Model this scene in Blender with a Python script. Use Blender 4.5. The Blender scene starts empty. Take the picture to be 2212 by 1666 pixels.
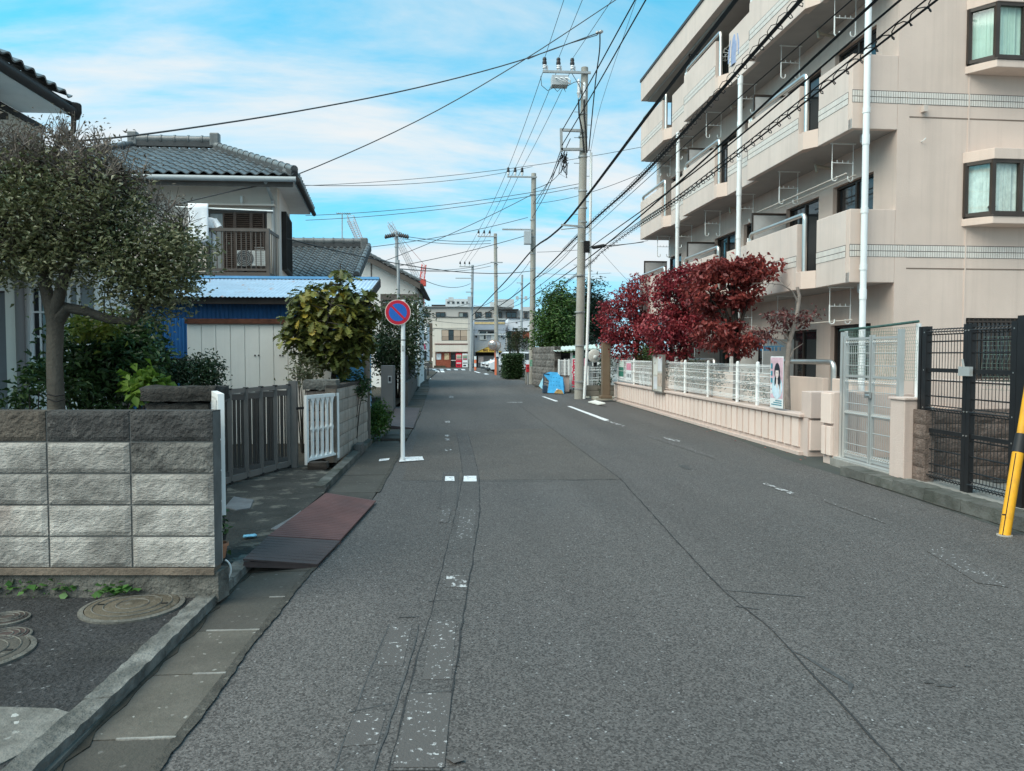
import bpy, math, random
import numpy as np
from mathutils import Vector, Matrix
random.seed(7)
rng = np.random.default_rng(7)
R = math.radians
SC = bpy.context.scene
COL = SC.collection

# ---------------------------------------------------------------- camera
# road runs along +Y, camera stands at the origin, 1.6 m above the asphalt
FPX, CXP, CYP, EYE = 1620.0, 1106.0, 833.0, 1.6
YAW = math.atan((1106 - 990) / FPX)
PIT = math.atan((CYP - 766) / FPX * math.cos(YAW))
cam = bpy.data.cameras.new('camera')
cam.sensor_width = 36.0
cam.lens = 36.0 * FPX / 2212.0
cam.clip_start, cam.clip_end = 0.05, 5000
camo = bpy.data.objects.new('camera', cam)
COL.objects.link(camo)
camo.location = (0, 0, EYE)
camo.rotation_euler = (math.pi / 2 - PIT, 0, -YAW)
SC.camera = camo

# ---------------------------------------------------------------- sky and sun
W = bpy.data.worlds.new('World'); SC.world = W; W.use_nodes = True
nt = W.node_tree; N = nt.nodes; L = nt.links
N.clear()
wo = N.new('ShaderNodeOutputWorld'); bg = N.new('ShaderNodeBackground')
sky = N.new('ShaderNodeTexSky'); sky.sky_type = 'NISHITA'; sky.sun_disc = False
SUN_EL, SUN_AZ = R(50), R(238)          # azimuth measured clockwise from +Y
sky.sun_elevation = SUN_EL; sky.sun_rotation = SUN_AZ
sky.air_density = 1.0; sky.dust_density = 0.6; sky.ozone_density = 1.4
tc = N.new('ShaderNodeTexCoord'); sep = N.new('ShaderNodeSeparateXYZ')
L.new(tc.outputs['Generated'], sep.inputs[0])
def wm(op, a, b):
    n = N.new('ShaderNodeMath'); n.operation = op
    for i, q in enumerate((a, b)):
        if isinstance(q, (int, float)): n.inputs[i].default_value = q
        else: L.new(q, n.inputs[i])
    return n.outputs[0]
zz = wm('ADD', wm('MAXIMUM', sep.outputs[2], 0.0), 0.16)
comb = N.new('ShaderNodeCombineXYZ')
L.new(wm('DIVIDE', sep.outputs[0], zz), comb.inputs[0]); L.new(wm('DIVIDE', sep.outputs[1], zz), comb.inputs[1])
vadd = N.new('ShaderNodeVectorMath'); vadd.operation = 'ADD'; vadd.inputs[1].default_value = (0, 0, 0.30)
vnor = N.new('ShaderNodeVectorMath'); vnor.operation = 'NORMALIZE'
L.new(tc.outputs['Generated'], vadd.inputs[0]); L.new(vadd.outputs[0], vnor.inputs[0]); L.new(vnor.outputs[0], sky.inputs[0])
def cloud(scale, rot, loc, sc3, detail, rough, dist):
    mp = N.new('ShaderNodeMapping'); L.new(comb.outputs[0], mp.inputs[0])
    mp.inputs['Rotation'].default_value = (0, 0, rot); mp.inputs['Location'].default_value = loc
    mp.inputs['Scale'].default_value = sc3
    n = N.new('ShaderNodeTexNoise'); n.inputs['Scale'].default_value = scale; n.inputs['Detail'].default_value = detail
    n.inputs['Roughness'].default_value = rough; n.inputs['Distortion'].default_value = dist
    L.new(mp.outputs[0], n.inputs['Vector']); return n.outputs[0]
c1 = cloud(0.9, R(-35), (5.6, 2.2, 0), (0.55, 1.5, 1), 8, 0.6, 0.8)
c2 = cloud(0.32, R(10), (1.5, 0.3, 0), (1, 1, 1), 3, 0.5, 0.2)
cs = wm('ADD', wm('MULTIPLY', c1, 0.62), wm('MULTIPLY', c2, 0.52))
ramp = N.new('ShaderNodeMapRange'); ramp.interpolation_type = 'SMOOTHSTEP'
ramp.inputs['From Min'].default_value = 0.45; ramp.inputs['From Max'].default_value = 0.68
ramp.inputs['To Min'].default_value = 0.04; ramp.inputs['To Max'].default_value = 0.94
L.new(cs, ramp.inputs['Value'])
tint = N.new('ShaderNodeMix'); tint.data_type = 'RGBA'; tint.blend_type = 'MULTIPLY'
tint.inputs['Factor'].default_value = 1.0; tint.inputs['B'].default_value = (0.48, 2.15, 1.88, 1)
L.new(sky.outputs[0], tint.inputs['A'])
mixc = N.new('ShaderNodeMix'); mixc.data_type = 'RGBA'
mixc.inputs['B'].default_value = (5.0, 5.05, 5.05, 1)
L.new(ramp.outputs[0], mixc.inputs['Factor']); L.new(tint.outputs['Result'], mixc.inputs['A'])
# pale haze towards the horizon, all the way round
hz = N.new('ShaderNodeMapRange'); hz.interpolation_type = 'SMOOTHSTEP'
hz.inputs['From Min'].default_value = -0.02; hz.inputs['From Max'].default_value = 0.22
hz.inputs['To Min'].default_value = 0.62; hz.inputs['To Max'].default_value = 0.0
L.new(sep.outputs[2], hz.inputs['Value'])
mixh = N.new('ShaderNodeMix'); mixh.data_type = 'RGBA'; mixh.inputs['B'].default_value = (4.0, 4.6, 4.9, 1)
L.new(hz.outputs[0], mixh.inputs['Factor']); L.new(mixc.outputs['Result'], mixh.inputs['A'])
L.new(mixh.outputs['Result'], bg.inputs['Color']); bg.inputs['Strength'].default_value = 0.098
L.new(bg.outputs[0], wo.inputs[0])

sl = bpy.data.lights.new('sun', 'SUN'); sl.energy = 2.5; sl.angle = R(60); sl.color = (1.0, 0.9, 0.78)
so = bpy.data.objects.new('sun', sl); COL.objects.link(so)
sd = Vector((math.sin(SUN_AZ) * math.cos(SUN_EL), math.cos(SUN_AZ) * math.cos(SUN_EL), math.sin(SUN_EL)))
so.rotation_euler = sd.to_track_quat('Z', 'Y').to_euler(); so.location = (0, -10, 30)
VS = SC.view_settings
SC.display_settings.display_device = 'sRGB'
VS.view_transform = 'Standard'; VS.look = 'None'; VS.exposure = 0.90; VS.gamma = 1.0; VS.use_curve_mapping = False
SC.cycles.max_bounces = 6; SC.cycles.diffuse_bounces = 3; SC.cycles.transparent_max_bounces = 16

# ---------------------------------------------------------------- helpers: positions
def ray(x, y):
    v = Vector(((x - CXP) / FPX, 1.0, -(y - CYP) / FPX))
    return Matrix.Rotation(-YAW, 3, 'Z') @ (Matrix.Rotation(-PIT, 3, 'X') @ v)
EYEV = Vector((0, 0, EYE))
def G(x, y, z=0.0): r = ray(x, y); return EYEV + r * ((z - EYE) / r.z)
def PX(x, y, X): r = ray(x, y); return EYEV + r * (X / r.x)
def PY(x, y, Y): r = ray(x, y); return EYEV + r * (Y / r.y)
def K1(x, y): return ((1640 + x / 4.165) / 1.84448, (1120 + y / 4.165) / 1.84448)
def K2(x, y): return ((2080 + x / 3.95) / 1.84448, (1380 + y / 3.95) / 1.84448)
AA = R(1.9)
AO = Vector((6.98, 13.03, 0)); AUV = Vector((-math.sin(AA), math.cos(AA), 0)); AVV = Vector((math.cos(AA), math.sin(AA), 0))
def AP(p): return AO + AUV * p[0] + AVV * p[1] + Vector((0, 0, p[2]))
def WP(p): return Vector(p)

# ---------------------------------------------------------------- helpers: objects
WO = {}
def tag(o, label=None, cat=None, group=None, kind=None):
    if label: o['label'] = label
    if cat: o['category'] = cat
    if group: o['group'] = group
    if kind: o['kind'] = kind
    return o
def place(o, parent, w):
    w = Vector(w); WO[o.name] = w
    if parent is not None:
        o.parent = parent; o.location = w - WO[parent.name]
    else: o.location = w
def thing(name, label, cat, loc, group=None):
    o = bpy.data.objects.new(name, None); COL.objects.link(o); o.empty_display_size = 0.1
    place(o, None, loc); return tag(o, label, cat, group)
def piece(src, parent, w, rot=None, scale=None, name=None, mat=None):
    o = bpy.data.objects.new(name or src.name.split('.')[0], src.data if not mat else src.data); COL.objects.link(o)
    if rot is not None:
        if isinstance(rot, Matrix): o.rotation_euler = rot.to_euler()
        else: o.rotation_euler = rot
    if scale: o.scale = scale
    place(o, parent, w)
    if mat: o.material_slots[0].link = 'OBJECT'; o.material_slots[0].material = mat
    return o
def frame(d, up=(0, 0, 1)):
    d = Vector(d).normalized(); u = Vector(up)
    if abs(d.dot(u)) > 0.98: u = Vector((1, 0, 0))
    a = d.cross(u).normalized(); return a, a.cross(d).normalized()
class MB:
    def __init__(s, fr=None): s.v = []; s.f = []; s.fr = fr or WP
    def pt(s, p): s.v.append(Vector(s.fr(p))); return len(s.v) - 1
    def box(s, x0, x1, y0, y1, z0, z1):
        i = [s.pt(p) for p in ((x0,y0,z0),(x1,y0,z0),(x1,y1,z0),(x0,y1,z0),(x0,y0,z1),(x1,y0,z1),(x1,y1,z1),(x0,y1,z1))]
        for q in ((0,3,2,1),(4,5,6,7),(0,1,5,4),(1,2,6,5),(2,3,7,6),(3,0,4,7)): s.f.append([i[k] for k in q])
        return s
    def face(s, *pts): s.f.append([s.pt(p) for p in pts]); return s
    def prism(s, poly, ext):
        e = Vector(ext); n = len(poly)
        a = [s.pt(p) for p in poly]; b = [s.pt(Vector(p) + e) for p in poly]
        s.f.append(a[::-1]); s.f.append(b)
        for k in range(n): j = (k + 1) % n; s.f.append([a[k], a[j], b[j], b[k]])
        return s
    def tube(s, pts, r, n=8, cap=True, up=(0, 0, 1)):
        P = [Vector(s.fr(p)) for p in pts]; m = len(P)
        rr = r if isinstance(r, (list, tuple)) else [r] * m
        rings = []; pa = None
        for k in range(m):
            d = P[min(k + 1, m - 1)] - P[max(k - 1, 0)]
            if d.length < 1e-7: d = Vector((0, 0, 1))
            a, b = frame(d, up)
            if pa is not None:
                a2 = pa - d.normalized() * pa.dot(d.normalized())
                if a2.length > 1e-4: a = a2.normalized(); b = a.cross(d.normalized()).normalized()
            pa = a
            ring = []
            for q in range(n):
                t = 2 * math.pi * q / n
                s.v.append(P[k] + a * (rr[k] * math.cos(t)) + b * (rr[k] * math.sin(t))); ring.append(len(s.v) - 1)
            rings.append(ring)
        for k in range(m - 1):
            for q in range(n):
                j = (q + 1) % n; s.f.append([rings[k][q], rings[k][j], rings[k+1][j], rings[k+1][q]])
        if cap: s.f.append(rings[0][::-1]); s.f.append(rings[-1])
        return s
    def bar(s, a, b, w, h, up=(0, 0, 1)):
        A, B = Vector(s.fr(a)), Vector(s.fr(b)); d = (B - A); p, q = frame(d, up); p = p * w / 2; q = q * h / 2
        i = len(s.v)
        for c in (A, B):
            for sg in ((-1,-1),(1,-1),(1,1),(-1,1)): s.v.append(c + p * sg[0] + q * sg[1])
        for f in ((0,1,2,3),(7,6,5,4),(0,4,5,1),(1,5,6,2),(2,6,7,3),(3,7,4,0)): s.f.append([i + k for k in f])
        return s
    def lathe(s, c, prof, n=24, ax=(0, 0, 1), cap=True):
        c = Vector(s.fr(c)); ax = Vector(ax).normalized(); a, b = frame(ax, (0, 1, 0) if abs(ax.z) > .9 else (0, 0, 1)); rings = []
        for (r, z) in prof:
            ring = []
            for q in range(n):
                t = 2 * math.pi * q / n; s.v.append(c + ax * z + a * (r * math.cos(t)) + b * (r * math.sin(t))); ring.append(len(s.v) - 1)
            rings.append(ring)
        for k in range(len(rings) - 1):
            for q in range(n):
                j = (q + 1) % n; s.f.append([rings[k][q], rings[k][j], rings[k+1][j], rings[k+1][q]])
        if cap: s.f.append(rings[0][::-1]); s.f.append(rings[-1])
        return s
    def build(s, name, mat, parent=None, smooth=False, origin=None, bevel=0):
        P = np.array([tuple(v) for v in s.v])
        lo, hi = P.min(0), P.max(0)
        og = Vector(origin) if origin is not None else Vector(((lo[0]+hi[0])/2, (lo[1]+hi[1])/2, lo[2]))
        me = bpy.data.meshes.new(name)
        me.from_pydata([tuple(v - og) for v in s.v], [], s.f); me.update()
        if mat is not None: me.materials.append(mat)
        if smooth:
            me.polygons.foreach_set('use_smooth', [True] * len(me.polygons))
            if hasattr(me, 'set_sharp_from_angle'): me.set_sharp_from_angle(angle=R(42))
        o = bpy.data.objects.new(name, me); COL.objects.link(o); place(o, parent, og)
        if bevel:
            m = o.modifiers.new('bevel', 'BEVEL'); m.width = bevel; m.segments = 2; m.limit_method = 'ANGLE'
        return o
def bx(name, mat, parent, x0, x1, y0, y1, z0, z1, fr=None, **k): return MB(fr).box(x0, x1, y0, y1, z0, z1).build(name, mat, parent, **k)
def struct(o): o['kind'] = 'structure'; return o
def arc(p, q, c, n=6):
    """quarter-ish bend from p to q round control point c"""
    p, q, c = Vector(p), Vector(q), Vector(c)
    return [p * (1-t)**2 + c * 2*t*(1-t) + q * t*t for t in [i / n for i in range(n + 1)]]
def sag(p, q, s, n=14):
    p, q = Vector(p), Vector(q)
    return [p.lerp(q, i / n) - Vector((0, 0, s * 4 * (i / n) * (1 - i / n))) for i in range(n + 1)]
def openings(mb, a0, a1, z0, z1, d0, d1, holes, order='axz'):
    """wall slab with rectangular openings; a = along, d = depth"""
    As = sorted({a0, a1, *[h[0] for h in holes], *[h[1] for h in holes]}); Zs = sorted({z0, z1, *[h[2] for h in holes], *[h[3] for h in holes]})
    As = [a for a in As if a0 <= a <= a1]; Zs = [z for z in Zs if z0 <= z <= z1]
    for i in range(len(As) - 1):
        for j in range(len(Zs) - 1):
            ca, cz = (As[i] + As[i+1]) / 2, (Zs[j] + Zs[j+1]) / 2
            if any(h[0] < ca < h[1] and h[2] < cz < h[3] for h in holes): continue
            if order == 'a': mb.box(As[i], As[i+1], d0, d1, Zs[j], Zs[j+1])
            else: mb.box(d0, d1, As[i], As[i+1], Zs[j], Zs[j+1])
    return mb
def text(body, size, mat, parent, loc, rx=(1, 0, 0), up=(0, 0, 1), name='lettering', align='CENTER', depth=0.004, bold=0.0):
    cu = bpy.data.curves.new(name, 'FONT'); cu.body = body; cu.size = size; cu.align_x = align; cu.align_y = 'CENTER'
    cu.extrude = depth; cu.offset = bold; cu.resolution_u = 2
    t = bpy.data.objects.new(name, cu); COL.objects.link(t)
    bpy.context.view_layer.update()
    me = bpy.data.meshes.new_from_object(t.evaluated_get(bpy.context.evaluated_depsgraph_get()))
    bpy.data.objects.remove(t); me.materials.clear(); me.materials.append(mat)
    a = Vector(rx).normalized(); u = Vector(up).normalized(); n = a.cross(u)
    Mx = Matrix((a, u, n)).transposed()
    me.transform(Mx.to_4x4())
    o = bpy.data.objects.new(name, me); COL.objects.link(o); place(o, parent, loc); return o

# ---------------------------------------------------------------- helpers: materials
def mk(name, col, rough=.8, var=.12, sc=3., bump=0., bsc=40., metal=0., col2=None, spec=.3, grime=None, rnd=0., st=(1,1,1), bst=(1,1,1), det=6, fleck=None, bdist=.02, island=0., streaks=0., fcell=(.55, 1.45)):
    m = bpy.data.materials.new(name); m.use_nodes = True; t = m.node_tree; n = t.nodes; l = t.links
    p = n['Principled BSDF']; p.inputs['Roughness'].default_value = rough; p.inputs['Metallic'].default_value = metal
    p.inputs['Specular IOR Level'].default_value = spec
    ge = n.new('ShaderNodeNewGeometry')
    def noise(scale, st, det=6, rg=.6):
        mp = n.new('ShaderNodeMapping'); mp.inputs['Scale'].default_value = st; l.new(ge.outputs['Position'], mp.inputs[0])
        x = n.new('ShaderNodeTexNoise'); x.inputs['Scale'].default_value = scale; x.inputs['Detail'].default_value = det; x.inputs['Roughness'].default_value = rg
        l.new(mp.outputs[0], x.inputs['Vector']); return x.outputs[0]
    def mr(v, a, b, c=0., d=1.):
        x = n.new('ShaderNodeMapRange'); x.inputs[1].default_value = a; x.inputs[2].default_value = b; x.inputs[3].default_value = c; x.inputs[4].default_value = d
        l.new(v, x.inputs[0]); return x.outputs[0]
    def mix(f, a, b, bt='MIX'):
        x = n.new('ShaderNodeMix'); x.data_type = 'RGBA'; x.blend_type = bt
        for s_, q in (('Factor', f), ('A', a), ('B', b)):
            if isinstance(q, (tuple, list)): x.inputs[s_].default_value = (*q[:3], 1)
            elif isinstance(q, (int, float)): x.inputs[s_].default_value = q
            else: l.new(q, x.inputs[s_])
        return x.outputs['Result']
    ca = tuple(c * (1 - var) for c in col); cb = tuple(min(1, c * (1 + var)) for c in col) if col2 is None else col2
    out = mix(mr(noise(sc, st, det), .32, .68), ca, cb)
    if streaks:
        out = mix(mr(noise(2.2, (3., 3., .12), 5), .5, .75, 0., streaks), out, tuple(c * .45 for c in col))
    if grime:
        gc, gs, ga, gb, gt = grime[:5]; gst = grime[5] if len(grime) > 5 else (1, 1, 1)
        out = mix(mr(noise(gs, gst, 8, .65), ga, gb, 0., gt), out, gc)
    if fleck:
        fc, fs, ft = fleck
        v = n.new('ShaderNodeTexVoronoi'); v.inputs['Scale'].default_value = fs; l.new(ge.outputs['Position'], v.inputs['Vector'])
        s_ = n.new('ShaderNodeSeparateColor'); l.new(v.outputs['Color'], s_.inputs[0])
        out = mix(mr(s_.outputs[0], ft, ft + .02), out, fc)
        out = mix(1.0, out, mr(s_.outputs[1], 0, 1, *fcell), 'MULTIPLY')
    if rnd or island:
        oi = n.new('ShaderNodeObjectInfo')
        out = mix(1.0, out, mr(oi.outputs['Random'] if rnd else ge.outputs['Random Per Island'], 0, 1, 1 - (rnd or island), 1 + (rnd or island)), 'MULTIPLY')
    l.new(out, p.inputs['Base Color'])
    if bump:
        b = n.new('ShaderNodeBump'); b.inputs['Strength'].default_value = bump; b.inputs['Distance'].default_value = bdist
        l.new(noise(bsc, bst, 4), b.inputs['Height']); l.new(b.outputs[0], p.inputs['Normal'])
    return m
def mkleaf(name, cols, rough=.5, trans=.25):
    m = bpy.data.materials.new(name); m.use_nodes = True; t = m.node_tree; n = t.nodes; l = t.links
    p = n['Principled BSDF']; p.inputs['Roughness'].default_value = rough; p.inputs['Specular IOR Level'].default_value = .35
    ge = n.new('ShaderNodeNewGeometry'); cr = n.new('ShaderNodeValToRGB'); e = cr.color_ramp.elements
    e[0].position = 0; e[0].color = (*cols[0], 1); e[1].position = 1; e[1].color = (*cols[-1], 1)
    for i, c in enumerate(cols[1:-1]): q = e.new((i + 1) / (len(cols) - 1)); q.color = (*c, 1)
    oi = n.new('ShaderNodeObjectInfo'); ad = n.new('ShaderNodeMath'); ad.operation = 'ADD'; fr_ = n.new('ShaderNodeMath'); fr_.operation = 'FRACT'
    nz = n.new('ShaderNodeTexNoise'); nz.inputs['Scale'].default_value = 2.2; l.new(ge.outputs['Position'], nz.inputs['Vector'])
    l.new(ge.outputs['Random Per Island'], ad.inputs[0]); l.new(oi.outputs['Random'], ad.inputs[1]); l.new(ad.outputs[0], fr_.inputs[0])
    mm = n.new('ShaderNodeMath'); mm.operation = 'MULTIPLY_ADD'; mm.inputs[1].default_value = .62; l.new(fr_.outputs[0], mm.inputs[0])
    m2 = n.new('ShaderNodeMapRange'); m2.inputs[1].default_value = .3; m2.inputs[2].default_value = .7; m2.inputs[3].default_value = 0; m2.inputs[4].default_value = .38
    l.new(nz.outputs[0], m2.inputs[0]); l.new(m2.outputs[0], mm.inputs[2]); l.new(mm.outputs[0], cr.inputs[0])
    l.new(cr.outputs[0], p.inputs['Base Color'])
    tr = n.new('ShaderNodeBsdfTranslucent'); l.new(cr.outputs[0], tr.inputs[0])
    mx = n.new('ShaderNodeMixShader'); mx.inputs[0].default_value = trans
    l.new(p.outputs[0], mx.inputs[1]); l.new(tr.outputs[0], mx.inputs[2]); l.new(mx.outputs[0], n['Material Output'].inputs[0])
    return m
def mkglass(name, tintc=(.9, .95, .95), refl=.14):
    m = bpy.data.materials.new(name); m.use_nodes = True; t = m.node_tree; n = t.nodes; l = t.links
    n.remove(n['Principled BSDF'])
    a = n.new('ShaderNodeBsdfTransparent'); a.inputs[0].default_value = (*tintc, 1); b = n.new('ShaderNodeBsdfGlossy'); b.inputs['Roughness'].default_value = .03
    b.inputs[0].default_value = (.9, .95, 1, 1)
    fr_ = n.new('ShaderNodeLayerWeight'); fr_.inputs[0].default_value = .5
    pw = n.new('ShaderNodeMath'); pw.operation = 'POWER'; pw.inputs[1].default_value = 3.5; l.new(fr_.outputs['Facing'], pw.inputs[0])
    ad = n.new('ShaderNodeMath'); ad.operation = 'MULTIPLY_ADD'; ad.inputs[1].default_value = .6; ad.inputs[2].default_value = refl; l.new(pw.outputs[0], ad.inputs[0])
    x = n.new('ShaderNodeMixShader'); l.new(ad.outputs[0], x.inputs[0]); l.new(a.outputs[0], x.inputs[1]); l.new(b.outputs[0], x.inputs[2]); l.new(x.outputs[0], n['Material Output'].inputs[0])
    return m
# ---------------------------------------------------------------- materials
ASPH = (.090, .083, .079)
asphalt = mk('asphalt', ASPH, .85, .15, .9, .6, 90, st=(1, .10, 1), fleck=((.40, .40, .40), 108, .99), fcell=(.48, 1.55), grime=((.066, .067, .068), .35, .48, .8, .55), bdist=.014, spec=.3)
asphalt_trench = mk('asphalt_trench', (.082, .077, .074), .87, .1, 1.2, .6, 100, fleck=((.38, .38, .38), 108, .988), fcell=(.52, 1.5), bdist=.012)
asphalt_old = mk('asphalt_brownish', (.094, .084, .076), .87, .10, .8, .55, 90, fleck=((.4, .4, .39), 108, .99), fcell=(.5, 1.5), grime=((.075, .072, .07), .6, .45, .8, .5), bdist=.012)
asphalt_lot = mk('asphalt_lot', (.036, .036, .037), .85, .25, 2., 1.0, 55, fleck=((.3, .3, .3), 75, .99), grime=((.07, .065, .055), 1.6, .55, .75, .6), bdist=.02)
asphalt_edge = mk('asphalt_edge', (.062, .066, .062), .85, .2, 1.5, .5, 70, grime=((.045, .052, .035), 3, .45, .7, .7), bdist=.012)
earth = mk('earth', (.05, .043, .033), .95, .3, 6, .8, 30)
groundm = mk('ground_far', (.12, .115, .1), .95, .25, .2, .3, 8)
concrete = mk('concrete', (.27, .26, .24), .85, .18, 2.5, .35, 60, grime=((.10, .095, .08), 2.2, .45, .75, .7))
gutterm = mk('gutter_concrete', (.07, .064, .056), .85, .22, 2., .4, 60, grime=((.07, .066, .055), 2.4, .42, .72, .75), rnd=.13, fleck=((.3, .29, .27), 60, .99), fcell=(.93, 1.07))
gutter_pale = mk('gutter_concrete_pale', (.095, .086, .073), .85, .22, 2., .4, 60, grime=((.08, .075, .06), 2.4, .45, .75, .7), rnd=.12, fleck=((.33, .32, .29), 60, .985), fcell=(.93, 1.07))  # paler concrete for some of the near slabs and one cover
kerbm = mk('kerb_concrete', (.17, .168, .155), .9, .35, 9., .9, 45, grime=((.05, .053, .048), 3.2, .42, .66, .85), rnd=.12)
kerb_dark = mk('kerb_mossy', (.115, .115, .105), .9, .25, 4., .6, 45, grime=((.04, .045, .033), 2.5, .42, .68, .85), rnd=.1)
PNT = (.72, .73, .74)
paint = mk('road_paint', PNT, .7, .05, 8, .3, 90, grime=((.13, .13, .13), 14, .55, .62, .9))
paint_worn = mk('road_paint_worn', (.5, .5, .5), .8, .1, 8, .4, 90, grime=(ASPH, 16, .42, .5, 1.0, (1, .45, 1)))
paint_specks = mk('road_paint_specks', (.52, .52, .52), .8, .1, 8, .5, 90, grime=(ASPH, 34, .34, .41, 1.0), bdist=.012)
crackm = mk('crack_seal', (.032, .033, .034), .9, .3, 30, .3, 80)
crack_soft = mk('crack_dust', (.066, .067, .068), .9, .3, 30, .3, 80)

# ---------------------------------------------------------------- ground, road, kerbs
struct(MB().face((-1500, -300, -.06), (1500, -300, -.06), (1500, 2500, -.06), (-1500, 2500, -.06)).build('ground', groundm))
RL = [(-8, -1.14), (3, -1.16), (5, -1.12), (7, -.98), (9, -.93), (14, -.96), (20, -1.02), (35, -1.35), (50, -2.0), (67, -3.0), (75, -5)]
RR = [(-8, 5.12), (5.9, 5.0), (8.7, 5.08), (11.2, 5.02), (14, 5.3), (20, 5.3), (26, 5.25), (31, 4.7), (40, 4.3), (50, 3.9), (59, 3.3), (68, 2.6), (75, 4.5)]
def lerp_edge(E, y):
    for (a, b), (c, d) in zip(E, E[1:]):
        if a <= y <= c: return b + (d - b) * (y - a) / (c - a)
    return E[-1][1]
ys = sorted({a for a, _ in RL} | {a for a, _ in RR})
m = MB()
for a, b in zip(ys, ys[1:]):
    m.face((lerp_edge(RL, a), a, 0), (lerp_edge(RR, a), a, 0), (lerp_edge(RR, b), b, 0), (lerp_edge(RL, b), b, 0))
m.face((-70, 75, 0), (70, 75, 0), (70, 91.5, 0), (-70, 91.5, 0))
road = struct(m.build('road', asphalt, origin=(0, 0, 0)))
def sheet(name, mat, pts, z, parent=None, th=0.0):
    mb = MB()
    P = [(p[0], p[1], z) for p in pts]
    if th: mb.prism([(p[0], p[1], z - th) for p in pts], (0, 0, th))
    else: mb.face(*P)
    return mb.build(name, mat, parent)
# right verge: darker mossy asphalt against the walls
m = MB()
yv = [y for y in ys if y <= 31]
for a, b in zip(yv, yv[1:]):
    m.face((lerp_edge(RR, a) - .02, a, .002), (6.2, a, .002), (6.2, b, .002), (lerp_edge(RR, b) - .02, b, .002))
struct(m.build('verge', asphalt_edge))
# left lot and yards behind the kerb
struct(MB().box(-30, -1.63, -8, 5.15, -.06, .06).build('side_lot', asphalt_lot))
struct(MB().prism([(-30, 5.152, -.05), (-1.63, 5.152, -.05), (-1.50, 8.5, -.05), (-1.6, 9.8, -.05), (-2.0, 10.4, -.05), (-30, 10.4, -.05)], (0, 0, .11)).build('forecourt', mk('forecourt', (.055, .052, .046), .9, .35, 2.5, 1., 30, grime=((.2, .18, .15), 3.4, .53, .62, .8), bdist=.04)))
struct(MB().box(-30, -1.9, 10.41, 70, -.055, .05).build('garden_soil', earth))
struct(MB().box(5.75, 40, -8, 60, -.055, .05).build('courtyard', concrete))
# concrete gutter slabs on the left
gut = struct(MB().prism([(-1.64, -8, -.055), (-1.1, -8, -.055), (-1.1, 14, -.055), (-1.64, 14, -.055)], (0, 0, .045)).build('gutter', kerb_dark))
y = 1.9; i = 0; joints = []
while y < 13.5:
    ln = .58 + .08 * random.random()
    x1 = lerp_edge(RL, y + .3) - .006; dz = random.uniform(0, .004)
    MB().box(-1.535, x1, y, y + ln, -.03, .006 + dz).build('slab', gutter_pale if y < 4.6 and i % 3 != 1 else gutterm, gut)
    y += ln + .008; i += 1; joints.append(y - .004)
for k, yy in enumerate(joints[1:5]):
    x1 = lerp_edge(RL, yy) - .02; x0 = x1 - (.24, .16, .3, .1)[k]; pts = [(x0 + (x1 - x0) * j / 6, yy + .004 + random.uniform(0, .007), 0) for j in range(7)] + [(x0 + (x1 - x0) * j / 6, yy - .005 - random.uniform(0, .004), 0) for j in range(6, -1, -1)]
    MB().prism(pts, (0, 0, .0122)).build('mortar_seam', concrete, gut)
y = 14.2
while y < 44:
    ln = random.uniform(.55, .7); xr = lerp_edge(RL, y)
    MB().box(xr - .5, xr - .006, y, y + ln - .02, -.04, .012 + random.uniform(0, .02)).build('slab', gutterm, gut); y += ln
# kerb stones on the left, worn faces
kerb = struct(MB().box(-1.65, -1.545, -4, 5.6, -.05, .03).build('kerb', kerb_dark))
def rough_bar(x0, x1, y0, y1, z0, z1, amp, nx=3, ny=10, xo=lambda y: 0.):
    mb = MB(); nz = 3
    def P(i, j, k):
        q = random.uniform
        return (x0 + (x1 - x0) * i / nx + q(-amp, amp) * .5 + xo(y0 + (y1 - y0) * j / ny), y0 + (y1 - y0) * j / ny, z0 + (z1 - z0) * k / nz + (q(-amp, amp) if k == nz else 0))
    g = {}
    def V(i, j, k):
        if (i, j, k) not in g: g[(i, j, k)] = mb.pt(P(i, j, k))
        return g[(i, j, k)]
    for j in range(ny):
        for i in range(nx): mb.f.append([V(i,j,nz), V(i+1,j,nz), V(i+1,j+1,nz), V(i,j+1,nz)])
        for k in range(nz):
            mb.f.append([V(nx,j,k), V(nx,j+1,k), V(nx,j+1,k+1), V(nx,j,k+1)]); mb.f.append([V(0,j+1,k), V(0,j,k), V(0,j,k+1), V(0,j+1,k+1)])
    for j in (0, ny):
        for i in range(nx):
            for k in range(nz):
                q = [V(i,j,k), V(i+1,j,k), V(i+1,j,k+1), V(i,j,k+1)]; mb.f.append(q if j == 0 else q[::-1])
    return mb
y = -2.0
while y < 5.4:
    ln = .6
    rough_bar(-1.655, -1.54, y, y + ln - .006, -.02, .075 - .002 * random.random(), .005, xo=lambda v: -.05 * max(0, 3.8 - v) ** 1.3 * .6).build('kerb_stone', kerbm, kerb)
    y += ln
kerb2 = struct(MB().box(-1.67, -1.57, 8.8, 13.6, -.05, .02).build('drain_edge', kerb_dark))
y = 8.75
while y < 13.4:
    rough_bar(-1.67, -1.54, y, y + .594, -.02, .09, .006).build('kerb_stone', kerb_dark, kerb2); y += .6
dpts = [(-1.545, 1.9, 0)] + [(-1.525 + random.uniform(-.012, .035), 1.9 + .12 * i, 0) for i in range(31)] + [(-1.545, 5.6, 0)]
MB().prism(dpts, (0, 0, .0125)).build('kerb_shade', earth, gut)  # earth-coloured strip that paints in the narrow shadow along the kerb foot
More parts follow.
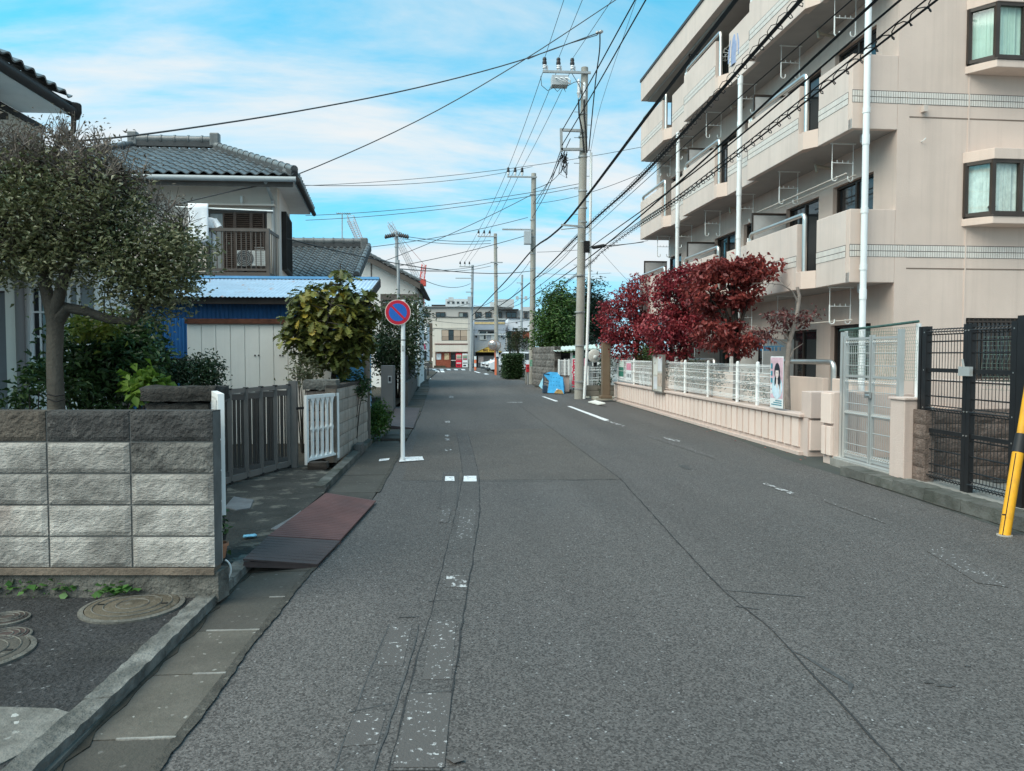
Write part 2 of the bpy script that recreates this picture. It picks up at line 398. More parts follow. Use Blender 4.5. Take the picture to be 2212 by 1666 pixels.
# foreground concrete apron, bottom left
p = [G(-60, 1525, .066), G(120, 1530, .066), G(180, 1548, .066), G(120, 1590, .066), G(0, 1650, .066), G(-160, 1690, .066)]
sheet('apron', mk('apron_concrete', (.17, .165, .15), .9, .25, 5, .6, 50, grime=((.07, .068, .06), 3, .5, .7, .7), fleck=((.4, .4, .38), 45, .97), fcell=(.92, 1.08)), [(a.x, a.y) for a in p], .066, th=.02)['kind'] = 'structure'
# right kerb in front of the gates
kr = struct(MB().prism([(5.32, 3, -.05), (6.2, 3, -.05), (6.2, 10.46, -.05), (5.37, 10.46, -.05), (5.36, 9.0, -.05)], (0, 0, .16)).build('gate_apron', concrete))
kerb3 = struct(MB().box(5.2, 5.3, 3.2, 9.0, -.05, .03).build('road_kerb', kerb_dark))
y = 3.0
while y < 9.2:
    x0 = 5.07 - .03 * max(0, 6.5 - y)
    rough_bar(x0, 5.318, y, y + .594, -.02, .135 if y < 8.2 else .115, .006, 2).build('kerb_stone', kerb_dark, kerb3); y += .6
# far kerb and white slab ramp by the pole
m = MB()
for a, b in zip([14, 20, 26, 31, 40, 50, 59], [20, 26, 31, 40, 50, 59, 68]):
    xa, xb = lerp_edge(RR, a), lerp_edge(RR, b); off = .0 if a < 26 else .12
    m.prism([(xa, a, -.05), (xa + .14, a, -.05), (xb + .14, b, -.05), (xb, b, -.05)], (0, 0, .05 + off))
struct(m.build('kerb_far', kerb_dark))
struct(MB().prism([(4.8, 25.95, -.05), (7.6, 25.95, -.05), (7.6, 31.5, -.05), (4.9, 31.5, -.05), (4.75, 28, -.05)], (0, 0, .15)).build('entrance_paving', mk('paving_pale', (.42, .4, .34), .85, .12, 2, .3, 50)))

# ---------------------------------------------------------------- things lying on the road surface
def strip(name, mat, pts, w, z=.004, parent=road, jit=0.):
    mb = MB(); prev = None; n = len(pts)
    P = [Vector((p[0], p[1], 0)) for p in pts]
    for k in range(n):
        d = (P[min(k+1, n-1)] - P[max(k-1, 0)]).normalized(); s_ = Vector((d.y, -d.x, 0)) * (w * (1 + random.uniform(-jit, jit)) / 2)
        c = P[k] + Vector((random.uniform(-1, 1), 0, 0)) * w * jit
        q = (mb.pt((c.x - s_.x, c.y - s_.y, z)), mb.pt((c.x + s_.x, c.y + s_.y, z)))
        if prev: mb.f.append([prev[0], prev[1], q[1], q[0]])
        prev = q
    return mb.build(name, mat, parent)
def dense(pts, st=.12):
    out = []
    for a, b in zip(pts, pts[1:]):
        n = max(1, int((b - a).length / st)); out += [a.lerp(b, i / n) for i in range(n)]
    return out + [pts[-1]]
def gp(*xy): return [G(x, y) for x, y in xy]
# long joint on the right and its side cracks
strip('crack', crackm, dense(gp((1120, 875), (1190, 925), (1340, 1035), (1480, 1190), (1565, 1280), (1660, 1355), (1720, 1420), (1800, 1505), (1950, 1666), (2040, 1760))), .010, .0045, jit=.5)
strip('crack', crack_soft, dense(gp((1705, 1405), (1740, 1420), (1790, 1450), (1830, 1480), (1825, 1500))), .03, .0042, jit=.9)
strip('crack', crack_soft, dense(gp((1560, 1276), (1640, 1282), (1740, 1290))), .012, .0042, jit=.8)
strip('crack', crack_soft, dense(gp((1590, 1310), (1640, 1318))), .012, .0042, jit=.8)
# trench patches left of the centre
for k, (pa, pb, mt) in enumerate([
    (((986, 935), (995, 985), (1000, 1030), (984, 1110), (955, 1230), (930, 1330), (895, 1440), (840, 1666)), ((1010, 935), (1025, 985), (1035, 1034), (1036, 1110), (1018, 1230), (1000, 1330), (985, 1440), (950, 1666)), asphalt_trench),
    (((958, 1020), (948, 1100)), ((992, 1020), (985, 1100)), asphalt_trench),
    (((840, 1350), (800, 1450), (735, 1620), (715, 1690)), ((905, 1350), (880, 1450), (820, 1620), (800, 1690)), asphalt_trench)]):
    A, B = gp(*pa), gp(*pb); mb = MB()
    for a, b, c, d in zip(A, B, B[1:], A[1:]): mb.face((a.x, a.y, .003), (b.x, b.y, .003), (c.x, c.y, .003), (d.x, d.y, .003))
    mb.build('trench_patch', mt, road)
    strip('crack', crackm if k == 0 else crack_soft, dense(A), .006, .0046, jit=.7)
    strip('crack', crackm if k == 0 else crack_soft, dense(B), .007, .0046, jit=.7)
for a, b in (((940, 1262), (1020, 1258)), ((925, 1300), (1008, 1296)), ((895, 1440), (990, 1440)), ((880, 1500), (978, 1494)), ((755, 1540), (842, 1522)), ((740, 1592), (830, 1588)), ((860, 1335), (905, 1333)), ((850, 1360), (895, 1362)), ((930, 935), (1010, 932))):
    strip('crack', crack_soft, dense(gp(a, b)), .008, .0046, jit=.6)
strip('crack', crack_soft, dense(gp((905, 1042), (1000, 1040), (1180, 1040), (1330, 1036))), .012, .0042, jit=.3)
MB().face(*[(p.x, p.y, .0022) for p in gp((870, 1038), (1345, 1036), (1195, 926), (905, 930))]).build('asphalt_patch', asphalt_old, road)
strip('crack', crackm, dense(gp((1085, 869), (1142, 869)), .3), .05, .0042)
# drips, stains and dirt
stain = mk('oil_stain', (.07, .068, .066), .7, .25, 9, .5, 90, fleck=((.2, .2, .2), 125, .99), bdist=.012)
for px, py, rx_, ry_ in ((2045, 1482, .05, .02), (2008, 1476, .025, .012), (2090, 1440, .02, .012), (1480, 1010, .07, .3)):
    c = G(px, py); MB().face(*[(c.x + rx_ * random.uniform(.6, 1.25) * math.cos(2 * math.pi * k / 15), c.y + ry_ * random.uniform(.6, 1.25) * math.sin(2 * math.pi * k / 15), .0036) for k in range(15)]).build('stain', stain, road)
grit = mk('edge_grit', (.062, .058, .05), .95, .35, 12, .8, 60, grime=((.16, .15, .13), 18, .58, .66, .8))
for y0, y1, sd in ((1.9, 5.7, 1), (8.7, 13.6, 1), (6.0, 9.4, -1)):
    n_ = int((y1 - y0) / .07); A_, B_ = [], []
    for k in range(n_ + 1):
        yy = y0 + (y1 - y0) * k / n_; xe = lerp_edge(RL, yy) if sd > 0 else 5.07; w_ = random.uniform(.004, .016) + .014 * math.sin(yy * 2.3) ** 2
        A_.append((xe - (.03 if sd > 0 else -.01) , yy, .0105)); B_.append((xe + sd * w_, yy, .0105))
    m = MB()
    for a, b, c, d in zip(A_, B_, B_[1:], A_[1:]): m.face(a, b, c, d)
    m.build('edge_dirt', grit, road)
# painted marks
def quadmark(mat, *xy):
    z_ = .0050 if mat is paint_specks else (.0056 if mat is paint_worn else .0062)
    MB().face(*[(p.x, p.y, z_) for p in gp(*xy)]).build('road_mark', mat, road)
quadmark(paint, (1002, 1029), (1029, 1029), (1030, 1041), (1001, 1041))
quadmark(paint, (962, 1030), (981, 1030), (982, 1040), (961, 1040))
for a, b, c in ((961, 972, 942), (961, 972, 950), (961, 975, 973), (961, 972, 912), (970, 980, 858)): quadmark(paint_worn, (a, c - 2), (b, c - 2), (b, c + 2), (a, c + 2))
quadmark(paint_worn, (965, 1244), (1005, 1244), (1010, 1270), (962, 1270))
for xy in (((995, 1100), (1028, 1100), (1022, 1165), (985, 1165)), ((955, 1100), (975, 1100), (968, 1130), (948, 1130)), ((935, 1345), (985, 1345), (975, 1470), (912, 1470)), ((845, 1350), (890, 1350), (870, 1440), (815, 1440)), ((885, 1500), (975, 1500), (960, 1660), (850, 1660)), ((765, 1545), (835, 1540), (815, 1610), (740, 1615)), ((1650, 1040), (1700, 1062), (1720, 1075), (1660, 1048)), ((1780, 1078), (1910, 1128), (1915, 1133), (1780, 1084)), ((1400, 940), (1540, 985), (1545, 992), (1400, 944)), ((2030, 1180), (2180, 1270), (2110, 1260), (2000, 1190))):
    quadmark(paint_specks, *xy)
quadmark(paint_worn, (1650, 1043), (1716, 1066), (1712, 1070), (1648, 1046))
quadmark(paint_worn, (1432, 944), (1470, 953), (1466, 956), (1428, 946))
quadmark(paint_worn, (1300, 904), (1350, 920), (1345, 922), (1296, 906))
quadmark(paint, (1225, 878), (1233, 878), (1316, 908), (1307, 910)); quadmark(paint, (1170, 857), (1176, 857), (1206, 867), (1200, 868))
quadmark(paint_worn, (1094, 869), (1128, 869), (1130, 870.5), (1095, 870.5))
for xy in (((865, 990), (912, 988), (916, 996), (862, 1000)), ((820, 994), (842, 992), (840, 996), (818, 999))): MB().face(*[(p.x, p.y, .016) for p in gp(*xy)]).build('road_mark', paint, road)
MB().face(*[(p.x, p.y, .012) for p in gp((962, 1642), (985, 1632), (1005, 1648), (980, 1655))]).build('road_mark', paint_specks, road)
# crossing bars at the junction
for x0 in (340, 460, 575, 695, 815):
    quadmark(paint, *[K1(*q) for q in ((x0, 1462), (x0 + 62, 1462), (x0 + 82, 1481), (x0 + 22, 1481))])
for x0 in (385, 470): quadmark(paint, *[K1(*q) for q in ((x0, 1486), (x0 + 55, 1486), (x0 + 85, 1514), (x0 + 22, 1514))])
for q4 in (((1030, 1500), (1060, 1500), (1150, 1525), (1110, 1528)), ((1190, 1540), (1240, 1535), (1290, 1550), (1230, 1553)), ((235, 1605), (310, 1605), (320, 1625), (240, 1625))): quadmark(paint, *[K1(*q) for q in q4])
# ---------------------------------------------------------------- apartment block (right)
PINK = (.64, .51, .44)
stucco = mk('stucco_pink', PINK, .9, .06, .8, .35, 55, streaks=.2, grime=((.57, .46, .40), 1.1, .5, .8, .5), bdist=.012)
stucco_b = mk('stucco_balcony', (.62, .52, .465), .9, .06, 1., .3, 55, streaks=.22, grime=((.5, .45, .42), 1.3, .5, .8, .5), bdist=.01)
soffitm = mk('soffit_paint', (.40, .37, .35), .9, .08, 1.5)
tilem = mk('band_tile', (.66, .61, .56), .45, .06, 4, rnd=.05, spec=.5)
tilej = mk('band_tile_far', (.66, .61, .56), .45, .06, 4, island=.05, spec=.5)
grout = mk('grout', (.17, .15, .14), .95, .1, 10)
pvc = mk('white_pipe', (.74, .76, .76), .4, .05, 2, streaks=.06, spec=.5)
steel = mk('steel_rail', (.62, .61, .58), .32, .08, 3, metal=.85)
whitem = mk('white_metal', (.78, .79, .77), .5, .05, 4, grime=((.5, .46, .4), 5, .62, .8, .5))
brown_frame = mk('bronze_frame', (.045, .033, .027), .5, .2, 3, spec=.4)
dark_glass = mk('dark_glass', (.02, .023, .025), .06, .3, 1, spec=.7)
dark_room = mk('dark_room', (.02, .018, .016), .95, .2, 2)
clear = mkglass('window_glass', refl=.03)
lace = mk('lace_curtain', (.86, .82, .75), .9, .12, 9, .2, 30, grime=((.62, .59, .54), 14, .5, .6, .5, (1, 1, .4)))
green_curtain = mk('pale_green_curtain', (.68, .77, .66), .9, .08, 4, .2, 30)
wood_hang = mk('drain_hose', (.45, .38, .3), .7, .1, 5)
cloth_blue = mk('shirt_blue', (.26, .32, .47), .9, .15, 9, .3, 30)

apt = thing('apartment_building', 'pink stuccoed four-storey apartment block with tiled bands and long balconies', 'building', AP((6.5, 4, 0)))
VB = .86                                  # depth of the balconies
FL = (2.9, 5.62, 8.33)                    # undersides of the balcony slabs
TOPZ = 11.05
# front (road) wall with window openings behind the balconies
holes = []
for z0 in (0.1, 2.95, 5.67, 8.38):
    for k in range(3):
        o_ = 4.5 * k
        holes += [(o_ + .70, o_ + 2.15, z0 + (1.0 if z0 < 1 else .95), z0 + 2.1), (o_ + 2.72, o_ + 4.22, z0 + .12, z0 + 2.05)]
wm_ = MB(AP); openings(wm_, 0.0, 13.1, -.05, TOPZ, VB, VB + .22, holes, 'a')
# end wall facing the camera: openings for the bay windows and the ground-floor window
eh = [(2.33, 4.55, 4.1, 5.03), (2.33, 4.55, 6.82, 7.75), (2.33, 4.55, 9.54, 10.4), (2.27, 4.3, 1.15, 2.27)]
we = MB(AP)
openings(we, VB + .222, 9.0, -.05, TOPZ, .0, .22, eh, 'b')
wm_.build('front_wall', stucco, apt)
we.build('end_wall', stucco, apt)
MB(AP).box(-.004, .0, VB + .0, VB + .223, 0, TOPZ).build('corner_strip', stucco, apt)
MB(AP).box(.0, 13.1, 8.8, 9.0, -.05, TOPZ).box(12.9, 13.1, VB + .22, 8.8, -.05, TOPZ).build('rear_wall', stucco, apt)
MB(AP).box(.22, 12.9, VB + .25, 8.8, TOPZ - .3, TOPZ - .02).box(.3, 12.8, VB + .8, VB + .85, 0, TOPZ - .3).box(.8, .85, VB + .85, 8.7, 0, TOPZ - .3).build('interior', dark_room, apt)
# joints and pipes on the end wall
jm = mk('joint_shadow_gap', (.2, .15, .12), .9)
for zc in (5.85, 3.155): bx('joint', jm, apt, -.0035, .0, VB + .03, 9.0, zc - .012, zc + .012, AP)
mj = MB(AP).box(-.012, .0, 2.21, 2.235, 0, TOPZ).build('joint', stucco, apt)
# tile bands
tproto = MB().box(-.004, .004, -.0175, .0175, 0, .094).build('band_tile', tilem, None)
TB = []
far = MB(AP)
def band(zb, pts_u=None, end=True):
    # end face and end wall (u = 0 plane): two rows of tall tiles
    n = int(3.4 / .0452)
    for j in (0, 1):
        for i in range(n):
            v = .023 + i * .0452
            TB.append((AP((-.006, v, zb + .004 + j * .108)), Matrix.Rotation(AA, 3, 'Z') @ Matrix.Rotation(R(90), 3, 'Z')))
for fi, z0 in enumerate(FL[:2]):
    zb = z0 + .455
    bx('grout_band', grout, apt, -.004, .0, 0, 9.0, zb - .004, zb + .222, AP)
    band(zb)
    for i in range(76, 198):
        for j in (0, 1): far.box(-.010, -.0042, i * .0452 + .0055, i * .0452 + .0405, zb + .004 + j * .108, zb + .098 + j * .108)
TB = TB[:300]
for w, rt in TB:
    o = bpy.data.objects.new('band_tile', tproto.data); COL.objects.link(o); o.rotation_euler = (Matrix.Rotation(AA - R(90), 3, 'Z')).to_euler(); place(o, apt, w)
bpy.data.objects.remove(tproto)

def balcony(z0, fi):
    b = MB(AP).box(0.0, 13.1, 0.001, VB - .001, z0, z0 + .17)
    for k in range(3):
        o_ = 4.5 * k
        b.prism([(o_ + 1.17, .002, z0 + .001), (o_ + 1.42, -.17, z0 + .001), (o_ + 4.06, -.17, z0 + .001), (o_ + 4.06, .002, z0 + .001)], (0, 0, .166))
    b.build('balcony_slab', soffitm, apt)
    zt = z0 + 1.30; far2 = MB(AP); T = .12
    MB(AP).box(-.003, .115, .001, VB, z0 - .004, zt).build('parapet', stucco, apt, bevel=.01)
    for k in range(3):
        o_ = 4.5 * k
        u0, u1 = (0.117 if k == 0 else o_ - .435), o_ + 1.17
        MB(AP).box(u0, u1, -.003, T, z0 - .004, zt).build('parapet', stucco_b, apt, bevel=.01)
        e = min(o_ + 4.06, 13.1)
        MB(AP).box(o_ + 1.62, e, -.175, -.175 + T, z0 - .004, zt).box(e - T, e - .001, -.17 + T, -.004, z0 - .002, zt - .002).build('parapet', stucco_b, apt, bevel=.01)
        MB(AP).prism([(o_ + 1.172, -.004, z0 - .003), (o_ + 1.42, -.18, z0 - .003), (o_ + 1.62, -.18, z0 - .003), (o_ + 1.62, .0, z0 - .003), (o_ + 1.172, .0, z0 - .003)], (0, 0, .34)).build('rail_plinth', stucco, apt)
        # handrail pipe
        zr = zt + .17; uu = o_ + 1.45; vv = -.10
        pts = [(uu, vv, z0 + .33), (uu, vv, zr - .14)] + [tuple(q) for q in arc((uu, vv, zr - .12), (uu + .12, vv, zr), (uu, vv, zr))] + [(e - .2, vv, zr)] + [tuple(q) for q in arc((e - .18, vv, zr), (e - .06, vv, zr - .12), (e - .06, vv, zr))] + [(e - .06, vv, zt - .05)]
        MB(AP).tube(pts, .046, 12).build('handrail', steel, apt, smooth=True)
        MB(AP).tube([(e + .03, -.12, z0 + .25), (e + .03, -.12, zt + .1)], .022, 8).build('overflow_pipe', pvc, apt, smooth=True)
        if k < 2 or fi == 0:
            q = MB(AP).box(e + .1, e + .125, .02, VB - .03, z0 + .3, z0 + 1.95).build('partition_panel', mk('partition_grey', (.5, .5, .5), .6), apt)
            MB(AP).box(e + .09, e + .135, .0, .03, z0 + .2, z0 + 2.0).box(e + .09, e + .135, .03, VB - .03, z0 + 1.952, z0 + 2.0).build('partition_frame', brown_frame, apt)
        # tiles on the road face of the balcony
        zb = z0 + .455
        for (a, c, vf) in ((u0, u1, -.003), (o_ + 1.62, e, -.175)):
            bx('grout_band', grout, apt, a + .002, c - .002, vf - .003, vf, zb, zb + .222, AP)
            for i in range(int((c - a) / .0452)):
                for j in (0, 1): far2.box(a + i * .0452 + .005, a + i * .0452 + .041, vf - .0085, vf - .0031, zb + .004 + j * .108, zb + .098 + j * .108)
    o = far2.build('band_tiles', tilej, apt); o['kind'] = 'stuff'
    # laundry brackets under the slab
    for k in range(3):
        for uo in (.93, 3.12):
            u = 4.5 * k + uo; m = MB(AP)
            if u > 12.9: continue
            zt2 = z0 - .002
            m.bar((u, .12, zt2 - .01), (u, .63, zt2 - .01), .03, .02)
            for v in (.16, .58):
                for d in (-.04, 0, .04): m.tube([(u + d * .9, v + d * .6, zt2), (u, v, zt2 - .36)], .006, 5)
                m.tube([(u, v, zt2 - .34), (u, v, zt2 - .66)], .013, 6)
                sg = 1 if v < .3 else -1
                m.tube([(u, v + sg * .05 * (1 - math.cos(t)), zt2 - .66 - .05 * math.sin(t)) for t in [math.pi * i / 8 for i in range(9)]] + [(u, v + sg * .1, zt2 - .62)], .013, 6)
            m.bar((u, .16, zt2 - .37), (u, .58, zt2 - .37), .014, .014)
            for v in (.26, .37, .48): m.tube([(u, v, zt2 - .37), (u, v, zt2 - .32)], .007, 5)
            m.build('laundry_bracket', whitem, apt, smooth=True)
        MB(AP).tube([(4.5 * k + 2.05, .45, z0 - .28), (4.5 * k + 2.1, .45, z0 - .12), (4.5 * k + 2.22, .5, z0 - .1), (4.5*k + 2.25, VB, z0 - .14)], .03, 7).build('drain_hose', wood_hang, apt, smooth=True) if fi else None
for fi, z0 in enumerate(FL): balcony(z0, fi)
o = far.build('band_tiles', tilej, apt); o['kind'] = 'stuff'
# windows behind the balconies
def window_front(u0, u1, z0, z1, cur=None):
    f = MB(AP); t = .045; v = VB + .09
    f.box(u0, u0 + t, v, v + .08, z0, z1).box(u1 - t, u1, v, v + .08, z0, z1).box(u0 + t, u1 - t, v, v + .08, z0, z0 + t).box(u0 + t, u1 - t, v, v + .08, z1 - t, z1)
    uc = (u0 + u1) / 2
    f.box(uc - .03, uc + .03, v - .006, v + .07, z0 + t, z1 - t)
    w = f.build('window', brown_frame, apt)
    for a, b, dv in ((u0 + t, uc - .03, .03), (uc + .03, u1 - t, .05)):
        MB(AP).box(a, b, v + dv, v + dv + .006, z0 + t, z1 - t).build('pane', dark_glass, w)
for h in holes: window_front(*h)
# bay windows on the end wall
def bay(z0, z1, cm, label=None):
    v0, ch, dp, ve = 2.13, .30, .40, 4.75
    w = MB(AP).prism([(-.001, v0, z0 - .13), (-dp, v0 + ch, z0 - .13), (-dp, ve - ch, z0 - .13), (-.001, ve, z0 - .13)], (0, 0, .13)).build('bay_window', stucco, apt, bevel=.008)
    MB(AP).prism([(-.002, v0 + .03, z0 + .001), (-dp - .02, v0 + ch, z0 + .001), (-dp - .02, ve - ch, z0 + .001), (-.002, ve - .03, z0 + .001)], (0, 0, .03)).build('sill', brown_frame, w)
    MB(AP).prism([(-.001, v0, z1), (-dp, v0 + ch, z1), (-dp, ve - ch, z1), (-.001, ve, z1)], (0, 0, .19)).build('hood', stucco, w, bevel=.008)
    f = MB(AP); a, b, c = (-.02, v0 + .05), (-dp + .05, v0 + ch + .02), (-dp + .05, ve - ch - .02); d = (-.02, ve - .05)
    zb = z0 + .032
    for q in (a, b, (b[0], b[1] + .52), c, d):
        f.bar((q[0], q[1], zb), (q[0], q[1], z1), .07, .07)
    f.bar((b[0], b[1] + 1.1, zb), (b[0], b[1] + 1.1, z1), .06, .06)
    for p_, q in ((a, b), (b, c), (c, d)):
        f.bar((*p_, zb + .03), (*q, zb + .03), .06, .06); f.bar((*p_, z1 - .03), (*q, z1 - .03), .06, .06)
    f.build('frame', brown_frame, w)
    for p_, q in ((a, b), (b, c), (c, d)):
        MB(AP).bar((p_[0] + .01, p_[1] + .005, (zb + z1) / 2), (q[0] + .01, q[1] + .005, (zb + z1) / 2), .006, z1 - zb - .1).build('pane', clear, w)
    # pleated curtain just behind the glass
    cu = MB(AP); pts = []
    for (p_, q, n) in (((a[0] + .06, a[1] + .06), (b[0] + .07, b[1] + .04), 26), ((b[0] + .07, b[1] + .04), (c[0] + .07, c[1]), 150)):
        for i in range(n):
            t = i / n; pts.append((p_[0] + (q[0] - p_[0]) * t + .016 * math.sin(i * 1.25 + math.sin(i * .3) * 2), p_[1] + (q[1] - p_[1]) * t))
    ids = [(cu.pt((x, v, zb + .05)), cu.pt((x * .985, v, z1 - .02))) for x, v in pts]
    for i in range(len(ids) - 1): cu.f.append([ids[i][0], ids[i+1][0], ids[i+1][1], ids[i][1]])
    cu.build('curtain', cm, w, smooth=True)
    return w
bay(4.05, 5.05, lace); bay(6.77, 7.77, green_curtain); bay(9.49, 10.45, lace)
# lantern on the sill of the lower bay
blackm = mk('black_metal', (.012, .012, .013), .45, .2, 6, spec=.45)
lq = AP((-.27, 2.50, 4.085)); lt = thing('lantern', 'small black lantern standing inside the lower bay window', 'lantern', lq)
MB().lathe(lq, [(.055, 0), (.055, .02), (.045, .03)], 6).build('base', blackm, lt)
m = MB()
for k in range(6):
    t = k * math.pi / 3; m.bar(lq + Vector((.04 * math.cos(t), .04 * math.sin(t), .03)), lq + Vector((.052 * math.cos(t), .052 * math.sin(t), .14)), .008, .008)
m.build('cage', blackm, lt)
MB().lathe(lq + Vector((0, 0, .032)), [(.034, 0), (.044, .105)], 6).build('glass', mk('lantern_glass', (.5, .5, .48), .3), lt)
MB().lathe(lq + Vector((0, 0, .14)), [(.075, 0), (.03, .045), (.012, .06), (.014, .08)], 6).build('roof', blackm, lt)
MB().tube([lq + Vector((-.03 * math.cos(t), 0, .21 + .03 * math.sin(t))) for t in [math.pi * i / 8 for i in range(9)]], .005, 5).build('handle', blackm, lt)
# ground-floor window on the end wall
wf = MB(AP).box(.06, .13, 2.27, 2.32, 1.15, 2.27).box(.06, .13, 2.32, 4.3, 2.21, 2.27).box(.06, .13, 2.32, 4.3, 1.15, 1.2).box(.06, .13, 3.2, 3.26, 1.2, 2.21).build('window', brown_frame, apt)
MB(AP).box(.09, .096, 2.32, 3.2, 1.2, 2.21).build('pane', dark_glass, wf); MB(AP).box(.09, .096, 3.26, 4.3, 1.2, 2.21).build('pane', dark_glass, wf)
m = MB(AP)
for i in range(22): m.bar((-.04, 2.3 + .09 * i, 1.1), (-.04, 2.3 + .09 * i, 2.25), .014, .014)
m.bar((-.04, 2.27, 1.12), (-.04, 4.3, 1.12), .02, .03); m.bar((-.04, 2.27, 2.2), (-.04, 4.3, 2.2), .02, .03); m.build('grille', brown_frame, apt)
# roof slab with fascia
MB(AP).box(-.3, 12.95, -.22, 9.3, 10.36, 11.0).build('roof_eave', stucco_b, apt)
MB(AP).box(-.33, 12.98, -.25, 9.33, 11.002, 11.09).build('roof_coping', brown_frame, apt)
MB(AP).box(-.1, 12.8, -.02, VB, 10.30, 10.358).build('roof_soffit', soffitm, apt)
MB(AP).box(12.96, 13.4, .5, 3.0, 6.2, 9.6).build('side_box', stucco_b, apt)
# white downpipes
def downpipe(u, v, z0, z1, elbows, cols=()):
    d = MB(AP).tube([(u, v, z0), (u, v, z1)], .056, 14).build('downpipe', pvc, apt, smooth=True)
    for z in cols: MB(AP).tube([(u, v, z), (u, v, z + .1)], .064, 14).build('collar', pvc, d, smooth=True); MB(AP).box(u - .005, u + .14, v - .012, v + .012, z + .03, z + .05).build('clip', whitem, d)
    for z in elbows:
        MB(AP).tube([(u, v, z - .12), (u + .1, v + .06, z - .05)] + [tuple(q) for q in arc((u + .42, v + .18, z - .02), (u + .46, v + .2, z + .06), (u + .46, v + .2, z - .02))] + [(u + .46, v + .2, z + .12)], .036, 10).build('branch', pvc, d, smooth=True)
        MB(AP).tube([(u, v, z - .2), (u, v, z - .02)], .064, 14).build('collar', pvc, d, smooth=True)
downpipe(-.12, .20, .1, 11.4, (2.78, 5.5, 8.22), (3.1, 4.1, 5.85, 6.85, 8.6))
downpipe(4.21, -.3, .1, 8.05, (5.5, 8.05), (3.2, 4.3, 6.1, 6.9))
downpipe(8.65, -.3, .1, 8.05, (5.5, 8.05), (3.2, 6.1, 6.9))
# fittings on the end wall
MB(AP).box(-.09, -.001, 1.30, 1.38, 5.93, 6.04).build('wall_vent', mk('vent_beige', (.55, .47, .42), .6), apt)
MB(AP).tube([(-.001, 1.32, 5.42), (-.05, 1.32, 5.42), (-.09, 1.35, 5.46)], .009, 6).build('wall_hook', whitem, apt)
# ground-floor terrace walls and rails
for (u0, u1) in ((-.35, .3), (.62, 2.2), (2.9, 6.2), (6.6, 12)):
    MB(AP).box(u0, u1, -.12, 0, -.02, 1.16).build('terrace_wall', stucco, apt, bevel=.01)
for (u0, u1) in ((.35, 2.75), (6.25, 8.4)):
    zr = 1.46
    MB(AP).tube([(u0, -.06, .3), (u0, -.06, zr - .14)] + [tuple(q) for q in arc((u0, -.06, zr - .13), (u0 + .13, -.06, zr), (u0, -.06, zr))] + [tuple(q) for q in arc((u1 - .13, -.06, zr), (u1, -.06, zr - .13), (u1, -.06, zr))] + [(u1, -.06, .3)], .05, 12).build('terrace_rail', steel, apt, smooth=True)
for u in (3.7, 5.6, 8.2): MB(AP).box(u, u + .04, .1, VB - .02, .2, 1.95).build('partition_panel', mk('partition_pale', (.62, .63, .62), .6), apt)
# poles for drying laundry resting in the brackets
def drying_pole(u0, u1, v, z, label):
    tag(MB(AP).tube([(u0, v, z), (u1, v, z)], .015, 8).build('drying_pole', mk('pole_beige', (.55, .48, .42), .5), None, smooth=True), label, 'pole', 'laundry poles on the balconies')
drying_pole(.55, 4.4, .23, 4.96, 'nearest laundry pole on the second-floor balcony, resting in white hooks')
drying_pole(.7, 4.0, .5, 4.97, 'laundry pole nearer the window on the second-floor balcony')
drying_pole(3.0, 8.2, .2, 9.55, 'laundry pole on the top balcony carrying the blue shirt')
drying_pole(.4, 3.6, .3, 2.24, 'laundry pole under the lowest balcony slab')
# shirt and small hangers on the top balcony
P0 = AP((5.35, .05, 9.55)); sh = thing('shirt', 'blue long-sleeved shirt hanging on the top balcony', 'shirt', P0 + Vector((0, 0, -.75)))
m = MB(AP)
def ring(z, hw, d):
    out = []
    for i in range(20):
        t = 2 * math.pi * i / 20; out.append((5.35 + hw * math.cos(t) , .05 + (d + .012 * math.sin(5 * t + z * 9)) * math.sin(t), z))
    return out
rs = [ring(9.5, .05, .04), ring(9.47, .17, .05), ring(9.42, .235, .06), ring(9.2, .22, .075), ring(8.95, .225, .08), ring(8.75, .235, .085)]
ids = [[m.pt(q) for q in r_] for r_ in rs]
for a, b in zip(ids, ids[1:]):
    for i in range(20): j = (i + 1) % 20; m.f.append([a[i], a[j], b[j], b[i]])
m.build('body', cloth_blue, sh, smooth=True)
for sg in (-1, 1): MB(AP).tube([(5.35 + sg * .2, .05, 9.42), (5.35 + sg * .28, .04, 9.2), (5.35 + sg * .31, .03, 8.88)], [.06, .065, .055], 9).build('sleeve', cloth_blue, sh, smooth=True)
MB(AP).tube([(5.35 + .05 * math.cos(t), .05 + .04 * math.sin(t), 9.52) for t in [2 * math.pi * i / 12 for i in range(13)]], .016, 6).build('collar', cloth_blue, sh, smooth=True)
hg = mk('hanger_white', (.75, .78, .78), .5)
for n_, (u, lab) in enumerate(((6.2, 'white peg hanger beside the blue shirt on the top balcony'), (7.1, 'second white peg hanger farther along the top balcony'))):
    m = MB(AP)
    for v in (-.05, .1, .25): m.bar((u - .25, v, 9.28), (u + .25, v, 9.28), .012, .012)
    for d in (-.25, 0, .25): m.bar((u + d, -.05, 9.28), (u + d, .25, 9.28), .012, .012)
    for d in (-.2, .2): m.tube([(u + d, .0, 9.28), (u, .1, 9.5), (u + d, .2, 9.28)], .005, 4)
    for i in range(8): m.box(u - .24 + .065 * i, u - .225 + .065 * i, -.06 + .1 * (i % 3), -.045 + .1 * (i % 3), 9.19, 9.27)
    tag(m.build('peg_hanger', hg, None), lab, 'hanger', 'peg hangers on the balconies')
bluep = mk('plastic_blue', (.06, .28, .5), .45, .1, 4)
m = MB(AP); u = 2.95
for v in (-.3, -.1, .1): m.bar((u - .3, v, 1.78), (u + .3, v, 1.78), .012, .014)
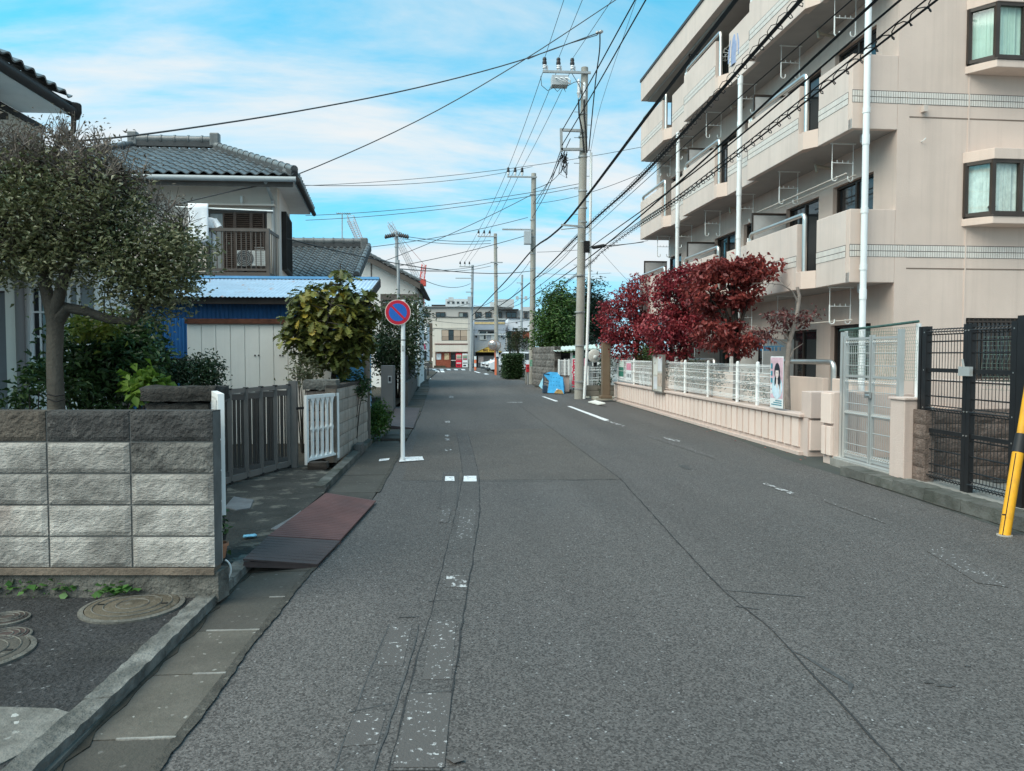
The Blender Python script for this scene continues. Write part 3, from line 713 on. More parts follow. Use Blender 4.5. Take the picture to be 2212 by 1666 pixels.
for d in (-.3, -.1, .1, .3): m.bar((u + d, -.3, 1.78), (u + d, .1, 1.78), .012, .014)
for d in (-.25, .25): m.tube([(u + d, -.25, 1.78), (u, -.1, 2.02), (u + d, .08, 1.78)], .005, 4)
m.tube([(u, -.1, 2.0), (u, -.1, 2.1), (u, -.05, 2.14)], .008, 5)
for i in range(14): m.box(u - .3 + .045 * i, u - .285 + .045 * i, -.31 + .1 * (i % 5), -.295 + .1 * (i % 5), 1.68, 1.77)
tag(m.build('peg_hanger', bluep, None), 'light blue peg hanger behind the bare dogwood', 'hanger', 'peg hangers on the balconies')
# ---------------------------------------------------------------- pink ribbed boundary wall and its fence
pinkw = mk('boundary_pink', (.56, .45, .40), .9, .05, 1.5, .5, 60, streaks=.28, grime=((.42, .33, .27), 2.5, .55, .8, .5), bdist=.012)
pinkrib = mk('boundary_rib', (.72, .58, .51), .9, .04, 1.5, .5, 60, streaks=.1, rnd=.03, bdist=.012)
pinkdark = mk('boundary_foot', (.5, .36, .29), .9, .08, 3, .3, 40, grime=((.15, .13, .1), 3, .5, .7, .7))
whitef = mk('fence_white', (.78, .79, .78), .45, .04, 4, grime=((.55, .5, .42), 7, .62, .8, .5))
green_wire = mk('fence_green', (.06, .16, .12), .6)
WX, WY0, WY1 = 5.46, 11.55, 25.9
rw = thing('ribbed_wall', 'low pink wall with vertical ribs under the white mesh fence', 'wall', (WX, 18, 0))
MB().box(WX, WX + .16, WY0, WY1, .0, .60).build('wall_body', pinkw, rw)
MB().box(WX - .075, WX + .18, WY0 - .05, WY1, .602, .66).build('coping', pinkw, rw, bevel=.012)
MB().box(WX - .072, WX - .002, WY0 - .05, WY1, .0, .055).build('foot', pinkw, rw)
proto = MB().box(-.06, 0, -.122, .122, 0, .475).build('rib', pinkrib, None, bevel=.006)
y = WY0 + .06
while y + .25 < WY1:
    piece(proto, rw, (WX - .001, y + .125, .125)); y += .298
bpy.data.objects.remove(proto)
# corner return of the ribbed wall
MB().box(WX + .001, 6.4, WY0 - .2, WY0 - .002, 0, .60).build('wall_return', pinkw, rw)
MB().box(WX + .02, WX + .34, WY0 - .245, WY0 - .202, .1, .57).build('rib', pinkrib, rw, bevel=.006)
MB().box(WX + .45, 6.3, WY0 - .245, WY0 - .202, .1, .57).build('rib', pinkrib, rw, bevel=.006)
MB().box(WX + .005, 6.5, WY0 - .27, WY0 + .05, .604, 1.02).build('upper_block', pinkw, rw, bevel=.01)
# pink gate pillars
def pillar(x, y, w, d, h, name, label, ribs=True):
    p = thing(name, label, 'pillar', (x + w / 2, y + d / 2, 0), 'pink gate pillars')
    MB().box(x, x + w, y, y + d, 0, h).build('shaft', pinkw, p, bevel=.008)
    if ribs:
        MB().box(x - .05, x - .001, y + .005, y + d - .005, h - .46, h - .02).build('head_panel', pinkrib, p, bevel=.006)
        for k in range(2): MB().box(x - .05, x - .001, y + .01 + k * .15, y + .13 + k * .15, .14, h - .5).build('rib', pinkrib, p, bevel=.006)
    else: MB().box(x - .02, x + w + .02, y - .02, y + d + .02, h + .001, h + .03).build('cap', pinkw, p, bevel=.006)
    return p
pillar(5.40, 10.42, .34, .31, 1.06, 'gate_pillar', 'pink ribbed pillar between the low wall and the silver gate')
pillar(5.34, 8.62, .22, .3, 1.05, 'gate_pillar', 'plain pink pillar between the silver gate and the black gate', False)
# white mesh fence: each bay a panel between posts
fence = thing('mesh_fence', 'white welded mesh fence on top of the pink ribbed wall', 'fence', (WX + .09, 18, .66))
posts = [25.75, 23.35, 20.9, 18.0, 16.3, 14.55, 13.55]
FX = WX + .08
for yy in posts:
    o = MB().tube([(FX, yy, .66), (FX, yy, 1.44)], (.034), 10).build('post', whitef, fence, smooth=True)
    MB().lathe((FX, yy, 1.44), [(.032, 0), (.03, .02), (.012, .03)], 10).build('cap', whitef, o)
def mesh_panel(a, b, z0, z1, name, mat, parent, horiz, vert=.05, r=.0028, fold=(), fr=None):
    m = MB(fr)
    a, b = Vector(a), Vector(b); d = b - a; n = int(d.length / vert); nrm = Vector((d.y, -d.x, 0)).normalized()
    for i in range(n + 1):
        p = a.lerp(b, i / n)
        prof = [(z0, 0)]
        for fz in fold: prof += [(fz - .03, 0), (fz, .03), (fz + .03, 0)]
        prof += [(z1, 0)]
        pts = [(p.x + nrm.x * o_, p.y + nrm.y * o_, z) for z, o_ in sorted(prof)]
        m.tube(pts, r, 4, cap=False)
    for z in horiz: m.tube([(a.x, a.y, z), (b.x, b.y, z)], r * 1.8, 4, cap=False)
    for fz in fold:
        m.tube([(a.x + nrm.x * .03, a.y + nrm.y * .03, fz), (b.x + nrm.x * .03, b.y + nrm.y * .03, fz)], r * 1.5, 4, cap=False)
        for s_ in (-.03, .03): m.tube([(a.x, a.y, fz + s_), (b.x, b.y, fz + s_)], r * 1.5, 4, cap=False)
    o = m.build(name, mat, parent); return o
PP = posts + [12.45]
for a, b in zip(PP, PP[1:]):
    far_ = a > 21
    mesh_panel((FX - .02, a, 0), (FX - .02, b, 0), .72, 1.40, 'mesh_panel', whitef, fence, [.80, .92, 1.2, 1.26], .05, .0029 if not far_ else .0033, fold=(.745, 1.05, 1.38))
# notice board frame, posters
alu = mk('aluminium_bronze', (.22, .2, .18), .45, .1, 4, metal=.4)
nb = thing('notice_board', 'tall glazed notice board with faded sheets fixed to the white fence', 'notice board', (5.4, 19.87, .62))
yb0, yb1 = 19.38, 20.36
MB().box(5.36, 5.40, yb0, yb1, .62, 1.56).build('backing', mk('board_faded', (.52, .5, .45), .6, .15, 3, grime=((.4, .33, .27), 4, .5, .62, .8)), nb)
MB().box(5.34, 5.415, yb0 - .05, yb0, .58, 1.6).box(5.34, 5.415, yb1, yb1 + .05, .58, 1.6).box(5.34, 5.415, yb0, yb1, 1.56, 1.6).box(5.34, 5.415, yb0, yb1, .58, .62).build('frame', alu, nb)
pap = [mk('paper_a', (.62, .6, .55), .8, .1, 8), mk('paper_b', (.45, .36, .3), .8, .3, 10), mk('paper_c', (.58, .58, .6), .8, .1, 6)]
for (a, b, z0, z1, k) in ((.06, .46, 1.05, 1.5, 0), (.5, .93, 1.15, 1.52, 2), (.48, .9, .75, 1.1, 1), (.08, .42, .66, 1.0, 2)): MB().box(5.356, 5.3595, yb1 - b, yb1 - a, z0, z1).build('sheet', pap[k], nb)
def flat(name, mat, parent, x, y0, y1, z0, z1): return MB().box(x - .0015, x, y0, y1, z0, z1).build(name, mat, parent)
green_p = mk('print_green', (.03, .16, .11), .6); white_p = mk('print_white', (.72, .74, .74), .6, .04); pink_p = mk('print_pink', (.62, .25, .33), .6, .25, 9)
teal_p = mk('print_teal', (.05, .25, .33), .6, .2, 8); red_p = mk('print_red', (.6, .05, .1), .6); hair_p = mk('print_dark', (.015, .02, .03), .6, .2, 6); skin_p = mk('print_pale', (.72, .68, .7), .6, .05)
s1 = thing('sign_sheet', 'green and white notice hung at the far end of the fence', 'notice', (5.5, 25, .85)); x = 5.5
flat('panel', white_p, s1, x, 24.65, 25.45, .8, 1.4); flat('print', green_p, s1, x - .003, 24.68, 25.42, .86, 1.18); flat('print', mk('print_palegreen', (.55, .66, .6), .6), s1, x - .003, 24.7, 25.4, 1.2, 1.37)
s2 = thing('sign_sheet', 'white notice with red heading beside the green one on the fence', 'notice', (5.5, 24, .85))
flat('panel', white_p, s2, x, 23.55, 24.3, .78, 1.36); flat('print', pink_p, s2, x - .003, 23.6, 24.25, 1.1, 1.32)
for k in range(3): flat('print', hair_p, s2, x - .003, 23.65 + .22 * k, 23.75 + .22 * k, .86, .98)
# portrait poster in front of the wall end
po = thing('poster', 'tall pink poster of a dark-haired singer on the end of the ribbed wall', 'poster', (5.38, 12.2, .5))
PXX = 5.375; c0, c1 = 12.08, 12.60
pale_p = mk('print_paleblue', (.5, .66, .74), .6, .15, 7); blush_p = mk('print_blush', (.62, .42, .48), .6, .2, 9)
flat('panel', white_p, po, PXX + .004, c0, c1, .70, 1.57)
flat('print', blush_p, po, PXX + .002, c0 + .015, c1 - .015, .86, 1.55)
def disc(mat, y, z, ry, rz, dx, n=20): return MB().face(*[(PXX + .002 - dx, y + ry * math.cos(-2 * math.pi * i / n), z + rz * math.sin(-2 * math.pi * i / n)) for i in range(n)]).build('print', mat, po)
dress_p = mk('print_dress', (.6, .72, .8), .6, .15, 9); face_p = mk('print_skin', (.72, .6, .57), .6, .05); cm_ = c0 + .24
disc(pale_p, cm_, 1.05, .21, .2, .0028); disc(hair_p, cm_, 1.31, .115, .15, .0034); disc(hair_p, cm_ - .02, 1.14, .125, .17, .0036)
disc(dress_p, cm_, .98, .10, .14, .004); disc(face_p, cm_, 1.12, .035, .09, .0044); disc(face_p, cm_, 1.28, .065, .085, .0048); disc(hair_p, cm_, 1.365, .075, .035, .0052); disc(face_p, cm_ - .13, 1.02, .02, .1, .0046, 12)
for dy in (-.025, .025): disc(hair_p, cm_ + dy, 1.29, .012, .007, .0056, 8)
disc(red_p, cm_, 1.235, .014, .007, .0056, 8)
for k, (z0, z1) in enumerate(((1.36, 1.45), (1.24, 1.32), (1.12, 1.2), (1.02, 1.09), (.93, .99))): flat('print', teal_p if k < 3 else white_p, po, PXX - .0045, c1 - .10, c1 - .035, z0, z1)
for k in range(3): flat('print', teal_p, po, PXX - .0005, c0 + .05, c1 - .06 - .08 * k, .745 + .035 * k, .76 + .035 * k)

# ---------------------------------------------------------------- silver double gate
galv = mk('gate_silver', (.52, .53, .52), .42, .06, 4, metal=.5)
sg = thing('mesh_gate', 'silver double-leaf mesh gate between the two pink pillars', 'gate', (5.5, 9.7, .1))
ga, gm, gb = (5.50, 10.38), (5.50, 9.62), (5.50, 8.98)
ZB, ZT = .17, 1.86
for (p, w) in ((ga, .06), ((5.5, 10.30), .05), ((5.5, 9.66), .035), ((5.5, 9.60), .035), (gb, .06)):
    bx('post', galv, sg, p[0] - w / 2, p[0] + w / 2, p[1] - w / 2, p[1] + w / 2, ZB - .03 if w < .055 else .1, ZT + (.06 if w > .055 else 0))
for a, b in (((5.5, 10.27), (5.5, 9.68)), ((5.5, 9.58), (5.5, 9.01))):
    mesh_panel((a[0], a[1], 0), (b[0], b[1], 0), ZB, ZT - .03, 'leaf_mesh', galv, sg, [.35, .55, .92, 1.1, 1.45, 1.62], .05, .003, fold=(.21, .78, 1.22, ZT - .1))
    for z in (ZB, .78, 1.3, ZT - .04): MB().bar((a[0], a[1], z), (b[0], b[1], z), .025, .03).build('leaf_rail', galv, sg)
MB().box(5.44, 5.47, 9.58, 9.70, 1.02, 1.1).tube([(5.45, 9.6, 1.06), (5.40, 9.6, 1.06), (5.40, 9.5, 1.06)], .01, 6).build('latch', steel, sg)
MB().box(5.40, 5.62, 8.94, 10.42, .108, .135).build('sill', galv, sg)
# green netting around the top of the silver gate
netm = mk('net_green', (.16, .24, .2), .8)
def net(pts, z0, z1, label, cell=.04, s_=0.012):
    m = MB()
    for a, b in zip(pts, pts[1:]):
        a, b = Vector(a), Vector(b); n = max(1, int((b - a).length / cell))
        J = lambda p, z: (p.x + s_ * math.sin(z * 23 + p.y * 5), p.y + s_ * math.cos(z * 17), z)
        nz = int((z1 - z0) / cell)
        for i in range(n + 1):
            p = a.lerp(b, i / n); m.tube([J(p, z0 + (z1 - z0) * k / 6) for k in range(7)], .0018, 3, cap=False)
        for k in range(nz + 1):
            z = z0 + (z1 - z0) * k / nz; m.tube([J(a.lerp(b, i / 4), z) for i in range(5)], .0018, 3, cap=False)
    return tag(m.build('crow_net', netm, None), label, 'net', 'green nets round the refuse bays')
net([(5.56, 10.52, 0), (5.56, 8.75, 0)], 1.28, 1.94, 'green crow net hung behind the silver gate')
net([(5.56, 10.54, 0), (6.5, 10.6, 0)], 1.15, 1.94, 'green crow net on the far side of the silver gate')
tag(MB().tube([(5.54, 10.55, 1.95), (5.54, 9.6, 1.97), (5.54, 8.7, 2.0)], .017, 8).build('net_pole', mk('green_pole', (.05, .1, .085), .6, .3, 12), None, smooth=True), 'green rolled net pole along the top of the silver gate', 'pole')
MB_ = MB().tube([(5.6, 10.5, .1), (5.6, 10.5, 1.95)], .025, 8).build('net_post', whitef, None, smooth=True); tag(MB_, 'white post holding the net at the far end of the silver gate', 'post', 'white net posts')
MB_ = MB().tube([(5.62, 8.82, 1.0), (5.62, 8.82, 1.98)], .03, 8).build('net_post', whitef, None, smooth=True); tag(MB_, 'white post holding the net beside the black gate', 'post', 'white net posts')
# bin bay behind the silver gate
bay_ = thing('refuse_bay', 'pink walled refuse bay behind the silver gate', 'enclosure', (6.2, 9.7, .1))
MB().box(6.75, 6.9, 8.7, 10.7, .1, 1.25).build('rear_wall', pinkw, bay_); MB().box(5.7, 6.74, 10.5, 10.62, .1, 1.02).build('side_wall', pinkw, bay_)
for k in range(4): MB().box(6.7, 6.749, 8.8 + .48 * k, 9.2 + .48 * k, .2, .75).build('rib', pinkrib, bay_)
MB().box(6.68, 6.749, 8.72, 10.5, .82, .86).build('ledge', pinkdark, bay_)
# bag and crate
wb = mk('bag_white', (.72, .75, .78), .35, .08, 12, .6, 25)
m = MB().lathe((6.05, 9.12, .11), [(.05, 0), (.17, .02), (.21, .09), (.17, .17), (.08, .22), (.04, .25)], 14)
for i, v in enumerate(m.v): v.x += .03 * math.sin(i * 2.1); v.y += .03 * math.cos(i * 1.7); v.z += .012 * math.sin(i * 3.3) * (v.z > .13)
tag(m.build('rubbish_bag', wb, None, smooth=True), 'white plastic rubbish bag on the floor behind the silver gate', 'bag')
cr = thing('crate', 'blue plastic crate behind the silver gate', 'crate', (6.25, 8.85, .11)); bl = mk('crate_blue', (.02, .08, .4), .5)
for (a, b, c, d) in ((6.05, 6.45, 8.74, 8.76), (6.05, 6.45, 9.0, 9.02), (6.05, 6.07, 8.76, 9.0), (6.43, 6.45, 8.76, 9.0)): bx('side', bl, cr, a, b, c, d, .13, .42)
bx('floor', bl, cr, 6.05, 6.45, 8.74, 9.02, .11, .13)
bs = thing('basin', 'grey oval basin hung on the rear wall of the refuse bay', 'basin', (6.7, 9.95, .55))
MB().lathe((6.66, 10.0, .62), [(.05, 0), (.2, -.01), (.25, -.06), (.22, -.07), (.05, -.02)], 20, ax=(1, 0, 0)).build('bowl', galv, bs, smooth=True)

# ---------------------------------------------------------------- brown block pillar, black gates
brownb = mk('split_block_brown', (.17, .125, .105), .95, .3, 9, 1.0, 45, rnd=.16, grime=((.26, .21, .18), 14, .55, .65, .6), bdist=.03)
mort = mk('mortar_dark', (.09, .075, .065), .95)
def split_block(L_, H_, T_, amp, nx=7, nz=4):
    """block with a rough front at -T/2 (local y), length along x"""
    mb = MB(); ids = {}
    for i in range(nx + 1):
        for k in range(nz + 1):
            ed = i in (0, nx) or k in (0, nz)
            ids[i, k] = mb.pt((-L_/2 + L_*i/nx, -T_/2 + (0.006 if ed else -random.uniform(.2, 1) * amp), H_*k/nz))
    for i in range(nx):
        for k in range(nz): mb.f.append([ids[i,k], ids[i+1,k], ids[i+1,k+1], ids[i,k+1]])
    b = {}
    for i in (0, nx):
        for k in (0, nz): b[i, k] = mb.pt((-L_/2 + L_*i/nx, T_/2, H_*k/nz))
    mb.f.append([b[nx,0], b[0,0], b[0,nz], b[nx,nz]])
    mb.f.append([ids[i,nz] for i in range(nx+1)] + [b[nx,nz], b[0,nz]]); mb.f.append([ids[i,0] for i in range(nx,-1,-1)] + [b[0,0], b[nx,0]])
    mb.f.append([ids[0,k] for k in range(nz+1)] + [b[0,nz], b[0,0]]); mb.f.append([ids[nx,k] for k in range(nz,-1,-1)] + [b[nx,0], b[nx,nz]])
    return mb
def block_wall(name, label, p0, p1, z0, rows, L_, H_, T_, mats, cat='wall', group=None, amp=.014, off=0., gap=.010, core=None, variants=4, half=False, grid=(7, 4)):
    p0, p1 = Vector((*p0, 0)), Vector((*p1, 0)); d = (p1 - p0); ln = d.length; d.normalize(); n = Vector((d.y, -d.x, 0))
    ang = math.atan2(d.y, d.x)
    w = thing(name, label, cat, ((p0.x + p1.x) / 2, (p0.y + p1.y) / 2, z0), group)
    protos = [split_block(L_ - gap, H_ - gap, T_, amp, *grid).build('block', mats[0][0], None, origin=(0, 0, 0)) for _ in range(variants)]
    hz = rows * H_
    a = p0 + d * .005; b = p1 - d * .005; t = n * (T_ / 2 - .012)
    MB().prism([(a - t)[:2] + (z0,) if False else (*(a - t)[:2], z0), (*(b - t)[:2], z0), (*(b + t)[:2], z0), (*(a + t)[:2], z0)], (0, 0, hz - .012)).build('mortar', core or mort, w)
    for r_ in range(rows):
        x = -off
        if half and r_ % 2: x -= L_ / 2
        while x < ln - .02:
            a_, b_ = max(x, 0), min(x + L_, ln)
            if b_ - a_ > .05 and (half or b_ - a_ > .1):
                c = p0 + d * ((a_ + b_) / 2)
                mt = mats[r_ % len(mats)]; mt = mt[random.randrange(len(mt))] if isinstance(mt, (list, tuple)) else mt
                piece(random.choice(protos), w, (c.x, c.y, z0 + r_ * H_ + gap / 2), (0, 0, ang), (max(.05, (b_ - a_ - gap) / (L_ - gap)), 1, 1), 'block', mt)
            x += L_
    for q in protos: bpy.data.objects.remove(q)
    return w
block_wall('block_wall', 'narrow brown split-block wall end beside the plain pink pillar', (5.50, 8.615), (5.50, 8.37), .1, 5, .245, .17, .12, [[brownb]], gap=.006, core=brownb, amp=.008)
block_wall('block_wall', 'brown split-block partition running back from the black gate', (5.6, 8.56), (7.1, 8.56), .1, 5, .4, .17, .12, [[brownb]], half=True)
block_wall('block_wall', 'brown split-block wall lining the yard behind the black gates', (7.2, 8.45), (7.2, 5.2), .1, 5, .4, .17, .12, [[brownb]], half=True)
block_wall('block_wall', 'brown split-block wall behind the yellow guard pole', (5.56, 6.95), (5.56, 3.5), .1, 4, .4, .2, .12, [[brownb]], half=True)
bg = thing('mesh_gate', 'tall black double-leaf mesh gate at the right', 'gate', (5.52, 7.8, .1))
GY = [8.50, 8.44, 7.72, 7.66, 7.0]
for yy, w, h in ((8.56, .05, 1.93), (8.46, .075, 1.93), (7.752, .06, 1.93), (7.688, .06, 1.93), (7.03, .075, 1.93)): bx('post', blackm, bg, 5.5 - w / 2, 5.5 + w / 2, yy - w / 2, yy + w / 2, .11 if w > .05 else .16, h)
bx('post', blackm, bg, 5.44, 5.56, 6.84, 6.96, .11, 1.98)
for a, b in ((8.43, 7.77), (7.67, 7.06)):
    mesh_panel((5.5, a, 0), (5.5, b, 0), .15, 1.9, 'leaf_mesh', blackm, bg, [.33, .5, .67, 1.12, 1.3, 1.62, 1.75], .05, .0045, fold=(.2, .98, 1.86))
    for z in (.72, 1.42): MB().bar((5.5, a, z), (5.5, b, z), .03, .045).build('leaf_rail', blackm, bg)
for z in (.72, .98, 1.42, 1.86):
    for yy in (8.46, 7.745, 7.695, 7.03): MB().lathe((5.468, yy, z), [(.009, 0), (.009, -.006)], 6, ax=(1, 0, 0)).build('bolt', steel, bg)
MB().box(5.43, 5.47, 7.62, 7.80, 1.37, 1.47).tube([(5.44, 7.72, 1.45), (5.42, 7.72, 1.55)], .012, 6).build('latch', galv, bg)
mesh_panel((5.5, 6.82, 0), (5.5, 3.9, 0), .75, 1.95, 'side_mesh', blackm, bg, [.95, 1.15, 1.35, 1.55, 1.75], .05, .0036, fold=(.8, 1.4, 1.9))
net([(6.0, 8.2, 0), (6.9, 7.0, 0)], 1.2, 1.8, 'dark green crow net hanging inside the black gates', .05)
tag(MB().tube([(6.85, 8.1, .1), (6.85, 8.1, 1.9)], .03, 8).build('net_post', whitef, None, smooth=True), 'white post standing inside the yard behind the black gate', 'post', 'white net posts')
# yellow guard on a guy wire
yel = mk('guard_yellow', (.72, .35, .02), .55, .1, 3, grime=((.2, .12, .05), 6, .52, .7, .7, (1, 1, .35)), streaks=.25); blk = mk('guard_black', (.02, .02, .021), .5)
gy = thing('guy_wire_guard', 'yellow and black tubular guard on the leaning guy wire at right edge', 'guard', G(2170, 1157))
A_ = G(2170, 1157); B_ = PY(2246, 690, 6.55); D_ = (B_ - A_)
def gpnt(t): return A_ + D_ * t
MB().tube([gpnt(0), gpnt(.375)], .046, 16).build('sleeve', yel, gy, smooth=True)
MB().tube([gpnt(.375), gpnt(.46)], [.05, .044], 16).build('collar', blk, gy, smooth=True)
MB().tube([gpnt(.46), gpnt(1.3)], .035, 16).build('sleeve', yel, gy, smooth=True)
MB().tube([gpnt(.0) + Vector((-.04, -.026, 0)), gpnt(.375) + Vector((-.04, -.026, 0))], .004, 5).build('seam', blk, gy)
MB().box(A_.x - .052, A_.x - .03, A_.y - .05, A_.y - .03, .19, .2).build('label', blk, gy)
MB().tube([gpnt(-.03), gpnt(5.5)], .008, 6).build('guy_wire', mk('wire_steel', (.25, .25, .25), .4, metal=.7), gy)
MB().lathe(A_ + Vector((0, 0, -.02)), [(.07, 0), (.062, .03)], 14).build('foot', mk('guard_foot', (.3, .28, .25), .8), gy)
# ---------------------------------------------------------------- utility poles
polem = mk('pole_concrete', (.34, .325, .29), .85, .1, 2, .3, 40, streaks=.25, grime=((.2, .19, .165), 2, .5, .75, .6, (1, 1, .3)))
polem2 = mk('pole_steel', (.30, .325, .34), .6, .08, 2, streaks=.1)
hw = mk('pole_hardware', (.36, .37, .37), .5, .1, 6, metal=.4)
insb = mk('insulator_dark', (.03, .03, .033), .4); insw = mk('insulator_white', (.7, .71, .72), .3)
cablem = mk('cable_black', (.012, .012, .013), .7, .2, 20); cableg = mk('cable_grey', (.05, .052, .055), .6)
tin = mk('cabinet_grey', (.42, .45, .47), .5, .06, 3)
def pole(x, y, h, r0, r1, label, mat=polem, lean=0.):
    p = thing('utility_pole', label, 'utility pole', (x, y, 0), 'utility poles along the street')
    MB().tube([(x, y, -.05), (x + lean * .5, y, h * .5), (x + lean, y, h)], [r0, (r0 + r1) / 2, r1], 18).build('shaft', mat, p, smooth=True)
    return p
def bands(p, x, y, zs, r):
    for z in zs: MB().tube([(x, y, z), (x, y, z + .05)], r, 16).build('band', hw, p, smooth=True)
def steps(p, x, y, zs, r):
    m = MB()
    for i, z in enumerate(zs):
        s_ = 1 if i % 2 else -1; m.tube([(x + s_ * r * .8, y, z), (x + s_ * (r + .16), y, z)], .012, 5)
    m.build('step_bolts', hw, p)
def crossarm(p, x0, x1, y, z, w=.075): return MB().box(x0, x1, y - .2, y - .2 + w, z, z + w).build('crossarm', hw, p)
def insulator(p, x, y, z):
    o = MB().lathe((x, y, z), [(.03, 0), (.03, .06), (.075, .08), (.06, .13), (.08, .15), (.055, .2)], 10).build('insulator', insw, p, smooth=True)
    MB().lathe((x, y, z + .2), [(.07, 0), (.085, .06), (.06, .16), (.075, .17), (.06, .24)], 10).build('cover', insb, o, smooth=True); return o
# pole 1, beside the brown gatepost
x, y, h = 4.33, 26.75, 11.75
q = PY(1263, 147, 26.75); lean = q.x - x
p1 = pole(x, y, h, .165, .125, 'near concrete utility pole with a cut-out box and white conduit', lean=lean)
xl = lambda z: x + lean * z / h
bands(p1, xl(2), y, (.35, .6, 1.9, 3.1, 4.4), .19); bands(p1, xl(8), y, (5.6, 6.3, 6.8, 7.4, 8.6, 9.3, 10.1, 10.9), .165)
steps(p1, xl(7.5), y, [3 + .45 * i for i in range(17)], .15)
z = PY(1210, 156, 26.5).z; xa = PY(1173, 156, 26.5).x; xb = PY(1277, 156, 26.5).x
crossarm(p1, xa, xb, y, z)
INS1 = []
for px in (1177, 1207, 1237): X_ = PY(px, 150, 26.5).x; insulator(p1, X_, y - .16, z + .075); INS1.append(Vector((X_, y - .16, z + .5)))
for px in (1183, 1213, 1243): X_ = PY(px, 150, 26.5).x; MB().lathe((X_, y - .12, z + .075), [(.02, 0), (.035, .05), (.03, .16), (.01, .2)], 8).build('arrester', insw, p1, smooth=True)
a = PY(1191, 166, 26.5); b = PY(1226, 188, 26.5)
cb = MB().box(a.x, b.x, y - .45, y - .05, b.z, a.z).build('cutout_box', tin, p1, bevel=.01)
for k in range(3): MB().tube([Vector((a.x + .13 + .17 * k, y - .45, a.z - .1)), Vector((a.x + .16 + .19 * k, y - .56, a.z - .14)), Vector((a.x + .26 + .18 * k, y - .58, b.z + .12)), Vector((b.x + .05, y - .5, b.z + .02))], .02, 7).build('lead', insw, cb, smooth=True)
for pts in (((1168, 165), (1170, 185), (1183, 196), (1195, 190)), ((1195, 188), (1204, 198), (1212, 190)), ((1218, 188), (1222, 199), (1216, 188)), ((1226, 186), (1240, 178), (1252, 176), (1262, 185)), ((1236, 160), (1252, 186), (1258, 205))):
    MB().tube([PY(*q_, 26.4) for q_ in pts], .012, 5).build('jumper', cableg, p1)
for px, pyy, dz in ((1250, 205, .9), (1262, 212, .6)):
    q_ = PY(px, pyy, 26.5); MB().lathe((q_.x, q_.y, q_.z), [(.02, .55), (.05, .5), (.05, .1), (.075, .06), (.05, 0), (.03, -.12)], 10).build('cable_head', insw, p1, smooth=True)
MB().tube([PY(1250, 215, 26.4), PY(1251, 250, 26.4), PY(1258, 285, 26.45), PY(1262, 330, 26.5)], .03, 7).build('riser_cable', cablem, p1, smooth=True)
MB().tube([PY(1262, 215, 26.4), PY(1262, 250, 26.4), PY(1266, 290, 26.45), PY(1268, 330, 26.5)], .03, 7).build('riser_cable', cablem, p1, smooth=True)
for pts in (((1260, 283), (1214, 281)), ((1212, 278), (1213, 328)), ((1260, 323), (1212, 323))):
    MB().bar(PY(*pts[0], 26.6), PY(*pts[1], 26.6), .09, .09).build('bracket', hw, p1)
rs_ = random.Random(3)
MB().tube([PY(1214 + rs_.uniform(-9, 14), 335 + rs_.uniform(-8, 45) * (i / 40 + .3), 26.45) for i in range(40)], .014, 4).build('cable_coil', cablem, p1)
c0_ = PY(1256, 862, 26.55); MB().tube([PY(1262, 862, 26.5), PY(1268, 760, 26.55), PY(1274, 560, 26.6), PY(1277, 330, 26.65)], [.055, .055, .055, .045], 10).build('conduit', pvc, p1, smooth=True)
MB().bar(PY(1212, 486, 26.3), PY(1262, 490, 26.3), .06, .06).bar(PY(1212, 496, 26.3), PY(1262, 491, 26.3), .03, .03).build('bracket', hw, p1)
MB().box(xl(6) + .05, xl(6) + .25, y - .22, y - .12, PY(1262, 545, 26.5).z, PY(1262, 520, 26.5).z).build('junction_box', cablem, p1)
# poles 2-5
def far_pole(bx_, by_, topx, topy, label, Y, arms, mat=polem, boxes=(), r=(.17, .13)):
    g_ = PY(bx_, 800, Y); t = PY(topx, topy, Y)
    p = pole(g_.x, Y, t.z, r[0], r[1], label, mat, lean=t.x - g_.x)
    ins = []
    for (ax0, ax1, ay, pins) in arms:
        u, v_ = PY(ax0, ay, Y - .2), PY(ax1, ay, Y - .2); crossarm(p, min(u.x, v_.x), max(u.x, v_.x), Y, u.z)
        for px in pins: X_ = PY(px, ay, Y - .2).x; insulator(p, X_, Y - .16, u.z + .07); ins.append(Vector((X_, Y - .16, u.z + .5)))
    for (a0, b0, a1, b1) in boxes:
        u, v_ = PY(a0, b0, Y - .35), PY(a1, b1, Y - .35); MB().box(u.x, v_.x, Y - .5, Y - .15, v_.z, u.z).build('cabinet', tin, p, bevel=.01)
    bands(p, (g_.x + t.x) / 2, Y, [t.z * k for k in (.3, .42, .55, .62, .7, .78, .9)], r[0] * .96)
    return p, ins, g_, t
p2, INS2, g2, t2 = far_pole(1149, 830, 1153, 375, 'second concrete utility pole carrying a grey cabinet and green plate', 40.3, [(1096, 1160, 383, (1098, 1113, 1128)), (1085, 1150, 497, ())], boxes=((1132, 500, 1147, 528),))
p3, INS3, g3, t3 = far_pole(1073, 810, 1070, 505, 'third utility pole carrying the round traffic mirrors', 59.0, [(1032, 1074, 512, (1034, 1046, 1058)), (1060, 1086, 568, ())])
p4, INS4, g4, t4 = far_pole(1017, 802, 1021, 573, 'slim grey utility pole at the end of the street', 72.3, [(992, 1022, 577, (994, 1004, 1014)), (984, 1018, 602, ()), (1006, 1020, 632, ())], polem2, boxes=((1010, 641, 1019, 664),), r=(.15, .12))
p5, INS5, g5, t5 = far_pole(1125, 800, 1128, 594, 'distant utility pole right of the blue-grey shop', 88.0, [(1115, 1137, 645, ()), (1116, 1130, 612, ())], polem2, boxes=((1133, 640, 1139, 647), (1114, 640, 1120, 647)), r=(.16, .12))
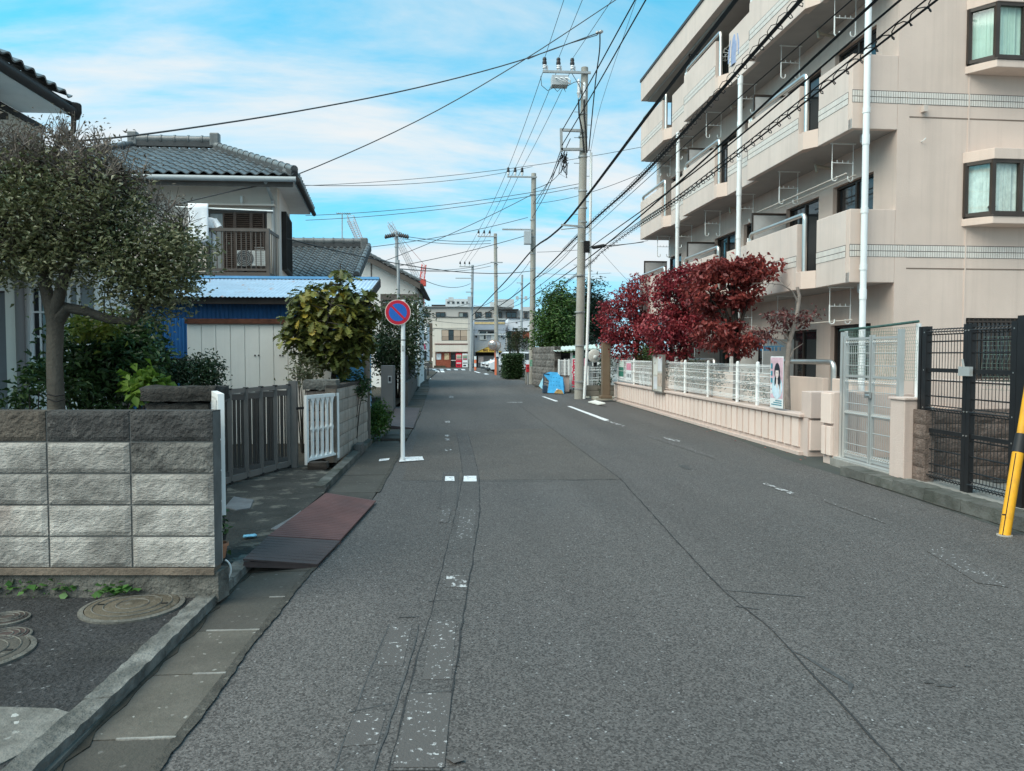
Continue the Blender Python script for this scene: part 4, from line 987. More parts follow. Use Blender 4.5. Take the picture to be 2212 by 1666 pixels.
p6, INS6, g6, t6 = far_pole(857, 700, 857, 503, 'utility pole with bushy insulator arms rising behind the left houses', 52.0, [(838, 876, 510, ())], polem2, r=(.14, .11))
m = MB()
for s_ in (-1, 1):
    for k in range(5): m.lathe(PY(857 + s_ * (6 + 4.4 * k), 508 + k * .9, 51.8), [(.05, -.14), (.1, -.05), (.08, .05), (.03, .16)], 7)
m.build('insulator_row', insb, p6)
MB().tube([PY(843, 512, 51.8), PY(848, 503, 51.8), PY(857, 500, 51.8), PY(866, 503, 51.8), PY(874, 512, 51.8)], .03, 5).build('bow', hw, p6)
# signs on the poles
gs = mk('sign_green', (.03, .33, .17), .5)
def plate(name, label, cat, q0, q1, Y, mat, group=None):
    a, b = PY(*q0, Y), PY(*q1, Y); t = thing(name, label, cat, ((a.x + b.x) / 2, Y, b.z), group)
    MB().box(a.x, b.x, Y, Y + .02, b.z, a.z).build('plate', mat, t, bevel=.004); return t, a, b
t, a, b = plate('street_sign', 'green and white plate strapped to the second utility pole', 'sign', K1(1968, 1308), K1(2037, 1420), 40.0, gs)
m = MB(); w = b.x - a.x; hh = a.z - b.z
for (u0, u1, v0, v1) in ((.08, .92, .93, .97), (.08, .92, .03, .07), (.2, .28, .55, .85), (.28, .45, .55, .6), (.55, .8, .78, .83), (.62, .68, .55, .78), (.5, .85, .55, .6), (.18, .42, .38, .43), (.18, .24, .15, .38), (.36, .42, .15, .38), (.55, .82, .36, .41), (.66, .72, .12, .36), (.55, .82, .2, .25)):
    m.box(a.x + u0 * w, a.x + u1 * w, 39.992, 39.999, b.z + v0 * hh, b.z + v1 * hh)
m.build('print', white_p, t)
org = mk('guard_orange', (.75, .2, .1), .5, .1, 3)
a, b = PY(*K1(1378, 1125), 58.7), PY(*K1(1412, 1580), 58.7)
tag(MB().box(a.x, b.x, 58.68, 58.75, max(.0, b.z), a.z).box(a.x - .002, a.x + .02, 58.7, 58.85, .05, a.z).build('pole_guard', org, None), 'tall orange plate down the front of the third utility pole', 'sign')
t, a, b = plate('street_sign', 'narrow white sign with dark lettering on the third utility pole', 'sign', K1(1398, 1130), K1(1446, 1290), 58.6, white_p)
m = MB(); w = b.x - a.x; hh = a.z - b.z
for k in range(4): m.box(a.x + .35 * w, a.x + .7 * w, 58.592, 58.599, b.z + (.58 + .1 * k) * hh, b.z + (.64 + .1 * k) * hh)
m.box(a.x + .05 * w, b.x - .05 * w, 58.592, 58.599, b.z + .02 * hh, b.z + .2 * hh); m.build('print', hair_p, t)
t, a, b = plate('street_sign', 'pink square plate behind the traffic mirrors', 'sign', K1(1385, 1005), K1(1443, 1075), 58.65, mk('plate_pink', (.7, .4, .4), .6))
mir = mk('mirror_face', (.5, .45, .44), .15, .15, 1.5, metal=.7)
rimm = mk('mirror_rim', (.28, .2, .17), .5)
for i, (cx, cy, lab) in enumerate(((1342, 1060, 'left one of two round traffic mirrors on the third pole'), (1405, 1070, 'right one of two round traffic mirrors on the third pole'))):
    c = PY(*K1(cx, cy), 58.4); t = thing('traffic_mirror', lab, 'mirror', c - Vector((0, 0, .45)), 'traffic mirrors at the junction')
    ax = Vector((-.35 + .5 * i, -1, -.05)).normalized()
    MB().lathe(c, [(.0, .1), (.15, .09), (.29, .05), (.36, 0)], 24, ax=ax, cap=False).build('mirror', mir, t, smooth=True)
    MB().lathe(c, [(.36, .03), (.385, .02), (.39, -.02), (.34, -.05), (.05, -.1)], 24, ax=ax).build('rim', rimm, t, smooth=True)
    MB().tube([c - ax * .1, Vector((g3.x, 58.95, c.z - .1))], .03, 6).build('arm', hw, t)

# ---------------------------------------------------------------- overhead cables
NW = [0]
def cable(pts, r, label, mat=cablem, n=4, smoothn=5):
    """pts are world points; a smooth curve is drawn through them"""
    P = [Vector(p) for p in pts]; out = []
    if len(P) == 2: out = sag(P[0], P[1], (P[1] - P[0]).length * .008)
    else:
        Q = [P[0] * 2 - P[1]] + P + [P[-1] * 2 - P[-2]]
        for i in range(1, len(Q) - 2):
            for k in range(smoothn):
                t = k / smoothn
                out.append(.5 * ((2 * Q[i]) + (Q[i+1] - Q[i-1]) * t + (2 * Q[i-1] - 5 * Q[i] + 4 * Q[i+1] - Q[i+2]) * t * t + (3 * Q[i] - Q[i-1] - 3 * Q[i+1] + Q[i+2]) * t ** 3))
        out.append(P[-1])
    o = MB().tube(out, r, n, cap=False).build('overhead_cable', mat, None, smooth=True)
    return tag(o, label, 'cable', 'overhead cables'), out
def ext(a, b, k=1.): return b + (b - a) * k
# thick bundles between the near pole and the pole behind the camera
def bundle(near, label, r, wrap, tail, Xc=4.35, loops=True):
    A = [PX(x_, y_, Xc) for x_, y_ in near]
    pts = [ext(A[1], A[0], .9)] + A + tail
    o, cur = cable(pts, r, label)
    if wrap:
        m = MB(); rr = wrap; s_ = 0; helix = []
        for i in range(len(cur) - 1):
            d = cur[i+1] - cur[i]; a, b = frame(d); n = max(2, int(d.length / .045))
            for k in range(n):
                t = k / n; ph = s_ / .30 * 2 * math.pi; s_ += d.length / n
                helix.append(cur[i].lerp(cur[i+1], t) + a * (rr * math.cos(ph)) + b * (rr * math.sin(ph)))
            if cur[i].y > 28: break
        MB().tube(helix, .007, 3, cap=False).build('spiral_hanger', cablem, o)
    return o
T2 = [PY(1152, 530, 40.2), PY(1100, 588, 46), PY(1040, 660, 60), PY(1005, 700, 71)]
bundle([(1590, 0), (1409, 236)], 'thickest black cable bundle sweeping down past the top balcony', .046, 0, [PY(1238, 462, 26.4), PY(1190, 510, 31), PY(1150, 540, 40), PY(1090, 610, 50), PY(1020, 682, 70)])
bundle([(1730, 0), (1468, 295)], 'thick black bundle with spiral hangers crossing the third balcony', .036, .075, [PY(1356, 410, 22), PY(1268, 490, 26.6), PY(1152, 605, 40.2), PY(1080, 660, 58), PY(1024, 690, 72)])
bundle([(1893, 0), (1443, 415)], 'upper black line running above the spiral-wrapped drop cable', .022, 0, [PY(1268, 560, 26.6), PY(1152, 640, 40.2)])
bundle([(1840, 0), (1450, 340)], 'thin black line below the thick bundle on the balconies', .010, 0, [PY(1268, 505, 26.6), PY(1152, 612, 40.2)])
bundle([(1945, 0), (1500, 372)], 'second black line crossing the white downpipe', .016, 0, [PY(1268, 540, 26.6), PY(1152, 628, 40.2)])
bundle([(2024, 0), (1493, 410)], 'loosely spiralled drop cable nearest the end wall', .015, .055, [PY(1380, 487, 21), PY(1300, 545, 25), PY(1268, 575, 26.6), PY(1152, 668, 40.2)], Xc=4.5)
bundle([(2000, 0), (1496, 400)], 'second strand of the spiralled drop cable nearest the end wall', .011, 0, [PY(1380, 480, 21), PY(1300, 535, 25), PY(1268, 560, 26.6)], Xc=4.45)
sp = tag(MB().tube([PY(1276, 533, 25.6), PY(1282, 535, 25.6), PY(1304, 531, 25.4), PY(1310, 530, 25.4)], [.02, .06, .06, .02], 10).build('cable_splice', cablem, None, smooth=True), 'black splice case hanging on the cable right of the near pole', 'cable splice')
cable([PY(1300, 532, 25.5), PY(1390, 523, 24)], .012, 'short cable from the splice case to the apartment block')
# pair from the frame bracket up to the sky
for a0, a1, lab in (((1215, 281), (1372, 0), 'left of two taut black lines rising from the near pole bracket'), ((1214, 314), (1395, 0), 'right of two taut black lines rising from the near pole bracket')):
    A = PY(*a0, 26.5); B = PX(*a1, 4.0); cable([A, A.lerp(B, .5) - Vector((0, 0, .04)), B, ext(A, B, .7)], .018, lab)
for k, (a0, a1) in enumerate((((1232, 300), (1152, 440)), ((1214, 330), (1150, 470)), ((1216, 312), (1160, 440)), ((1228, 352), (1152, 410)))):
    cable([PY(*a0, 26.5), PY((a0[0] + a1[0]) / 2, (a0[1] + a1[1]) / 2 + 12, 33), PY(*a1, 40.2)], .016, ['uppermost', 'lowest', 'middle', 'slack'][k] + ' cable from the near pole bracket to the second pole')
# high-voltage lines
for k, (ins, up) in enumerate(zip(INS1, ((1218, 0), (1258, 0), (1322, 0)))):
    w_ = ['left', 'middle', 'right'][k]
    B = PX(*up, 3.2 + .35 * k); cable([ins, B, ext(ins, B, .8)], .009, w_ + ' high-voltage wire rising from the near pole top', cableg)
    cable([ins - Vector((0, 0, .3)), INS2[k]], .011, w_ + ' high-voltage wire between the first and second poles', cableg)
    cable([INS2[k], INS3[k]], .013, w_ + ' high-voltage wire between the second and third poles', cableg)
    cable([INS3[k], INS4[k]], .014, w_ + ' high-voltage wire between the third and last poles', cableg)
cable([PX(1395, -60, 4.6), PY(1300, 220, 24), PY(1275, 330, 26.4)], .006, 'thin earth wire running down to the near pole', cableg)
# service lines crossing the street to the left houses
e0 = PY(1296, 70, 22.0)
cable([PX(120, 309, -6.1), PY(330, 288, 12.5), PY(640, 241, 15.5), PY(900, 190, 18), PY(1120, 132, 20.3), e0], .015, 'grey service cable crossing the sky from the far left house', cableg)
cable([PY(1290, 76, 22), PY(1200, 104, 21.2), PY(1140, 128, 20.4)], .012, 'short doubled strand near the top of the sky cable', cableg)
cable([e0, PY(1295, 110, 22.5), PY(1286, 180, 24), PY(1272, 325, 26.4)], .018, 'drooping black drop lead from the sky cable to the near pole', cablem)
tag(MB().lathe(PY(1294, 70, 22), [(.03, -.1), (.06, -.05), (.03, 0), (.06, .05), (.03, .12)], 8, ax=(1, 0, .3)).build('strain_clamp', hw, None), 'small clamp at the end of the sky cable', 'clamp')
cable([ext(PY(600, 390, 17), PY(380, 445, 16.6), .2), PY(380, 442, 16.6), PY(500, 413, 17.2), PY(640, 378, 18.2), PY(900, 262, 19.8), PY(1120, 137, 20.6), PY(1330, 0, 22), PY(1420, -60, 23)], .013, 'grey service cable running down to the balcony house', cableg)
# lines along the left and across the far sky
FAR = [((375, 442), 17, (590, 460), 17.8, 'cable along the balcony house wall, upper one', .012),
 ((560, 500), 18, (1152, 585), 40, 'cable from the balcony house to the second pole', .016),
 ((640, 400), 30, (1150, 360), 45, 'faint high line crossing above the crane', .012), ((640, 402), 30, (1385, 318), 30, 'long faint line from the roof to the apartment block', .01),
 ((660, 466), 28, (1262, 395), 27, 'first line from the eave to the near pole', .010), ((660, 476), 28, (1262, 402), 27, 'second line from the eave to the near pole', .010),
 ((690, 545), 34, (1140, 470), 40, 'slanting line passing in front of the crane', .014), ((870, 510), 52, (1060, 520), 59, 'line between the bushy pole and the third pole', .02),
 ((870, 516), 52, (1060, 526), 59, 'lower line between the bushy pole and the third pole', .018), ((800, 571), 40, (1060, 575), 59, 'level line behind the left gable', .016), ((700, 600), 36, (1150, 505), 40, 'rising line above the red awning', .016),
 ((860, 580), 45, (1060, 568), 59, 'sagging line over the end of the street', .016), ((905, 600), 48, (1016, 613), 72, 'line from the gable to the last pole', .02), ((760, 590), 38, (1150, 420), 40, 'steep line from the gable to the second pole', .016),
 ((910, 665), 60, (1015, 655), 72, 'low line in front of the far block', .02), ((910, 672), 60, (1012, 683), 72, 'lower line in front of the far block', .022), ((1024, 660), 72, (1066, 648), 60, 'lead between the last and third poles', .022),
 ((1024, 672), 72, (1068, 690), 60, 'lowest lead between the last and third poles', .024), ((1022, 690), 72, (1120, 648), 86, 'rising lead to the distant pole', .024), ((1068, 650), 59, (1122, 622), 86, 'lead from the third to the distant pole', .022),
 ((1074, 632), 59, (1148, 560), 41, 'upper lead from third to second pole', .016), ((1074, 660), 59, (1148, 640), 41, 'lower lead from third to second pole', .016), ((920, 690), 80, (1018, 700), 80, 'line across the cream shop front, upper one', .02),
 ((920, 708), 80, (1070, 712), 80, 'line across the cream shop front, lower one', .02), ((1072, 700), 80, (1150, 690), 80, 'upper line across the white house', .02), ((1072, 712), 80, (1150, 716), 80, 'lower line across the white house', .02),
 ((1155, 440), 40, (1385, 375), 30, 'line from the second pole to the apartment corner', .012), ((1155, 600), 40, (1250, 520), 27, 'rising lead between second and near poles', .014), ((1300, 545), 60, (1390, 640), 60, 'thin stay behind the red trees', .012),
 ((1160, 545), 42, (1400, 520), 42, 'distant level line behind the near pole', .012), ((1160, 590), 60, (1320, 590), 60, 'distant lower line above the evergreen', .012)]
for a0, Ya, b0, Yb, lab, r in FAR:
    A, B = PY(*a0, Ya), PY(*b0, Yb); P = sag(A, B, (B - A).length * .02, 10); o = MB().tube(P, r, 4, cap=False).build('overhead_cable', cableg, None, smooth=True); tag(o, lab, 'cable', 'overhead cables')
# ---------------------------------------------------------------- left: split-face block wall
bl_l = [mk('block_pale_%d' % i, c, .95, .22, 9, .85, 46, rnd=.05, grime=(g_, 2.4, .42, .68, .85), bdist=.022, bst=(1, 1, 2.0), streaks=.22) for i, (c, g_) in enumerate((((.50, .47, .43), (.2, .19, .172)), ((.51, .48, .435), (.3, .245, .215)), ((.43, .405, .37), (.12, .115, .106))))]
bl_s = [mk('block_stained', (.23, .22, .2), .95, .25, 7, 1.0, 38, grime=((.055, .053, .05), 2.6, .42, .62, .9), bdist=.03)]
bl_d = [mk('block_black', (.062, .06, .058), .95, .3, 9, 1.0, 38, grime=((.16, .15, .14), 16, .58, .68, .7), bdist=.03)]
bl_r = [mk('block_rusty', (.1, .085, .07), .95, .35, 5, 1.0, 38, grime=((.05, .047, .042), 3, .45, .65, .8), bdist=.03)]
bl_b = [mk('block_sandy', (.40, .36, .30), .95, .2, 6, 1.0, 34, grime=((.2, .175, .14), 2.6, .5, .72, .75), bdist=.03, bst=(1, 1, 2.4))]
R0 = G(468, 1292, .06); Ld = (G(0, 1292, .06) - R0).normalized(); LB = .525
P0 = R0 + Ld * (LB * 6)
bw = block_wall('block_wall', 'weathered grey split-face block wall in the left foreground, its top course black', (P0.x, P0.y + .07), (R0.x, R0.y + .07), .252, 5, LB, .2, .14, [bl_l + bl_l + bl_b, bl_l, bl_l, bl_l, bl_d], amp=.0065, gap=.012, core=mk('mortar_grey', (.13, .13, .125), .95, .2, 6), variants=6, grid=(16, 7))
blk_ = [o for o in bw.children if o.name.startswith('block')]
for o in blk_:
    w = WO[o.name]; row = int((w.z - .25) / .2); col = int((R0 - w).length / LB) if False else int(abs(R0.x - w.x) / LB)
    if row == 4 and col == 2: o.material_slots[0].material = bl_r[0]
    if row == 4 and col > 2: o.material_slots[0].material = bl_r[0]
    if row == 3 and col == 0: o.material_slots[0].material = bl_s[0]
    if row == 2 and col == 0: o.material_slots[0].material = bl_l[2]
foot = mk('wall_footing', (.15, .142, .125), .95, .35, 6, 1., 30, grime=((.05, .05, .045), 5, .45, .62, .85), bdist=.03)
a = P0; b = R0 + Vector((.01, 0, 0))
MB().prism([(a.x, a.y + .02, .03), (b.x, b.y + .005, .03), (b.x + .02, b.y + .16, .03), (a.x, a.y + .16, .03)], (0, 0, .19)).build('footing', foot, bw)
MB().prism([(a.x, a.y - .012, .21), (b.x - .02, b.y - .012, .21), (b.x - .02, b.y + .13, .21), (a.x, a.y + .13, .21)], (0, 0, .04)).build('footing_lip', mk('lip_sandy', (.17, .135, .105), .95, .3, 4, .6, 40), bw)
# access covers in the lot
def cover(name, c, r, label, mat, ringm):
    t = thing(name, label, 'access cover', (c.x, c.y, .06), 'access covers in the side lot')
    MB().lathe((c.x, c.y, .05), [(r * 1.13, 0), (r * 1.13, .022), (r * 1.02, .026), (r * 1.02, .01)], 36, cap=False).build('ring', ringm, t, smooth=True)
    lid = MB().lathe((c.x, c.y, .045), [(r, 0), (r, .03), (r * .97, .034), (.02, .036)], 36).build('lid', mat, t, smooth=True); m = MB()
    for rr_ in (.35, .62, .85): m.tube([(c.x + r * rr_ * math.cos(2 * math.pi * k / 32), c.y + r * rr_ * math.sin(2 * math.pi * k / 32), .0815) for k in range(33)], .004, 4, cap=False)
    m.build('cast_rings', ringm, lid)['kind'] = 'stuff'
    for sgn in (-1, 1): MB().box(c.x + sgn * r * .72 - .018, c.x + sgn * r * .72 + .018, c.y - .008, c.y + .008, .079, .0835).build('lift_slot', blackm, lid)
    return t
lidm = mk('cover_concrete', (.1, .085, .062), .95, .3, 6, .6, 50, grime=((.2, .19, .165), 9, .55, .7, .7)); ringm = mk('cover_ring', (.13, .125, .11), .95, .3, 8, .8, 45)
cv = G(287, 1312, .06)
cover('access_cover', cv, .26, 'large round concrete access cover in front of the block wall', lidm, ringm)
cover('access_cover', G(15, 1340, .06), .105, 'small rusty round cover, the farther of two at the left edge', mk('cover_rust', (.06, .046, .04), .8, .2, 8, .4, 60), ringm)
cover('access_cover', G(10, 1378, .06), .115, 'small rusty round cover, the nearer of two at the left edge', mk('cover_rust2', (.065, .046, .042), .8, .2, 8, .4, 60), ringm)
cover('access_cover', G(-60, 1415, .06), .25, 'pale round concrete cover cut off by the left edge', gutter_pale, ringm)
# stacked stone pillars of the gateway
stone_d = mk('stone_dark', (.035, .033, .03), .95, .35, 6, 1., 30, grime=((.1, .095, .085), 9, .55, .68, .7), bdist=.03)
stone_b = mk('stone_brown', (.19, .15, .13), .9, .3, 4, .8, 25, rnd=.2, grime=((.08, .065, .06), 4, .5, .7, .7), bdist=.03)
stone_g = mk('stone_grey', (.15, .145, .13), .95, .35, 5, 1., 30, grime=((.3, .29, .26), 6, .55, .66, .7), bdist=.03)
def stone(parent, x0, x1, y0, y1, z0, z1, mat, amp=.02, name='stone'):
    mb = MB(); nx, ny, nz = 5, 3, 3; ids = {}
    for i in range(nx + 1):
        for j in range(ny + 1):
            for k in range(nz + 1):
                if not (i in (0, nx) or j in (0, ny) or k in (0, nz)): continue
                e = (i in (0, nx)) + (j in (0, ny)) + (k in (0, nz))
                sh = .0 if e < 2 else .012
                c = Vector((x0 + (x1-x0)*i/nx, y0 + (y1-y0)*j/ny, z0 + (z1-z0)*k/nz)); m0 = Vector(((x0+x1)/2, (y0+y1)/2, (z0+z1)/2))
                c += (m0 - c).normalized() * sh + Vector([random.uniform(-amp, amp) for _ in range(3)]) * .7; ids[i,j,k] = mb.pt(c)
    def q(a, b, c, d): mb.f.append([ids[a], ids[b], ids[c], ids[d]])
    for i in range(nx):
        for j in range(ny): q((i,j,0),(i,j+1,0),(i+1,j+1,0),(i+1,j,0)); q((i,j,nz),(i+1,j,nz),(i+1,j+1,nz),(i,j+1,nz))
        for k in range(nz): q((i,0,k),(i+1,0,k),(i+1,0,k+1),(i,0,k+1)); q((i,ny,k),(i,ny,k+1),(i+1,ny,k+1),(i+1,ny,k))
    for j in range(ny):
        for k in range(nz): q((0,j,k),(0,j,k+1),(0,j+1,k+1),(0,j+1,k)); q((nx,j,k),(nx,j+1,k),(nx,j+1,k+1),(nx,j,k+1))
    return mb.build(name, mat, parent, smooth=True)
a, b = PY(303, 860, 5.55), PY(472, 860, 5.55)
sp1 = thing('stone_pillar', 'dark slab-topped stone pillar just behind the block wall', 'pillar', ((a.x + b.x) / 2, 5.7, .06), 'stone gate pillars')
stone(sp1, a.x, b.x, 5.5, 5.85, PY(0, 869, 5.5).z, PY(0, 838, 5.5).z, stone_d, .014, 'cap_stone')
zt = PY(0, 870, 5.5).z
for k in range(6): stone(sp1, a.x + .03, b.x - .03 - .02 * (k % 2), 5.53, 5.82, .06 + (zt - .06) * k / 6 + .004, .06 + (zt - .06) * (k + 1) / 6 - .006, stone_d, .02)
a, b = PY(654, 830, 11.05), PY(727, 830, 11.05); zt = PY(0, 846, 11).z
sp2 = thing('stone_pillar', 'stacked brown stone pillar behind the white lattice gate', 'pillar', ((a.x + b.x) / 2, 11.2, .06), 'stone gate pillars')
stone(sp2, a.x, b.x, 11.0, 11.4, zt + .006, PY(0, 823, 11).z, stone_g, .008, 'cap_stone')
for k in range(7): stone(sp2, a.x + .04, b.x - .03, 11.03, 11.38, .06 + (zt - .06) * k / 7 + .004, .06 + (zt - .06) * (k + 1) / 7 - .008, stone_b, .018)
# white lattice gates
latt = mk('lattice_white', (.8, .81, .8), .5, .04, 5, grime=((.5, .47, .42), 6, .62, .8, .5))
def lattice(A, B, z0, z1, n, label, name='lattice_gate'):
    A, B = Vector(A), Vector(B); d = (B - A); ln = d.length; d.normalize(); nr = Vector((d.y, -d.x, 0)) * .02
    t = thing(name, label, 'gate', ((A.x + B.x) / 2, (A.y + B.y) / 2, z0), 'white lattice gates')
    H_ = z1 - z0
    def P(s_, z): return (A.x + d.x * s_ - nr.x, A.y + d.y * s_ - nr.y, z)
    def rect(nm, s0, s1, a0, a1): MB().prism([P(s0, a0), P(s1, a0), P(s1, a1), P(s0, a1)], nr * 2).build(nm, latt, t)
    rect('stile', 0, .045, z0 - .05, z1); rect('stile', ln - .045, ln, z0 - .05, z1); rect('top_rail', .045, ln - .045, z1 - .045, z1); rect('bottom_rail', .045, ln - .045, z0, z0 + .03)
    pit = (ln - .09) / (n + 1)
    for k in range(1, n + 1):
        c = .045 + pit * k; prof = [(.05, .03), (.022, .07), (.016, .12), (.016, .42), (.032, .47), (.016, .52), (.016, .84), (.028, .9), (pit * .48, .955)]
        zz_ = lambda f: z0 + f * H_
        L_ = [P(c - w, zz_(f)) for w, f in prof]; R_ = [P(c + w, zz_(f)) for w, f in prof]
        MB().prism(L_[::-1] and (R_ + L_[::-1]), nr * 1.6).build('bar', latt, t)
    return t
la, lb = G(661, 1013, .06), G(731, 996, .06)
lattice((la.x, la.y), (lb.x, lb.y), .16, 1.05, 5, 'white arched lattice gate leaf standing before the brown stone pillar')
stone(None, la.x + .03, lb.x - .02, la.y - .1, la.y + .1, .055, .155, mk('plank_dark', (.05, .04, .033), .9, .3, 8, .6, 30, st=(.3, 1, 3)), .01, 'timber_sill')
tag(bpy.data.objects['timber_sill'], 'dark timber under the white lattice gate', 'timber')
lp0, lp1 = PY(478, 900, 5.08), PY(461, 900, 5.62)
lattice((lp0.x, lp0.y), (lp1.x, lp1.y), .58, 1.34, 4, 'white lattice leaf seen edge-on, wired to the end of the block wall')
# folding driveway gate
gatem = mk('gate_bronze', (.19, .18, .17), .45, .08, 4, metal=.3); gated = mk('gate_dark', (.085, .08, .077), .5, .1, 4, metal=.2)
fg = thing('folding_gate', 'bronze folding driveway gate partly drawn back beside the white lattice leaf', 'gate', (-2.5, 9.7, .06))
FA, FB = Vector((-2.80, 8.75, 0)), Vector((-2.30, 10.35, 0)); NF = 6
zt = 1.2
fr_ = [FA.lerp(FB, k / (NF - 1)) for k in range(NF)]; bk = [p + Vector((-.26, .10, 0)) for p in fr_]
for k in range(NF):
    p = fr_[k]
    o = MB().box(p.x - .022, p.x + .022, p.y - .022, p.y + .022, .1, zt - .02).build('post', gatem, fg)
    MB().box(p.x - .027, p.x + .027, p.y - .027, p.y + .027, zt - .02, zt).build('post_cap', blackm, o); MB().lathe((p.x, p.y, .06), [(.03, 0), (.03, .04)], 10).build('caster', blackm, o)
    q = bk[k]; MB().box(q.x - .018, q.x + .018, q.y - .018, q.y + .018, .12, zt - .07).build('post', gated, fg)
    for (A, B) in ((p, q),) + (((q, fr_[k + 1]),) if k < NF - 1 else ()):
        m = MB(); n = 9
        for i in range(1, n): c = A.lerp(B, i / n); m.bar((c.x, c.y, .2), (c.x, c.y, zt - .14), .012, .012)
        m.build('bar_panel', gated, fg)
        MB().bar((A.x, A.y, .18), (B.x, B.y, .18), .03, .06).build('panel_rail', gated, fg); MB().bar((A.x, A.y, zt - .12), (B.x, B.y, zt - .12), .03, .07).build('panel_rail', gated, fg)
for a, b in zip([FA + (FA - FB) * .5] + fr_, fr_): MB().bar((a.x, a.y, zt - .035), (b.x, b.y, zt - .035), .03, .055).build('top_link', gatem, fg)
for a, b in zip(fr_, fr_[1:]): MB().bar((a.x, a.y, .12), (b.x, b.y, .12), .035, .07).build('bottom_link', gatem, fg)
MB().box(-2.30, -2.20, 10.36, 10.47, .05, 1.24).build('gate_post', gatem, fg)
MB().bar((-2.25, 10.38, .86), (-2.05, 10.36, .88), .03, .035).build('bolt_bar', blackm, fg)
# steel ramps bridging the gutter
def ramp(name, q, zl, zr, mat, label, ribs):
    t_ = thing(name, label, 'ramp', G(*q[0]), 'steel access ramps over the gutter')
    zs = (zl, zr, zr, zl)
    P = [G(x, y, z) for (x, y), z in zip(q, zs)]
    MB().prism([tuple(p) for p in P], (0, 0, .012)).build('plate', mat, t_)
    m = MB()
    for i in range(1, ribs):
        a = P[0].lerp(P[3], i / ribs); b = P[1].lerp(P[2], i / ribs); m.bar(a + Vector((0, 0, .0128)), b + Vector((0, 0, .0128)), .006, .002)
    m.build('tread_ribs', mat, t_)['kind'] = 'stuff'
    MB().bar(P[0] + Vector((0, .01, -.03)), P[1] + Vector((0, .01, -.01)), .01, .04).build('lip', mat, t_); return t_
rust_a = mk('ramp_red', (.135, .062, .055), .6, .22, 2.5, .3, 60, grime=((.06, .045, .045), 2, .5, .75, .7), spec=.4)
rust_b = mk('ramp_brown', (.075, .05, .047), .6, .2, 2.5, .3, 60, grime=((.04, .035, .035), 2, .5, .75, .7), spec=.4)
ramp('steel_ramp', [(525, 1211), (686, 1222), (735, 1171), (580, 1161)], .115, .02, rust_b, 'nearest dark brown ribbed steel ramp over the gutter', 9)
ramp('steel_ramp', [(579, 1160), (735, 1169), (812, 1084), (705, 1067)], .12, .024, rust_a, 'reddish ribbed steel ramp lying behind the dark brown one', 30)
ramp('steel_ramp', [(835, 920), (893, 926), (907, 883), (855, 880)], .09, .02, rust_b, 'far brown steel ramp beyond the no-parking sign', 14)
# litter, pot, wire
tag(stone(None, -1.61, -1.50, 5.2, 5.26, .06, .08, mk('plastic_blue_scrap', (.25, .55, .72), .6), .006, 'litter'), 'scrap of pale blue plastic on the forecourt', 'litter')
lq = G(540, 1161, .07); WO['litter'] = lq; bpy.data.objects['litter'].location = lq; bpy.data.objects['litter'].rotation_euler = (0, 0, .4)
pq = G(476, 1205, .1); pt_ = thing('flower_pot', 'small terracotta pot with ivy at the end of the block wall', 'flower pot', pq)
terra = mk('terracotta', (.42, .2, .12), .85, .12, 6)
MB().lathe(pq, [(.035, 0), (.05, .09), (.06, .09), (.06, .115), (.048, .112), (.04, .08)], 18).build('pot', terra, pt_, smooth=True)
tq = G(481, 1255, .06); tag(MB().tube([tq + Vector((.05 * math.cos(t), .02, .07 + .07 * math.sin(t))) for t in [-1.3 + 2.6 * i / 12 for i in range(13)]], .006, 6).build('hose_end', whitef, None, smooth=True), 'bent white hose end sticking out of the kerb', 'hose')
fl = mk('stone_flag', (.17, .17, .175), .9, .2, 5, .5, 40)
for i, (q4, lab) in enumerate(((((485, 1098), (505, 1075), (548, 1082), (540, 1100), (510, 1104)), 'smooth flat stone set in the forecourt'), (((585, 1145), (630, 1080 + 40), (650, 1105), (640, 1150)), 'broken concrete slab beside the red ramp'))):
    mb = MB().prism([tuple(G(*q, .058)) for q in q4], (0, 0, .012)); tag(mb.build('flagstone', fl, None), lab, 'stone', 'flagstones in the forecourt')
# second block wall along the road
wsk = [mk('block_streaked_%d' % i, c, .95, .12, 4, .4, 50, streaks=.75, rnd=.08) for i, c in enumerate(((.34, .31, .275), (.3, .28, .25)))]
a, b = G(742, 1004, .06), G(801, 962, .06)
bw2 = block_wall('block_wall', 'stained block wall beside the road under the lobed-leaf tree', (-1.80, 10.96), (-1.68, 13.6), .06, 6, .4, .175, .12, [wsk], amp=.003, gap=.008, core=mk('mortar_pale', (.12, .11, .1), .95), half=True)
MB().prism([(-1.90, 10.945, 1.112), (-1.74, 10.945, 1.112), (-1.61, 13.62, 1.112), (-1.77, 13.62, 1.112)], (0, 0, .045)).build('coping', mk('coping_black', (.06, .055, .05), .95, .3, 5, .6, 40), bw2)
MB().box(-1.90, -1.745, 10.87, 10.95, .05, 1.11).build('end_pier', mk('pier_render', (.2, .165, .135), .95, .35, 4, .5, 40, grime=((.07, .06, .05), 3, .45, .65, .8)), bw2)
stone(None, -1.64, -1.52, 11.9, 12.25, .02, .19, mk('loose_block', (.11, .105, .1), .95, .2, 5), .005, 'loose_block'); tag(bpy.data.objects['loose_block'], 'loose concrete block at the foot of the stained wall', 'block')

